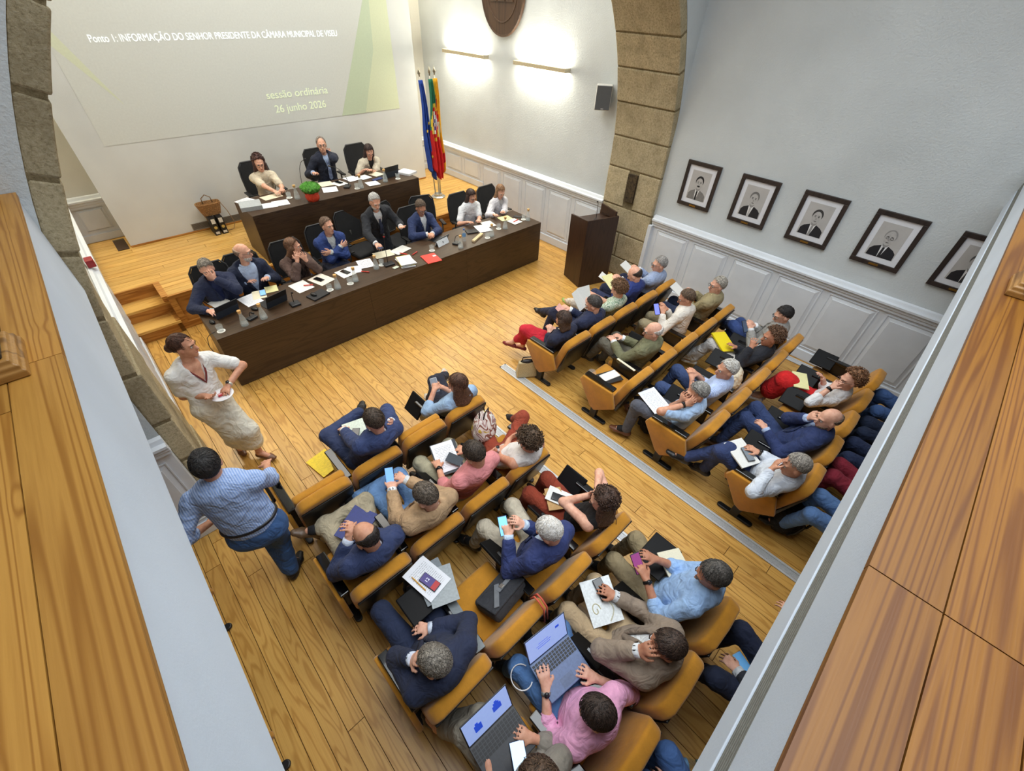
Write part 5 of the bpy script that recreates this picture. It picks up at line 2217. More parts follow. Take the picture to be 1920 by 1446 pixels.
seated('R4b', 'R', 4, 2, 'bald man in a navy jacket', 1553, 787, label='bald bearded man in a navy jacket and jeans, hand raised to his mouth', top=('jacket', (42, 56, 100)), low=('trousers', (50, 66, 108)), hair=('bald', (98, 80, 66)), beard=(110, 90, 74), under=(176, 196, 232),
       rh=(1506, 781, .96), rpole=(.6, .3, -.8), lh=(1424, 804, .66), lk=(1400, 786, .54), rk=(1418, 764, .60), rf=(1352, 806, .16), look=(-42, 10, 0), shoe=(86, 60, 44))
seated('R4d', 'R', 4, 4, 'woman in a red skirt', 1592, 714, dx=-.12, label='woman with curly auburn hair in a white shirt and long red skirt', fem=True, top=('blouse', (232, 234, 240), 'rolled'), low=('skirt', (206, 28, 30)), hair=('curly', (124, 88, 60)),
       lh=(1556, 721, .93), lpole=(-.6, .2, -.9), rh=(1532, 706, .74), rk=(1480, 722, .58), rf=(1420, 744, .22), lk=(1490, 732, .54), lf=(1410, 750, .09), look=(-44, 4, 0), glasses=(110, 80, 70), shoe=(226, 222, 218), sock=None, watch_l=(26, 26, 28))
# ---- rear rows below the gallery: only legs are in view
for key, i, col, kn, lab, short in (
        ('R5a', 1, (96, 132, 184), ((3.66, -.47), (3.40, -.47)), 'seated person in light blue jeans in the last row, next to the aisle grille', 'person in light jeans'),
        ('R5b', 2, (140, 38, 56), ((4.19, -.49), (3.99, -.49)), 'seated person in maroon trousers in the last row', 'person in maroon trousers'),
        ('R5c', 3, (40, 52, 84), ((4.62, -.47), (4.36, -.47)), 'seated person in navy trousers beside the maroon trousers', 'person in navy trousers'),
        ('R5d', 4, (34, 46, 72), ((5.08, -.47), (4.86, -.47)), 'seated person in dark navy jeans between navy trousers and blue jeans', 'person in dark navy jeans'),
        ('R5e', 5, (70, 100, 152), ((5.70, -.47), (5.36, -.47)), 'seated person in mid blue jeans in the last row by the wall', 'person in mid blue jeans')):
    c = seat_pos('R', 5, i)
    OCC['R', 5, i] = short
    INFO[key] = person(dict(base=c, head=V(c[0], c[1] - .09, 1.04), pelvis=V(c[0], c[1] + .045, .455), label=lab, vox=.014, low=('trousers', col), top=('jacket', (52, 56, 70)) if i % 2 else ('shirt', (200, 206, 216), 'long'),
                            rk=V(*kn[0], .55), lk=V(*kn[1], .55), front=False, rh=V(c[0] + .17, c[1] + .16, .62), lh=V(c[0] - .17, c[1] + .16, .62)))
for key, i, col, kn, lab, short in (('L5d', 4, (30, 38, 62), ((1.99, -.49), (1.60, -.48)), 'seated person in black-navy trousers below the gallery, knees apart', 'person in black-navy trousers'),
                                    ('L5b', 2, (70, 104, 160), ((1.0, -.48), (.80, -.44)), 'seated person in blue jeans behind the bright pink shirt', 'person in blue jeans')):
    c = seat_pos('L', 5, i)
    OCC['L', 5, i] = short
    INFO[key] = person(dict(base=c, head=V(c[0], c[1] - .09, 1.04), pelvis=V(c[0], c[1] + .045, .455), label=lab, vox=.013, low=('trousers', col), top=('jacket', (50, 52, 60)),
                            rk=V(*kn[0], .55), lk=V(*kn[1], .55), front=False, rh=(V(2.34, -.62, .66) if i == 4 else None)))

# ---- standing
def px3(d):
    for q in ('lh', 'rh', 'lk', 'rk', 'lf', 'rf', 'head', 'le', 're'):
        if q in d and d[q] is not None and len(d[q]) == 3 and d[q][0] > 20:
            d[q] = at(*d[q])
    return d


b = V(-.06, 4.12, 0)
hd = at(345, 650, 1.50)
INFO['W'] = person(px3(dict(base=b, face=158, fem=True, s=.97, w=1.0, label='standing woman in a cream short-sleeved dress carrying a small plate', top=('dress', (244, 242, 236), 'short'), low=('dress', (226, 221, 206)), vneck=(.075, .29),
                            head=hd, pelvis=V(b[0] + .0, b[1] - .02, .86), look=(-34, 2, 0), hair=('bun', (70, 44, 34)), rh=(398, 750, 1.0), lh=(436, 732, 1.03), re=(344, 742, 1.02), le=(446, 690, 1.12),
                            rf=(442, 832, .09), lf=(486, 848, .10), kpole=V(.35, -.9, .2), shoe=(110, 74, 50), skin='b', watch_l=(220, 214, 200), rn=(0, 0, 1), rc=.5)))
b = V(-.22, 2.42, 0)
hd = at(388, 872, 1.58)
INFO['M'] = person(px3(dict(base=b, face=22, w=1.15, label='standing man in a pinstriped blue shirt and jeans walking towards the stage', top=('shirt', (126, 156, 214), 'rolled', fabric((134, 164, 222), stripe=((184, 204, 240), 22.0))), low=('trousers', (58, 92, 142)),
                            head=hd, pelvis=V(b[0] - .0, b[1] + .0, .90), look=(-12, 6, 0), hair=('short', (40, 38, 38)), lh=V(-.47, 2.62, .92), rh=V(.06, 2.84, 1.0), lpole=(-.8, -.6, -.2), re=(524, 916, 1.10), hem=-.09,
                            rf=(548, 1068, .09), lf=(540, 1066, .12), kpole=V(.3, 1, .2), front=False, shoe=(24, 24, 26), skin='b')))

# ---- council table, facing the hall
def panel_person(key, short, hx, hy, y_sit, hz=None, z0=0.0, cx=None, chair=True, **k):
    # head height from the seat's depth in the room
    head = None
    if hz is None:
        best = None
        for z in np.arange(1.05 + z0, 1.32 + z0, .01):
            p = at(hx, hy, z)
            e = abs(p[1] - (y_sit - .06))
            if best is None or e < best[0]:
                best = (e, p)
        head = best[1]
    else:
        head = at(hx, hy, hz)
    x = head[0] if cx is None else cx
    base = V(x, y_sit, z0)
    k = px3(k)
    pel = k.pop('pelvis', V(x, y_sit + .05, z0 + .56))
    if chair:
        office_chair(x, y_sit + .05, z0, PI + k.pop('crz', 0.0), 'black office chair of the ' + short)
    INFO[key] = person(dict(base=base, face=k.pop('face', 180), head=head, pelvis=pel, **k))


DT = .80
panel_person('F1', 'grey-haired man covering his mouth', 388, 505, 6.28, cx=.70, label='grey-haired man in a navy blazer covering his mouth at the long table', top=('jacket', (38, 46, 74)), under=(36, 46, 84), cuff=False, hair=('short', (126, 120, 112)),
             lh=(398, 524, 1.13), le=V(.98, 6.02, .80), rh=(392, 590, .80), rpole=(-.8, 0, -.5), look=(8, 16, 0), vox=.0095)
panel_person('F2', 'bald bearded man', 456, 474, 6.36, label='bald bearded man with glasses in a navy blazer and pale blue shirt', top=('jacket', (34, 42, 66)), under=(186, 204, 240), hair=('bald', (150, 128, 112)), beard=(190, 180, 170), glasses=(46, 42, 42), open=(.13, .12),
             lh=(506, 528, .84), rh=(468, 536, .78), look=(-52, 4, 0), vox=.0095)
panel_person('F3', 'woman in a brown blazer', 550, 463, 6.36, label='long-haired woman in a brown blazer with fingertips together', fem=True, top=('jacket', (92, 72, 66), 'tq'), under=(40, 32, 34), hair=('long', (104, 74, 54)), hairlen=.34,
             rh=(563, 488, 1.02), lh=(574, 489, 1.02), look=(-58, 6, 0), rc=.25, lc=.25, cuff=False, vox=.0095)
panel_person('F4', 'man with crossed arms', 614, 424, 6.60, label='man in a bright blue suit with arms crossed and grey checked shirt', top=('jacket', (44, 66, 126)), under=(196, 202, 204), hair=('short', (104, 84, 70)), crossed=.60, look=(-16, 0, 0), vox=.0095)
panel_person('F5', 'standing speaker', 703, 379, 6.48, hz=1.44, chair=False, label='grey-bearded man standing in a charcoal suit and tie speaking with open hand', top=('jacket', (36, 39, 46)), tie=(50, 58, 84), hair=('short', (178, 176, 174)), beard=(196, 192, 188),
             pelvis=V(3.24, 6.60, .86), cx=3.22, lh=(756, 430, 1.06), rh=(706, 462, .96), ln=(0, 0, 1), lc=.1, lpole=(.6, .5, -.6), rpole=(-.6, .6, -.4), rf=V(3.14, 6.62, .09), lf=V(3.34, 6.62, .09), kpole=V(0, -1, .1), look=(8, 22, 0), low=('trousers', (36, 39, 46)), vox=.0095)
panel_person('F6', 'man with clasped hands', 789, 390, 6.36, label='man in a blue suit and open white shirt looking down with clasped hands', top=('jacket', (40, 54, 94)), under=(226, 230, 238), hair=('short', (92, 78, 66)), lh=(812, 443, .82), rh=(805, 444, .82), lpole=(.9, .2, -.4), rpole=(-.9, .2, -.4), lc=.6, rc=.6, glasses=(120, 116, 112), look=(8, 28, 0), vox=.0095, skin='b')
panel_person('F7', 'woman in a white t-shirt', 883, 369, 6.36, label='dark-haired woman with glasses in a white t-shirt writing notes', fem=True, w=1.08, top=('tshirt', (222, 226, 236), 'short'), hair=('long', (52, 36, 32)), hairlen=.2, rh=(879, 421, .80), lh=(898, 416, .80), glasses=(70, 40, 40), look=(-6, 28, 0), vox=.0095)
panel_person('F8', 'woman in a white cardigan', 938, 360, 6.34, label='woman with light brown hair in a white cardigan and ruffled blouse', fem=True, top=('jacket', (222, 222, 230)), under=(170, 170, 172), hair=('long', (134, 102, 74)), hairlen=.26, rh=(926, 406, .80), lh=(943, 400, .80), cuff=False, look=(10, 28, 0), vox=.0095)
# ---- presiding table
panel_person('B1', 'curly-haired woman in cream', 486, 307, 8.42, z0=ZP, label='woman with long dark curls and glasses in a cream blouse at the presiding table', fem=True, top=('blouse', (218, 206, 184), 'short'), hair=('curlylong', (66, 40, 36)), hairlen=.34, rh=(520, 362, 1.36), lh=(531, 358, 1.36), glasses=(40, 36, 36), look=(10, 14, 0), vox=.0095)
panel_person('B2', 'man in suit and striped tie', 603, 272, 8.55, z0=ZP, label='grey balding man with glasses, dark suit and blue striped tie at the presiding table', top=('jacket', (34, 40, 58)), under=(176, 198, 236), tie=(60, 78, 130), tstripe=((170, 186, 220), 26.0), hair=('receding', (128, 120, 112)), glasses=(90, 84, 80), lh=(614, 287, 1.62), le=V(3.62, 8.10, 1.38), rh=(586, 330, 1.36), look=(18, 2, 0), vox=.0095)
panel_person('B3', 'dark-haired woman in beige', 692, 285, 8.40, z0=ZP, label='dark-haired woman in a beige top over black, writing at the presiding table', fem=True, top=('jacket', (206, 198, 180), 'short'), under=(30, 28, 30), hair=('long', (50, 36, 34)), hairlen=.26, rh=(682, 323, 1.36), lh=(695, 322, 1.36), cuff=False, look=(10, 32, 0), glasses=(60, 50, 48), watch_l=(120, 90, 60), vox=.0095)
office_chair(3.72, 6.85, 0, PI + .25, 'empty black office chair pushed back behind the blue-suited man')
office_chair(4.32, 6.72, 0, PI - .3, 'empty black office chair beside the blue-suited man')
office_chair(3.06, 6.93, 0, PI + .15, 'black office chair behind the standing speaker')

# ================================================================== seats in the rows
def seat_label(b, r, i):
    if (b, r, i) in OCC:
        return 'mustard auditorium seat under the ' + OCC[b, r, i]
    return {('L', 1, 1): 'empty tipped-up mustard seat at the outer end of the front row, before the balding man',
            ('L', 1, 3): 'empty tipped-up mustard seat beside the woman in a denim shirt',
            ('L', 3, 2): 'mustard seat holding a black messenger bag',
            ('R', 2, 1): 'mustard aisle seat with a notebook lying on its cushion',
            ('R', 2, 3): 'empty mustard seat between the olive jacket and the white shirt',
            ('R', 3, 3): 'mustard seat holding a cream tote bag',
            ('R', 4, 3): 'empty mustard seat between the bald man and the red skirt',
            ('R', 4, 5): 'empty mustard seat by the portrait wall beside the red skirt',
            ('L', 5, 1): 'empty mustard seat in the last row behind the grey-clothed laptop user',
            ('L', 5, 3): 'empty mustard seat between the blue jeans and black-navy trousers'}[b, r, i]


SEATS = {}
UP = {('L', 1, 1), ('L', 1, 3), ('L', 5, 1), ('L', 5, 3)}
for b, n in (('L', 4), ('R', 5)):
    for r in range(1, 6):
        for i in range(1, n + 1):
            SEATS[b, r, i] = put_seat(seat_pos(b, r, i), (b, r, i) in UP, i == 1, i == n, i == n, seat_label(b, r, i), 'mustard auditorium seats in rows')
put_seat((-.93, 2.39 - .256, 0), True, True, False, False, 'empty mustard seat under the side gallery, nearer the arch', 'mustard auditorium seats in rows', -PI / 2)
put_seat((-.93, 1.23 - .256, 0), True, True, False, False, 'empty mustard seat under the side gallery, farther from the arch', 'mustard auditorium seats in rows', -PI / 2)

# ================================================================== writing tablets on some seats (parts of the seat)
M_TABLET = plain((12, 12, 14), .5, name='tablet_black', var=.1, spec=.2)


def flap(b, r, i, side, tilt=50, dy=0.0, flat=False):
    st = SEATS[b, r, i]
    m = MB()
    x = side * .256
    if flat:
        m.at((x - side * .10, .18 + dy, .645), (0, 0, 0))
        m.b2((-.17, -.12, -.011), (.17, .12, .011))
    else:
        m.at((x, .20 + dy, .60), (0, math.radians(tilt) * side * (-1 if (b == 'R' or r == 1) and side < 0 else 1), 0))
        m.b2((-.012, -.12, -.17), (.012, .13, .06))
    m.build('writing_tablet', M_TABLET, st, bevel=.008)


for a in (('L', 3, 4, 1, 48, .06), ('L', 3, 3, -1, 55, .02), ('L', 3, 4, -1, 40), ('L', 4, 4, -1, 50), ('L', 4, 3, -1, 50), ('R', 4, 5, -1, 55, .05),
          ('R', 4, 4, -1, 50), ('R', 4, 3, -1, 48), ('R', 4, 2, -1, 50), ('R', 3, 4, -1, 55), ('R', 3, 2, -1, 48), ('R', 3, 3, -1, 50), ('L', 2, 3, -1, 45), ('L', 2, 4, -1, 40), ('R', 3, 5, -1, 45), ('R', 2, 3, -1, 40)):
    flap(*a)
flap('L', 3, 1, 1, flat=True, dy=.12)
flap('L', 4, 4, 1, flat=True, dy=.06)
flap('L', 1, 4, -1, 38, .0)
flap('L', 1, 1, -1, 30, .02)
flap('R', 4, 5, 1, 62, .02)

# ================================================================== small things
PAPER = printed('printed_sheet', (234, 237, 244), (110, 112, 120), 120.0)
PAPERB = printed('printed_sheet_bold', (236, 238, 244), (70, 72, 80), 60.0, amount=.7)
BLANK = plain((232, 232, 228), .8, name='blank_paper', var=.02)
CREAM = plain((226, 220, 196), .8, name='cream_paper', var=.02)
YELP = plain((232, 228, 170), .8, name='pale_yellow_paper', var=.02)
SCR_OFF = plain((16, 17, 20), .12, name='dark_screen', coat=.4)
SCR_BLUE = emit((120, 170, 240), .9, 'phone_screen_blue')
SCR_LAP = emit((150, 172, 226), .75, 'laptop_screen')
CORK = plain((206, 164, 104), .8, name='cork', nscale=200, var=.15)
WATER = glass_mat((226, 238, 242))
GLASS = glass_mat()


def V3(p):
    return tuple(float(v) for v in p)


def sheet(p, w, h, rz, mat, label, cat, name='paper_sheet', th=.002, tilt=(0, 0), group=None):
    m = MB().b2((-w / 2, -h / 2, 0), (w / 2, h / 2, th))
    o = m.build(name, mat, loc=V3(p), rot=(math.radians(tilt[0]), math.radians(tilt[1]), math.radians(rz)))
    return tag(o, label, cat, group)


def phone(p, rz, tilt, label, screen=None, c=(24, 24, 26), w=.075, h=.155):
    t = thing('phone', V3(p), label, 'phone')
    t.rotation_euler = (math.radians(tilt[0]), math.radians(tilt[1]), math.radians(rz))
    boxo('case', (-w / 2, -h / 2, 0), (w / 2, h / 2, .009), plain(c, .35), t, .004)
    boxo('screen', (-w / 2 + .004, -h / 2 + .005, .009), (w / 2 - .004, h / 2 - .005, .0098), screen or SCR_OFF, t)
    return t


def carafe(p, label, fill=.4):
    t = thing('water_carafe', V3(p), label, 'carafe', 'cork-stoppered glass carafes')
    m = MB()
    m.smooth = True
    m.lathe([(.044, 0), (.047, .01), (.044, .05), (.034, .10), (.022, .14), (.020, .165), (.024, .185), (.021, .185), (.0175, .165), (.019, .14), (.031, .10), (.041, .05), (.043, .012), (.040, .006)], 18, True)
    m.build('glass_body', GLASS, t)
    m = MB()
    m.smooth = True
    f = .02 + .07 * fill
    m.lathe([(.040, .008), (.0405, .03), (.041 - .12 * max(0, f - .05), f), (.0005, f)], 16, True)
    m.build('water', WATER, t)
    m = MB()
    m.lathe([(.018, .172), (.0215, .19), (.0235, .212), (.0225, .214)], 14)
    m.build('cork_stopper', CORK, t)
    return t


def tumbler(p, label):
    t = thing('drinking_glass', V3(p), label, 'glass', 'water glasses on the tables')
    m = MB()
    m.lathe([(.047, 0), (.047, .003)], 20)
    m.build('paper_coaster', BLANK, t)
    m = MB()
    m.smooth = True
    m.lathe([(.033, .003), (.036, .03), (.038, .085), (.0355, .085), (.034, .03), (.031, .010)], 18)
    m.build('glass_body', GLASS, t)
    return t


ZT1, ZT2 = .754, 1.311
NB = [('grey-haired man covering his mouth', 'the black laptop back'), ]
car1 = [((460, 610), 'glass carafe with cork standing before the dark blue tablet'), ((495.6, 597), 'glass carafe with cork standing before the black tablet stand'),
        ((634, 541), 'glass carafe with cork beside the brown-blazer woman\'s folder'), ((667, 527), 'glass carafe with cork beside the papers with two phones'),
        ((706, 504), 'glass carafe with cork before the standing speaker'), ((864, 465), 'glass carafe with cork beside the blue plastic water bottle'),
        ((922, 443), 'glass carafe with cork before the woman in the white t-shirt'), ((947, 429), 'glass carafe with cork between the two women in white'),
        ((989.5, 413.5), 'glass carafe with cork at the wall end of the long table')]
for (q, lab) in car1:
    carafe(at(*q, ZT1), lab, random.uniform(.2, .7))
gl1 = [((415, 621), 'water glass at the step end of the long table'), ((619, 544), 'water glass beside the orange and white folder'), ((657, 532), 'water glass beside the stacked papers with a phone'),
       ((716, 497), 'water glass behind the standing speaker\'s carafe'), ((810, 470), 'water glass before the blue-suited man beside his name plate'), ((914, 446), 'water glass beside the beige paper strip'),
       ((935, 429), 'water glass before the open white notebook'), ((981.5, 411.5), 'water glass at the wall end of the long table')]
for q, lab in gl1:
    tumbler(at(*q, ZT1), lab)
r5 = lambda x, y: (340 + x / 5.333, 440 + y / 5.333)
r6 = lambda x, y: (640 + x / 5.05, 350 + y / 5.05)
r7 = lambda x, y: (430 + x / 5.19, 240 + y / 5.19)
T1 = lambda q, z=ZT1: at(*q, z)


def slate(p, rz, label, c, back=20, w=.29, h=.20):
    """tablet computer standing on a folding cover, its back to the hall"""
    t = thing('tablet_computer', V3(p), label, 'tablet', rz=math.radians(rz))
    boxo('keyboard', (-w / 2, .0, 0), (w / 2, .21, .006), plain((34, 35, 38), .5), t, .002)
    m = MB()
    m.at((0, 0, .006), (math.radians(back), 0, 0))
    m.b2((-w / 2, -.009, 0), (w / 2, 0, h))
    bk = m.build('back_shell', plain(c, .35), t, bevel=.004)
    m = MB()
    m.at((0, 0, .006), (math.radians(back), 0, 0))
    m.b2((-w / 2 + .008, 0, .008), (w / 2 - .008, .001, h - .008))
    m.build('screen', SCR_LAP, t)
    m = MB()
    m.at((0, 0, .006), (math.radians(back), 0, 0))
    m.b2((-w / 2, -.0105, 0), (w / 2, -.009, h * .55))
    m.build('cover', plain(mixc(c, (70, 84, 104), .5), .6), t)
    return t


slate(T1(r5(470, 800)), 14, 'tablet computer with a dark blue-grey cover before the man covering his mouth', (28, 32, 40))
slate(T1(r5(960, 700)), 12, 'black tablet computer with bent stand before the bald bearded man', (18, 19, 20))
slate(T1((829, 452)), 12, 'grey-framed tablet computer before the blue-suited man with clasped hands', (120, 122, 126), 32, .24, .12)
# name plate
npl = thing('name_plate', V3(T1((829, 458))), 'folded white name plate before the blue-suited man', 'name plate', rz=math.radians(12))
MB().prism([(-.045, 0), (-.04, 0), (0, .085), (.04, 0), (.045, 0), (0, .092)], 'x', -.13, .13).build('card', plain((214, 220, 226), .7), npl)
MB().at((0, -.0245, .046), (math.radians(-27), 0, 0)).b2((-.012, -.001, -.014), (.012, 0, .014)).build('crest_print', plain((120, 124, 130), .7), npl)
# sheets and folders on the long table
SH = [(r5(400, 690), .21, .297, 14, BLANK, 'blank white sheet behind the blue-grey tablet'), (r5(270, 770), .15, .20, 40, BLANK, 'white sheet under the wrist of the man covering his mouth'),
      (r5(690, 655), .21, .297, 10, PAPER, 'printed sheet before the bald bearded man'), (r5(780, 600), .17, .23, -14, CREAM, 'cream notebook page under the blue-screened phone'),
      (r5(900, 545), .16, .18, -12, YELP, 'pale yellow notepad half beside the blue-screened phone'),
      (r5(1200, 520), .23, .297, 8, BLANK, 'white sheet with an orange seal before the brown blazer'), (r5(1400, 450), .24, .31, 16, plain((238, 228, 214), .7), 'white folder with orange corner before the brown blazer'),
      (r5(1640, 385), .21, .25, 6, BLANK, 'white sheet under the black phone beside the carafe'), (r5(1730, 350), .2, .22, -22, PAPER, 'printed sheet overlapping the phone papers'), (r5(1840, 290), .22, .28, -14, PAPERB, 'sheet with bold drawn lines before the crossed arms'),
      (r6(400, 640), .3, .22, -10, CREAM, 'large cream sheet before the standing speaker'), (r6(560, 600), .3, .2, 14, BLANK, 'wide white sheet before the standing speaker'),
      (r6(1340, 395), .24, .31, -16, PAPER, 'open white notebook page the t-shirt woman writes on'), (r6(1390, 355), .21, .25, -12, BLANK, 'blank page behind the open notebook'),
      (r6(1550, 300), .24, .2, -10, YELP, 'pale yellow notepad before the white cardigan'), (r6(1640, 330), .2, .22, 2, BLANK, 'white sheet with a red pen beside the wall-end carafe'),
      (r6(515, 765), .09, .06, 10, plain((196, 206, 190), .7), 'small pale green note before the standing speaker')]
for q, w, h, rz, mt, lab in SH:
    sheet(T1(q, ZT1 + .0005 * SH.index((q, w, h, rz, mt, lab))), w, h, rz, mt, lab, 'paper')
sheet(T1(r6(850, 680), ZT1 + .006), .24, .30, -10, plain((224, 62, 52), .5), 'bright red folder lying on the long table', 'folder', 'document_folder', .006)
sheet(T1(r6(880, 655), ZT1 + .0125), .055, .04, -6, BLANK, 'small white card on the red folder', 'card', 'card')
sheet(T1(r6(1290, 490)), .34, .055, 24, plain((214, 190, 150), .7), 'long beige paper strip on the table before the t-shirt woman', 'paper strip', 'paper_strip', .03)
# the speaker's stack of files
stk = thing('file_stack', V3(T1(r6(615, 720))), 'stack of white papers with yellow dividers before the standing speaker', 'papers', rz=math.radians(-14))
for k, c in enumerate([(232, 234, 238), (222, 206, 110), (236, 236, 240), (226, 228, 232), (220, 204, 96), (238, 240, 246)]):
    o = boxo('file', (-.11, -.15, 0), (.11, .15, .0085), plain(c, .7), stk, .001)
    o.location = (random.uniform(-.014, .014), random.uniform(-.02, .02), .009 * k)
    o.rotation_euler = (0, 0, random.uniform(-.12, .12))


def marker(p, rz, label, c=(216, 60, 50)):
    t = thing('marker_pen', V3(p), label, 'pen', rz=math.radians(rz))
    m = MB()
    m.smooth = True
    m.tube([(-.06, 0, .009), (.02, 0, .009)], .008, 10)
    m.build('barrel', plain(c, .4), t)
    m = MB()
    m.smooth = True
    m.tube([(.02, 0, .009), (.065, 0, .009)], .0092, 10)
    m.build('cap', plain(mixc(c, (255, 255, 255), .12), .4), t)


marker(T1(r6(590, 640), .808), 120, 'red marker lying on the stack of files')
marker(T1(r6(695, 637)), 20, 'red marker between the file stack and the red folder')
marker(T1(r6(225, 810)), -50, 'red marker beside the sheet with drawn lines')
marker(T1(r6(1650, 328), .762), 10, 'red marker on the sheet at the wall end')
marker(T1(r5(1270, 510), .762), -30, 'small red marker on the sheet with an orange seal')
phone(T1(r5(815, 585), .758), -14, (0, 0), 'phone with a bright blue screen on the cream notebook', SCR_BLUE)
phone(T1(r5(1375, 450), .760), 20, (0, 0), 'black phone on the white and orange folder')
phone(T1(r5(1640, 375), .762), 16, (0, 0), 'black phone on the white sheet by the crossed arms')
phone(T1(r6(1670, 287)), 30, (0, 0), 'black phone at the wall end of the long table', None, (30, 30, 32))
sheet(T1(r6(1235, 430)), .20, .15, -20, plain((44, 44, 48), .5), 'dark grey closed notebook beside the plastic water bottle', 'notebook', 'closed_notebook', .02)
sheet(T1(r5(1370, 610)), .25, .18, 14, plain((36, 36, 40), .5), 'flat black laptop sleeve before the brown blazer', 'sleeve', 'laptop_sleeve', .02)


def mouse(p, rz, label):
    t = thing('computer_mouse', V3(p), label, 'mouse', rz=math.radians(rz))
    m = MB()
    m.smooth = True
    m.ball((0, 0, .012), (.03, .052, .022), 14, 8)
    m.build('shell', plain((26, 26, 28), .4), t)
    boxo('wheel', (-.003, .02, .028), (.003, .034, .036), plain((70, 70, 72), .4), t)


mouse(T1(r5(1325, 605), .776), 20, 'black computer mouse on the flat black sleeve')
mouse(T1(r5(735, 750)), 30, 'black computer mouse beside the second carafe')
mouse(T1(r5(310, 880)), 10, 'black computer mouse under the hand of the man covering his mouth')
gooseneck(V3(T1(r6(450, 740))), PI - .1, 'black gooseneck microphone with red ring before the standing speaker', .03, .42, (.16, .12))
gooseneck(V3(T1(r5(1140, 700))), PI, 'short black microphone stand beside the black tablet', .05, .16, (.12, .12), False)
gooseneck(V3(T1(r6(1090, 540))), PI + .4, 'black microphone unit beside the plastic water bottle', .09, .13, (.13, .10), False)
gooseneck(V3(T1(r5(710, 840))), PI + .3, 'low black microphone unit between the first two carafes', .06, .07, (.12, .08), False)


def pet_bottle(p, rot, label, cap=(60, 110, 190), tint=(196, 222, 240)):
    t = thing('water_bottle', V3(p), label, 'bottle')
    t.rotation_euler = rot
    m = MB()
    m.smooth = True
    m.lathe([(.026, 0), (.031, .01), (.031, .06), (.028, .075), (.031, .09), (.031, .13), (.022, .165), (.0125, .18), (.0125, .195)], 16)
    m.build('plastic_body', glass_mat(tint, .1), t)
    m = MB()
    m.lathe([(.015, .192), (.015, .21), (.013, .212)], 14)
    m.build('screw_cap', plain(cap, .4), t)
    m = MB()
    m.smooth = True
    m.lathe([(.0318, .085), (.0318, .125)], 16, False)
    m.build('wrap_label', plain((120, 170, 220), .5), t)


pet_bottle(T1(r6(1165, 515)), (0, 0, 0), 'small plastic water bottle with blue cap on the long table')
pet_bottle((.03, 1.98, 0), (0, 0, .3), 'small plastic water bottle with green cap on the floor', (70, 150, 120))
pet_bottle((1.13, -.56, .03), (PI / 2, 0, .9), 'teal plastic bottle lying on the floor below the gallery', (70, 120, 120), (90, 140, 140))
# cable and plug hanging from the end of the long table
cb = thing('power_cable', V3((.29, 5.45, .75)), 'thin black cable with plug hanging off the long table end', 'cable')
m = MB()
m.smooth = True
m.tube([(.06, .03, .004), (.0, .02, .006), (-.05, .0, -.02), (-.075, -.03, -.12), (-.06, -.04, -.22), (-.05, -.02, -.30)], .004, 6)
m.build('cord', M_BLACK, cb)
boxo('plug', (-.075, -.045, -.36), (-.02, .01, -.30), M_BLACK, cb, .012)

# ---- presiding table
Z2 = ZT2
for q, lab in ((r7(665, 690), 'glass carafe with cork beside the red wrapped plant'), (r7(1285, 585), 'glass carafe with cork before the man in the striped tie'), (r7(1520, 525), 'glass carafe with cork beside the open black laptop')):
    carafe(at(*q, Z2), lab, .3)
for q, lab in ((r7(1245, 590), 'water glass before the man in the striped tie'), (r7(1640, 495), 'water glass at the flag end of the presiding table'), (r7(585, 680), 'water glass before the curly-haired woman in cream')):
    tumbler(at(*q, Z2), lab)
S2 = [(r7(150, 710), .24, .2, 20, PAPERB, 'printed sheet at the basket end of the presiding table'), (r7(410, 670), .3, .2, 8, CREAM, 'cream folder before the curly-haired woman'), (r7(380, 755), .26, .22, -14, PAPER, 'printed sheet before the cream blouse'),
      (r7(500, 730), .24, .24, -10, PAPERB, 'bold printed sheet beside the carafe and the plant'), (r7(940, 545), .22, .24, -8, CREAM, 'cream sheet with pen behind the red wrapped plant'), (r7(980, 600), .24, .26, -18, PAPER, 'curled printed sheets beside the red wrapped plant'),
      (r7(1070, 540), .2, .24, 10, BLANK, 'white sheet under the phone of the man in the tie'), (r7(1190, 495), .22, .26, 4, PAPER, 'printed sheet between the presiding man and woman'), (r7(1310, 480), .2, .22, 8, PAPER, 'printed sheet under the writing woman in beige'),
      (r7(1430, 450), .2, .22, 14, CREAM, 'cream sheet beside the open black laptop'), (r7(1395, 540), .21, .22, -6, PAPERB, 'printed sheet at the front edge before the woman in beige')]
for k, (q, w, h, rz, mt, lab) in enumerate(S2):
    sheet(at(*q, Z2 + .0006 * k), w, h, rz, mt, lab, 'paper')
sheet(at(*r7(215, 775), Z2), .30, .30, -12, plain((170, 176, 180), .5), 'thick grey ring binder at the basket end of the presiding table', 'binder', 'ring_binder', .06)
sheet(at(*r7(1725, 440), Z2), .24, .3, 20, plain((226, 230, 236), .6), 'stack of white booklets at the flag end of the presiding table', 'booklets', 'booklet_stack', .035)
sheet(at(*r7(1440, 500), Z2), .2, .09, 10, plain((40, 56, 110), .5), 'blue booklet beside the open black laptop', 'booklet', 'booklet', .01)
phone(at(*r7(1065, 530), Z2 + .01), 14, (0, 0), 'black phone before the man in the striped tie')
slate(V3(at(*r7(1575, 480), Z2)), 8, 'open black laptop seen from behind on the presiding table', (26, 28, 32), 14, .32, .2)
gooseneck(V3(at(572, 352, Z2)), PI + 1.1, 'tall black gooseneck microphone behind the red wrapped plant', .12, .40, (.1, .12), False)
gooseneck(V3(at(*r7(1150, 575), Z2)), .9, 'black gooseneck microphone pointing at the man in the striped tie', .22, .30, (.16, .1), False)
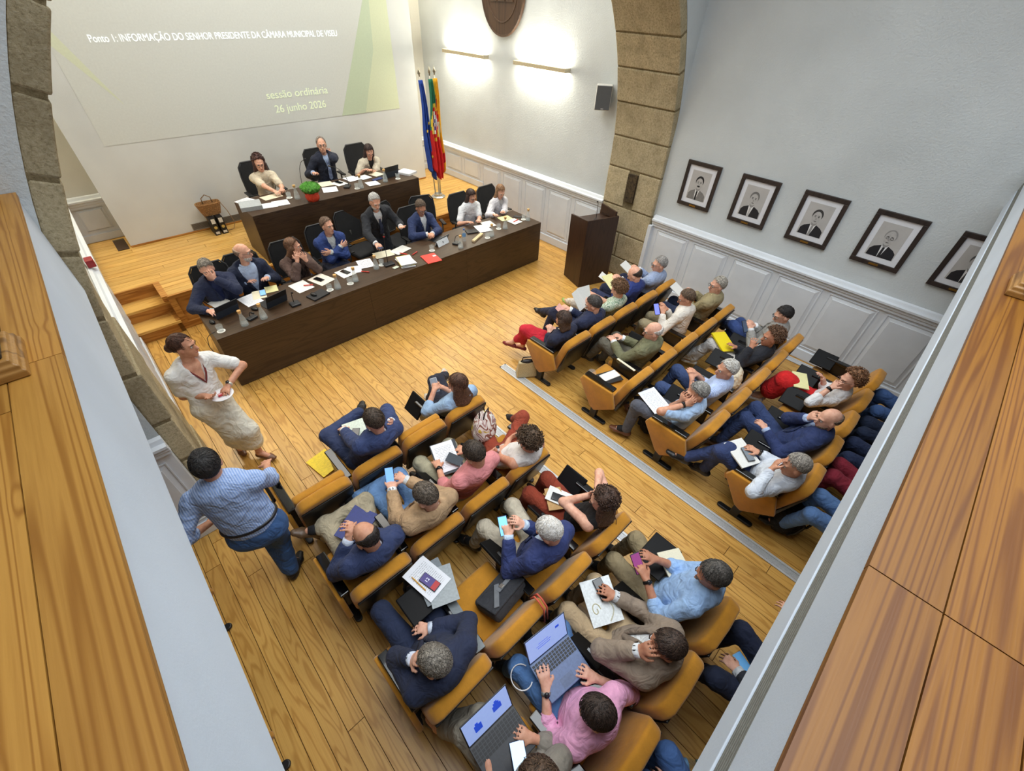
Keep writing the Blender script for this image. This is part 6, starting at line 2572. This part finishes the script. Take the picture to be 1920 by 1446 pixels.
# plant in red wrapping
pp = at(*r7(820, 705), Z2)
pl = thing('potted_plant', V3(pp), 'round green potted plant wrapped in orange-red paper', 'plant')
m = MB()
m.smooth = True
prof = []
n = 40
vs, fs = [], []
for k, (r, z, am) in enumerate([(.078, 0, .006), (.094, .03, .01), (.102, .07, .01), (.094, .10, .004), (.110, .14, .018), (.1, .13, .01)]):
    for i in range(n):
        a = 2 * PI * i / n
        rr = r + am * math.sin(a * 11 + k)
        vs.append((rr * math.cos(a), rr * math.sin(a), z + am * .6 * math.sin(a * 7)))
for k in range(5):
    for i in range(n):
        j = (i + 1) % n
        fs.append((k * n + i, k * n + j, (k + 1) * n + j, (k + 1) * n + i))
fs.append(tuple(range(n - 1, -1, -1)))
m.add(vs, fs)
m.build('paper_wrap', plain((228, 74, 44), .55), pl)
F = Field(.012)
F.ell((0, 0, .19), (.142, .142, .078), k=.01)
gv, gq = F.mesh([(.012, 90, 1.0), (.010, 160, 2.0)])
net_object('foliage', (gv, gq), plain((70, 128, 44), .7, nscale=120, var=.5, bump=.6), pl, np.zeros(3))
m = MB()
rg = random.Random(5)
for k in range(420):
    a, u = rg.uniform(0, 2 * PI), rg.uniform(.05, 1)
    el = math.asin(u)
    p = Vector((.142 * math.cos(a) * math.cos(el), .142 * math.sin(a) * math.cos(el), .19 + .082 * math.sin(el)))
    d = Vector((math.cos(a) * math.cos(el), math.sin(a) * math.cos(el), u + .3)).normalized()
    s1 = d.orthogonal().normalized() * .007
    m.add([tuple(p - s1), tuple(p + s1), tuple(p + d * .022 + s1 * .3)], [(0, 1, 2)])
o = m.build('leaflets', plain((84, 150, 52), .6, nscale=90, var=.4), pl)
o['kind'] = 'stuff'

def soft_bag(name, c, size, label, cat, col, origin, rz=0, noise=((.006, 45, 1.0), (.004, 90, 2.0)), k=.05):
    t = thing(name, V3(origin), label, cat, rz=math.radians(rz))
    F = Field(.012)
    a, b, h = size
    F.ell((0, 0, h * .45), (a, b, h * .5), k=k)
    F.ell((0, 0, h * .25), (a * 1.02, b * 1.04, h * .3), k=k)
    net_object('bag_body', F.mesh(noise), col, t, np.zeros(3))
    return t


# ---- flags
FB = at(822, 369, ZP)
fs_ = thing('flag_stand', V3(FB), 'round chrome base holding three flag poles', 'flag stand')
m = MB()
m.smooth = False
m.lathe([(.15, 0), (.15, .02), (.12, .035), (.09, .04), (.09, .07), (.07, .075)], 28)
m.build('base', plain((196, 196, 192), .25, .8), fs_)


def flag(dx, dy, lean, h, kind, label, top):
    t = thing('flag', V3(FB + V(dx, dy, .04)), label, 'flag', 'flags beside the projection wall')
    steel = plain((176, 170, 156), .3, .8)
    m = MB()
    m.smooth = True
    tip = Vector((lean[0], lean[1], h))
    m.tube([(0, 0, 0), tuple(tip)], .0125, 10)
    m.build('pole', steel, t)
    m = MB()
    m.smooth = True
    d = tip.normalized()
    m.tube([tuple(tip), tuple(tip + d * .03), tuple(tip + d * .05), tuple(tip + d * .14)], [.012, .014, .03, .001], 8)
    m.build('spearhead', plain((168, 160, 140), .3, .8), t)
    # draped cloth: pleats widening downwards
    nu, nv = 36, 26
    L = 1.62
    vs, fs, mi = [], [], []
    for j in range(nv + 1):
        v = j / nv
        q = tip - d * (.05 + L * v)
        wdt = .05 + .13 * min(1, v * 1.25) * (1.0 if v < .85 else 1.0)
        hem = .22 * (v ** 6)
        for i in range(nu + 1):
            u = i / nu * 2 - 1
            ph = u * 9.0 + .8 * math.sin(v * 5)
            vs.append((q.x + u * wdt * .62 + .012 * math.sin(v * 9), q.y - .02 - (.030 + .030 * v) * math.cos(ph) - .03 * v, q.z - hem * (.5 - abs(u - .1)) + .02 * math.sin(ph) * v))
    for j in range(nv):
        for i in range(nu):
            a = j * (nu + 1) + i
            fs.append((a, a + 1, a + nu + 2, a + nu + 1))
            u, v = (i + .5) / nu * 2 - 1, (j + .5) / nv
            if kind == 'eu':
                mi.append(0)
            elif kind == 'pt':
                k = 0 if v + u * .10 < .42 else 1
                r = math.hypot(u * 1.0, (v - .42) * 4.6)
                if r < .95:
                    k = 2
                if r < .74:
                    k = 1
                if r < .60:
                    k = 3
                if r < .34 and (int((u + 1) * 6) + int(v * 24)) % 2 == 0:
                    k = 4
                mi.append(k)
            else:
                k = 0 if (v < .30 + .25 * (u + .3) and v < .55) or (u > .45 and v < .78) else 1
                if u > .35 and v > .9:
                    k = 0
                r = math.hypot((u - .15) * 1.6, (v - .5) * 5.5)
                if r < .62:
                    k = 2
                mi.append(k)
    m = MB()
    m.smooth = True
    m.add(vs, fs)
    m.mi = mi
    cols = {'eu': [(34, 70, 160)], 'pt': [(30, 110, 80), (206, 34, 36), (222, 190, 60), (232, 232, 236), (50, 70, 150)], 'mu': [(240, 176, 34), (196, 30, 36), (216, 208, 190)]}[kind]
    c = m.build('cloth', [fabric(q, fold=.2) for q in cols], t)
    sol = c.modifiers.new('thickness', 'SOLIDIFY')
    sol.thickness = .004
    if kind == 'eu':
        for (u, v) in ((.15, .42), (-.2, .78), (.55, .66), (-.45, .5)):
            q = tip - d * (.05 + L * v)
            x, y = q.x + u * .1, q.y - .02 - (.03 + .03 * v) - .03 * v - .012
            star = []
            for k in range(10):
                r = .035 if k % 2 == 0 else .014
                a = PI / 2 + k * PI / 5
                star.append((x + r * math.cos(a) * .75, q.z + r * math.sin(a)))
            MB().prism(star, 'y', y - .004, y).build('star', plain((226, 190, 70), .6), t)


flag(-.05, .02, (-.10, .05, 0), 2.10, 'eu', 'dark blue flag with yellow stars hanging from its pole', 0)
flag(.0, -.04, (-.0, .0, 0), 2.12, 'pt', 'green and red flag with yellow armillary emblem hanging from its pole', 0)
flag(.06, .0, (.06, -.02, 0), 2.12, 'mu', 'yellow and red quartered flag with pale emblem hanging from its pole', 0)

# ---- basket and binders against the projection wall
bk = thing('wicker_basket', (1.40, 9.05, ZP + .30), 'brown wicker handbag basket standing on two ring binders', 'basket')
m = MB()
vs, fs = [], []
rings = [(.13, .075, 0), (.17, .09, .10), (.19, .10, .20), (.182, .095, .20), (.16, .082, .10), (.12, .068, .012)]
n = 24
for a_, b_, z in rings:
    for i in range(n):
        t = 2 * PI * i / n
        ex = .6
        vs.append((a_ * math.copysign(abs(math.cos(t)) ** ex, math.cos(t)), b_ * math.copysign(abs(math.sin(t)) ** ex, math.sin(t)), z))
for k in range(5):
    for i in range(n):
        j = (i + 1) % n
        fs.append((k * n + i, k * n + j, (k + 1) * n + j, (k + 1) * n + i))
fs += [tuple(range(n - 1, -1, -1)), tuple(5 * n + i for i in range(n))]
m.add(vs, fs)
WICK = plain((146, 108, 66), .7, name='wicker', nscale=110, var=.45, bump=.8)
m.build('woven_body', WICK, bk)
for k in range(9):
    z = .012 + k * .022
    f_ = min(1, z / .20)
    a_, b_ = .134 + .06 * f_, .078 + .026 * f_
    m = MB()
    m.smooth = True
    m.tube([(a_ * math.copysign(abs(math.cos(t)) ** .6, math.cos(t)), b_ * math.copysign(abs(math.sin(t)) ** .6, math.sin(t)), z) for t in np.linspace(0, 2 * PI, 25)], .006, 5, False)
    m.build('weave_band', WICK, bk)
m = MB()
m.smooth = True
m.tube([(-.075, -.02, .19), (-.07, -.02, .28), (0, -.02, .33), (.07, -.02, .28), (.075, -.02, .19)], .008, 8)
m.build('handle', plain((130, 104, 74), .6), bk)
m = MB()
m.smooth = True
m.tube([(.18, 0, .19), (.24, -.04, .02), (.28, -.06, -.2), (.22, -.08, -.295), (.12, -.10, -.29)], .006, 6)
m.build('shoulder_strap', plain((150, 122, 88), .6), bk)
m = MB()
m.smooth = True
m.tube([(-.18, 0, .19), (-.12, -.06, -.05), (-.04, -.10, -.28), (.1, -.12, -.292)], .006, 6)
m.build('shoulder_strap', plain((150, 122, 88), .6), bk)
for k, x in enumerate((1.335, 1.455)):
    t = thing('ring_binder', (x, 8.99, ZP), 'upright black ring binder with gold spine disc under the wicker basket', 'binder', 'ring binders under the basket')
    boxo('cover', (-.045, -.13, 0), (.045, .13, .30), plain((24, 24, 26), .5), t, .003)
    boxo('spine_label', (-.03, -.1325, .20), (.03, -.13, .28), plain((216, 214, 206), .6), t)
    boxo('spine_label', (-.03, -.1325, .02), (.03, -.13, .06), plain((216, 214, 206), .6), t)
    m = MB()
    m.prism(ov(0, .13, .026, .026), 'y', -.134, -.13)
    m.build('spine_disc', plain((196, 168, 92), .5), t)
hbk = soft_bag('shoulder_bag', None, (.16, .09, .36), 'black leather shoulder bag on the stage edge behind the bald bearded man', 'bag', plain((22, 22, 25), .35, bump=.3, nscale=30), (1.78, 7.42, ZP), 20)
m = MB()
m.smooth = True
m.tube([(-.09, 0, .28), (-.07, -.02, .40), (.0, -.03, .44), (.07, -.02, .40), (.09, 0, .28)], .009, 8)
m.build('handle', M_BLACK, hbk)
# red sign on the far rail
rs = boxo('alarm_button', (XL + .02, 6.92, 1.27), (XL + .10, 7.06, 1.36), plain((150, 24, 36), .4), None, .008)
tag(rs, 'small dark red box on the left chair rail beside the arch', 'alarm')

# ---- bags, books and papers in the rows
def box_bag(name, size, label, cat, mat, origin, rz, bev=.03):
    t = thing(name, V3(origin), label, cat, rz=math.radians(rz))
    a, b, h = size
    m = MB().b2((-a, -b, 0), (a, b, h))
    m.build('bag_body', mat, t, bevel=bev, seg=4, smooth=True)
    return t


c = seat_pos('L', 3, 2)
bag = box_bag('messenger_bag', (.17, .055, .26), 'charcoal messenger bag with grey strap lying on a seat', 'bag', fabric((54, 56, 62), fold=.3), (c[0] + .08, c[1] + .07, .47), 4)
bag.rotation_euler = (math.radians(58), 0, math.radians(6))
m = MB().b2((-.165, -.065, .10), (.165, -.052, .262))
boxo('flap', (-.168, .045, .05), (.168, .066, .268), fabric((48, 50, 56), fold=.3), bag, .012)
m = MB()
for (p, q) in (((-.12, .07, .25), (.02, .075, .10)), ((-.02, .075, .16), (.17, .07, .15)), ((.17, .07, .15), (.19, -.02, .20))):
    d = (Vector(q) - Vector(p))
    s1 = Vector((-d.z, 0, d.x)).normalized() * .019
    m.add([tuple(Vector(p) - s1), tuple(Vector(p) + s1), tuple(Vector(q) + s1), tuple(Vector(q) - s1)] + [tuple(Vector(p) - s1 + Vector((0, .006, 0))), tuple(Vector(p) + s1 + Vector((0, .006, 0))), tuple(Vector(q) + s1 + Vector((0, .006, 0))), tuple(Vector(q) - s1 + Vector((0, .006, 0)))],
          [(3, 2, 1, 0), (4, 5, 6, 7), (0, 1, 5, 4), (1, 2, 6, 5), (2, 3, 7, 6), (3, 0, 4, 7)])
m.build('strap', fabric((112, 116, 122), fold=.1), bag)
boxo('strap_buckle', (.01, .078, .135), (.045, .086, .175), plain((190, 190, 186), .3, .8), bag, .003)
# lanyard over that seat's back
ln = thing('lanyard', V3((c[0] + .17, c[1] - .33, .80)), 'coral red lanyard looped over the seat with the messenger bag', 'lanyard')
for dx in (0, .028):
    m = MB()
    m.smooth = True
    m.tube([(dx, .07, -.03), (dx + .004, .045, .035), (dx, -.0, .045), (dx - .004, -.055, .02), (dx - .012, -.085, -.12)], .007, 6)
    m.build('band', fabric((206, 92, 70), fold=.1), ln)
# glittery handbag beside the aisle seat
hb = thing('handbag', V3((3.27, 3.0, 0.01)), 'glittery silver-beige handbag on the floor grille beside the front aisle seat', 'handbag', rz=math.radians(-35))
m = MB()
m.add([(-.15, -.07, 0), (.15, -.07, 0), (.15, .07, 0), (-.15, .07, 0), (-.12, -.035, .24), (.12, -.035, .24), (.12, .035, .24), (-.12, .035, .24)], [(3, 2, 1, 0), (0, 1, 5, 4), (1, 2, 6, 5), (2, 3, 7, 6), (3, 0, 4, 7), (4, 5, 6, 7)])
m.build('bag_body', plain((160, 146, 112), .45, .2, nscale=420, var=.55), hb, bevel=.02)
m = MB()
m.smooth = True
m.ball((0, 0, .235), (.10, .035, .035), 14, 8)
m.build('contents', plain((24, 22, 24), .4), hb)
m = MB()
m.smooth = True
m.tube([(-.08, 0, .23), (-.06, .0, .31), (.06, 0, .31), (.08, 0, .23)], .008, 8)
m.build('handle', M_BLACK, hb)
for q, lab, rz in (((3.72, 1.30, 0), 'black backpack on the floor under the man in a pale blue polo', 10), ((3.60, -.36, 0), 'black backpack on the floor behind the man in a white shirt', -20)):
    bp = soft_bag('backpack', None, (.17, .12, .42), lab, 'backpack', fabric((22, 22, 24), fold=.5), q, rz)
    for s in (-1, 1):
        m = MB()
        m.smooth = True
        m.tube([(s * .06, -.10, .36), (s * .07, -.17, .28), (s * .08, -.15, .14), (s * .09, -.11, .06)], .012, 6)
        m.build('shoulder_strap', M_BLACK, bp)
    boxo('front_pocket', (-.10, .09, .05), (.10, .135, .24), fabric((28, 28, 31), fold=.4), bp, .02)
c = seat_pos('R', 3, 3)
tb = soft_bag('tote_bag', None, (.18, .11, .30), 'cream canvas tote bag on the seat beside the striped shirt', 'tote bag', fabric((220, 212, 190), fold=.6), (c[0], c[1] - .06, .44), 8)
for s in (-1, 1):
    m = MB()
    m.smooth = True
    m.tube([(-.07, s * .03, .26), (-.05, s * .05 + .06, .33), (.05, s * .05 + .06, .33), (.07, s * .03, .26)], .008, 6)
    m.build('strap', fabric((214, 206, 184), fold=.2), tb)
c = seat_pos('R', 2, 1)
sheet((c[0] + .02, c[1] + .06, .448), .20, .28, 70, plain((40, 42, 46), .5), 'dark notebook on the empty aisle seat', 'notebook', 'closed_notebook', .014)
sheet((c[0] + .04, c[1] + .07, .463), .12, .24, 76, BLANK, 'white pad on the dark notebook of the empty aisle seat', 'notepad', 'notepad', .008)
pb = soft_bag('clear_bag', None, (.07, .05, .14), 'crumpled clear bag with a blue bottle on the seat arm', 'bag', glass_mat((220, 230, 240)), (c[0] - .15, c[1] + .22, .44), 0)
sheet((c[0] + .20, c[1] - .02, .61), .03, .28, -6, CREAM, 'cream shoulder strap draped over the arm beside the olive jacket', 'strap', 'bag_strap', .006, (0, 0))
sheet(at(608, 868, .02), .24, .32, 10, plain((240, 208, 40), .5), 'yellow envelope lying before the outer front seat', 'envelope', 'envelope', .004)
boxm = sheet(at(545, 935, .60), .08, .02, 0, M_BLACK, 'x', 'x')
bpy.data.objects.remove(boxm)

fb_ = soft_bag('floral_bag', None, (.15, .11, .34), 'floral printed cloth bag held on the lap of the arms-crossed woman', 'bag', M_FLORAL, at(908, 816, .50), 25)
for sd in (-1, 1):
    m = MB()
    m.smooth = True
    m.tube([(-.06, sd * .02, .30), (-.04, sd * .03, .38), (.04, sd * .03, .38), (.06, sd * .02, .30)], .007, 6)
    m.build('handle', fabric((60, 44, 38), fold=.1), fb_)
# ---- things in hands and on laps
def lap(q, z, w, h, rz, mat, label, cat, name, th=.004, tilt=(18, 0)):
    return sheet(at(*q, z), w, h, rz, mat, label, cat, name, th, tilt)


lap((668, 812), .585, .21, .29, -14, plain((214, 224, 210), .7), 'pale green notebook on the lap of the navy-suited front man', 'notebook', 'open_notebook', .012, (10, 0))
phone(at(666, 816, .61), -40, (10, 0), 'black phone on the pale green notebook', None)
phone(at(815, 722, .80), -30, (48, -10), 'silver phone held by the woman in a denim shirt', plain((150, 158, 170), .25), (196, 198, 202))
lap((838, 858), .635, .25, .33, -20, plain((34, 38, 46), .5), 'dark clipboard folder on the lap of the man in salmon pink', 'clipboard', 'clipboard', .008, (14, 0))
lap((836, 856), .647, .21, .30, -18, PAPER, 'printed sheets on the clipboard of the man in salmon pink', 'paper', 'paper_sheet', .003, (14, 0))
lap((852, 862), .655, .10, .15, 30, plain((44, 52, 62), .4), 'dark slate notebook on the clipboard sheets', 'notebook', 'closed_notebook', .010, (14, 0))
phone(at(731, 893, .80), -34, (40, -6), 'phone with a bright blue screen held by the beige blazer man', SCR_BLUE, (20, 22, 30))
lap((669, 985), .60, .30, .22, 28, plain((38, 50, 120), .45), 'dark blue booklet with silver lettering on the balding man\'s lap', 'booklet', 'booklet', .012, (10, 0))
phone(at(944, 986, .80), -32, (40, -6), 'phone with a bright screen held by the white-haired man', emit((130, 200, 245), 1.0, 'phone_screen_cyan'), (26, 40, 90))
lap((1040, 936), .60, .15, .21, -34, plain((190, 150, 96), .7), 'kraft notebook on the rust trousers', 'notebook', 'open_notebook', .012, (6, 0))
lap((1048, 932), .614, .15, .22, 24, BLANK, 'white pages on the kraft notebook', 'paper', 'paper_sheet', .004, (6, 0))
phone(at(1050, 935, .622), 28, (6, 0), 'black phone lying on the white pages', None)
# papers on the tablet of the man with his hand on his mouth
lap((812, 1090), .672, .21, .30, -12, plain((120, 128, 134), .5), 'grey folder on the swung-out writing tablet', 'folder', 'document_folder', .006, (0, 0))
lap((828, 1098), .679, .20, .28, -22, plain((158, 166, 170), .5), 'pale grey laptop sleeve on the writing tablet', 'sleeve', 'laptop_sleeve', .006, (0, 0))
lap((800, 1084), .689, .21, .297, 10, PAPER, 'printed sheet on the writing tablet with phone and pencil', 'paper', 'paper_sheet', .003, (0, 0))
ph12 = phone(at(806, 1092, .694), 14, (0, 0), 'phone with a purple lock screen showing 12 on the printed sheet', emit((70, 60, 120), .35, 'lock_screen'), (18, 18, 24))
lettering('12', .036, (-.02, .012, .0102), emit((220, 226, 240), .6), ph12, 'clock_digit', rot=(0, 0, 0), thick=.0004)
boxo('wallpaper_band', (-.033, -.072, .0098), (.033, -.030, .0101), emit((170, 50, 50), .3, 'lock_screen_red'), ph12)
pen = thing('pencil', V3(at(786, 1096, .695)), 'yellow pencil on the printed sheet', 'pencil', rz=math.radians(98))
m = MB()
m.tube([(-.07, 0, .004), (.07, 0, .004), (.085, 0, .004)], [.0042, .0042, .0006], 6)
m.build('shaft', plain((222, 160, 50), .4), pen)
sheet(at(872, 1172, .60), .07, .40, -6, plain((110, 118, 122), .4), 'long grey folded screen edge beside the dark navy suit', 'tablet', 'folded_tablet', .02, (0, 0))
phone(at(1195, 1056, .80), -24, (40, -8), 'phone with a red and blue screen held by the light blue shirt', emit((150, 70, 130), .5, 'phone_screen_red'), (24, 24, 50))
lap((1266, 1062), .665, .19, .25, -30, CREAM, 'cream notebook on the writing tablet of the light blue shirt', 'notebook', 'open_notebook', .014, (0, 0))
lap((1127, 1127), .615, .24, .31, -28, plain((232, 238, 240), .5), 'white folder with a pale swirl motif on the taupe blazer man\'s lap', 'folder', 'document_folder', .008, (12, 0))
sw = [o for o in COL.objects if o.get('label', '').startswith('white folder with a pale swirl')][0]
m = MB()
m.tube([(-.06 + .035 * math.cos(a) * (1 - a / 9), -.05 + .05 * math.sin(a) * (1 - a / 9), .0085) for a in np.linspace(0, 7, 26)], .004, 5)
m.build('swirl_print', plain((186, 178, 140), .6), sw)
m = MB()
m.tube([(.02 + .05 * math.sin(a), -.14 + .05 * a, .0085) for a in np.linspace(0, 3.2, 12)], .005, 5)
m.build('swirl_print', plain((206, 204, 184), .6), sw)
phone(at(1127, 1105, .645), -20, (10, 0), 'black phone under the hand on the white folder', None)


def laptop(p, rz, label, c, scr, open_deg=112, w=.32, d=.225, logo=None):
    t = thing('laptop', V3(p), label, 'laptop', rz=math.radians(rz))
    t.rotation_euler = (math.radians(8), 0, math.radians(rz))
    boxo('base', (-w / 2, -d / 2, 0), (w / 2, d / 2, .014), plain(c, .4), t, .004)
    a = math.radians(open_deg - 90)
    m = MB().at((0, d / 2, .014), (-a, 0, 0))
    m.b2((-w / 2, 0, 0), (w / 2, .007, d * .97))
    lid = m.build('lid', plain(mixc(c, (20, 20, 22), .5), .4), t, bevel=.003)
    m = MB().at((0, d / 2, .014), (-a, 0, 0))
    m.b2((-w / 2 + .008, -.0012, .012), (w / 2 - .008, 0, d * .97 - .008))
    m.build('screen', scr, t)
    m = MB().at((0, d / 2, .014), (-a, 0, 0))
    for (x, z, ww, hh) in logo or []:
        m.b2((x - ww / 2, -.002, z - hh / 2), (x + ww / 2, -.0012, z + hh / 2))
    if logo:
        m.build('screen_graphics', emit((40, 80, 210), .6, 'screen_blue_shapes'), t)
    keys = MB()
    for r in range(5):
        for k in range(14):
            x = -w / 2 + .018 + k * (w - .036) / 13.0
            y = d / 2 - .022 - r * .0185
            keys.b2((x - .0088, y - .0075, .0142), (x + .0088, y + .0075, .0165))
    ko = keys.build('keys', plain((26, 27, 30), .5), t)
    ko['kind'] = 'stuff'
    boxo('trackpad', (-.05, -d / 2 + .012, .0141), (.05, -d / 2 + .07, .0148), plain(mixc(c, (0, 0, 0), .12), .3), t)
    return t


laptop(at(1050, 1252, .66), -8, 'silver-grey laptop with lit screen on the pink-shirted man\'s lap', (96, 116, 156), SCR_LAP, 118, .33, .24, [(-.03, .09, .10, .004), (-.03, .11, .12, .003), (-.03, .13, .08, .003), (.09, .16, .03, .02)])
laptop(at(944, 1400, .66), -4, 'black laptop with blue charts on its screen at the grey-clothed user', (44, 46, 52), SCR_LAP, 118, .33, .235, [(-.07, .10, .05, .06), (-.075, .14, .02, .02), (.07, .12, .06, .05), (.07, .155, .04, .025), (.07, .175, .02, .015)])
phone(at(974, 1424, .675), -30, (0, 0), 'phone with a glowing white screen beside the black laptop trackpad', emit((190, 220, 250), 1.0, 'phone_screen_white'), (30, 40, 70), .09, .17)
wc = thing('charger_cable', V3(at(978, 1270, .62)), 'white charging cable looping from the silver-grey laptop', 'cable')
m = MB()
m.smooth = True
m.tube([(.0 + .065 * math.cos(q), .0 + .075 * math.sin(q), .02 * math.cos(q)) for q in np.linspace(.3, 5.2, 20)], .004, 6)
m.build('cord', plain((232, 232, 234), .4), wc)
phone(at(1112, 1280, .63), 20, (0, 0), 'black phone on the lap beside the pink sleeve', None)
phone(at(1394, 1246, .452), -20, (0, 0), 'phone with app icons lying on the seat below the gallery', emit((90, 150, 200), .5, 'phone_icons'), (200, 204, 210))
# right block
lap((1054, 584), .70, .15, .21, 20, plain((238, 180, 168), .7), 'pink sheet held by the dark navy suit', 'paper', 'paper_sheet', .003, (40, 0))
for k, (q, rz, tl) in enumerate((((1086, 562), 12, 55), ((1096, 556), -14, 62))):
    lap(q, .76, .21, .28, rz, BLANK, 'white sheet held open by the woman in the green patterned top' if k == 0 else 'second white sheet fanned behind it in the patterned-top woman\'s hands', 'paper', 'paper_sheet', .003, (tl, 0))
lap((1138, 524), .72, .18, .26, 20, BLANK, 'white sheet held by the balding man in bright navy', 'paper', 'paper_sheet', .003, (26, 0))
lap((1146, 528), .715, .2, .26, -10, YELP, 'pale green-yellow sheet held by the balding man in bright navy', 'paper', 'paper_sheet', .003, (26, 0))
lap((1178, 504), .74, .2, .26, 10, BLANK, 'white pad held by the man in the pale blue jacket', 'paper', 'notepad', .008, (30, 0))
phone(at(1231, 580, .79), -30, (44, 0), 'phone with a violet-blue screen held by the cream white shirt', emit((110, 120, 240), 1.0, 'phone_screen_violet'))
lap((1273, 546), .72, .2, .27, 6, BLANK, 'white pad held by the man in the khaki jacket', 'notepad', 'notepad', .008, (28, 0))
lap((1227, 751), .63, .23, .31, -16, PAPER, 'printed sheet on the knee of the man in the pale blue polo', 'paper', 'paper_sheet', .003, (10, 0))
lap((1356, 642), .63, .22, .31, -26, plain((240, 216, 30), .45, var=.01), 'bright yellow folder on the white trousers', 'folder', 'document_folder', .02, (16, 6))
phone(at(1396, 612, .79), -20, (50, 0), 'phone with dark screen held by the man in the light grey jacket', plain((90, 104, 126), .25))
lap((1390, 850), .655, .22, .29, -24, BLANK, 'white notebook on the lap of the man covering his eyes', 'notebook', 'open_notebook', .014, (8, 0))
phone(at(1402, 852, .675), -34, (8, 0), 'grey phone on the white notebook', plain((130, 140, 150), .3))
lap((1500, 714), .665, .16, .26, -62, YELP, 'pale yellow notebook on the red skirt', 'notebook', 'open_notebook', .012, (6, 0))
# spectacles pushed up on a head
I = INFO['R3a']
m = MB()
C_ = I['C']
for e in (-1, 1):
    m.tube([tuple(C_(e * (.033 + .024 * math.cos(a)), .030 + .02 * math.sin(a), .128 + .006 * math.sin(a)) - I['base']) for a in np.linspace(0, 2 * PI, 13)], .0025, 5, False)
    m.tube([tuple(C_(e * .057, .03, .122) - I['base']), tuple(C_(e * .088, -.03, .05) - I['base']), tuple(C_(e * .088, -.06, .0) - I['base'])], .002, 5)
m.build('glasses_on_head', plain((40, 40, 46), .3), I['obj'])
# plate with sweets carried by the standing woman
p = at(418, 742, 1.02)
pt = thing('plate', V3(p), 'white oval plate with two red wrapped sweets carried by the standing woman', 'plate')
m = MB()
m.smooth = True
m.lathe([(.045, 0), (.075, .006), (.098, .016), (.098, .019), (.072, .010), (.04, .006)], 24)
m.build('dish', plain((236, 236, 240), .25, var=.01), pt)
for k, (x, y) in enumerate(((-.018, .0), (.02, .012))):
    t = thing('wrapped_sweet', V3((p[0] + x, p[1] + y, p[2] + .01)), 'small red wrapped sweet on the white plate', 'sweet', 'sweets on the plate')
    boxo('sweet', (-.017, -.017, 0), (.017, .017, .018), plain((186, 44, 54), .4), t, .004)
    boxo('wrapper_band', (-.0175, -.005, .0), (.0175, .005, .0188), plain((226, 200, 200), .4), t)
# neck trim on the dress
I = INFO['W']
m = MB()
m.smooth = True
N_, fr_, sl_, to_ = I['N'], I['fr'], I['slat'], I['tor']
TLw = np.linalg.norm(N_ - I['P'])
tr = []
for sd, rng in ((1, np.linspace(1, 0, 7)), (-1, np.linspace(0, 1, 7)[1:])):
    for u in rng:
        q = TLw * (.60 + .37 * u)
        uu = .078 * u
        rl_, rd_ = .150 * .96 * .92 + .018, .105 * .96 * .92 + .024
        vv = rd_ * math.sqrt(1 - (uu / rl_) ** 2) * (1 - .45 * max(0, q / TLw - .8) / .2)
        tr.append(tuple(I['P'] + to_ * q + sl_ * sd * uu + fr_ * vv - I['base']))
m.tube(tr, .008, 8)
m.build('neck_trim', fabric((120, 50, 50), fold=.1), I['obj'])
# belt of the standing man
I = INFO['M']
m = MB()
m.smooth = True
P_, fr_, la_, to_ = I['P'], I['fr'], I['slat'], I['tor']
for hh in (0,):
    ring = [P_ + to_ * .115 + la_ * .186 * math.cos(a) + fr_ * .134 * math.sin(a) for a in np.linspace(0, 2 * PI, 33)]
    m.tube([tuple(q - I['base']) for q in ring], .016, 6, False)
m.build('belt', plain((30, 28, 30), .4), I['obj'])
# phone of the standing speaker
phone(INFO['F5']['arm'][1][2] + V(-.0, -.09, -.03), 10, (10, 0), 'blue-black phone in the standing speaker\'s hand', plain((40, 50, 80), .25))
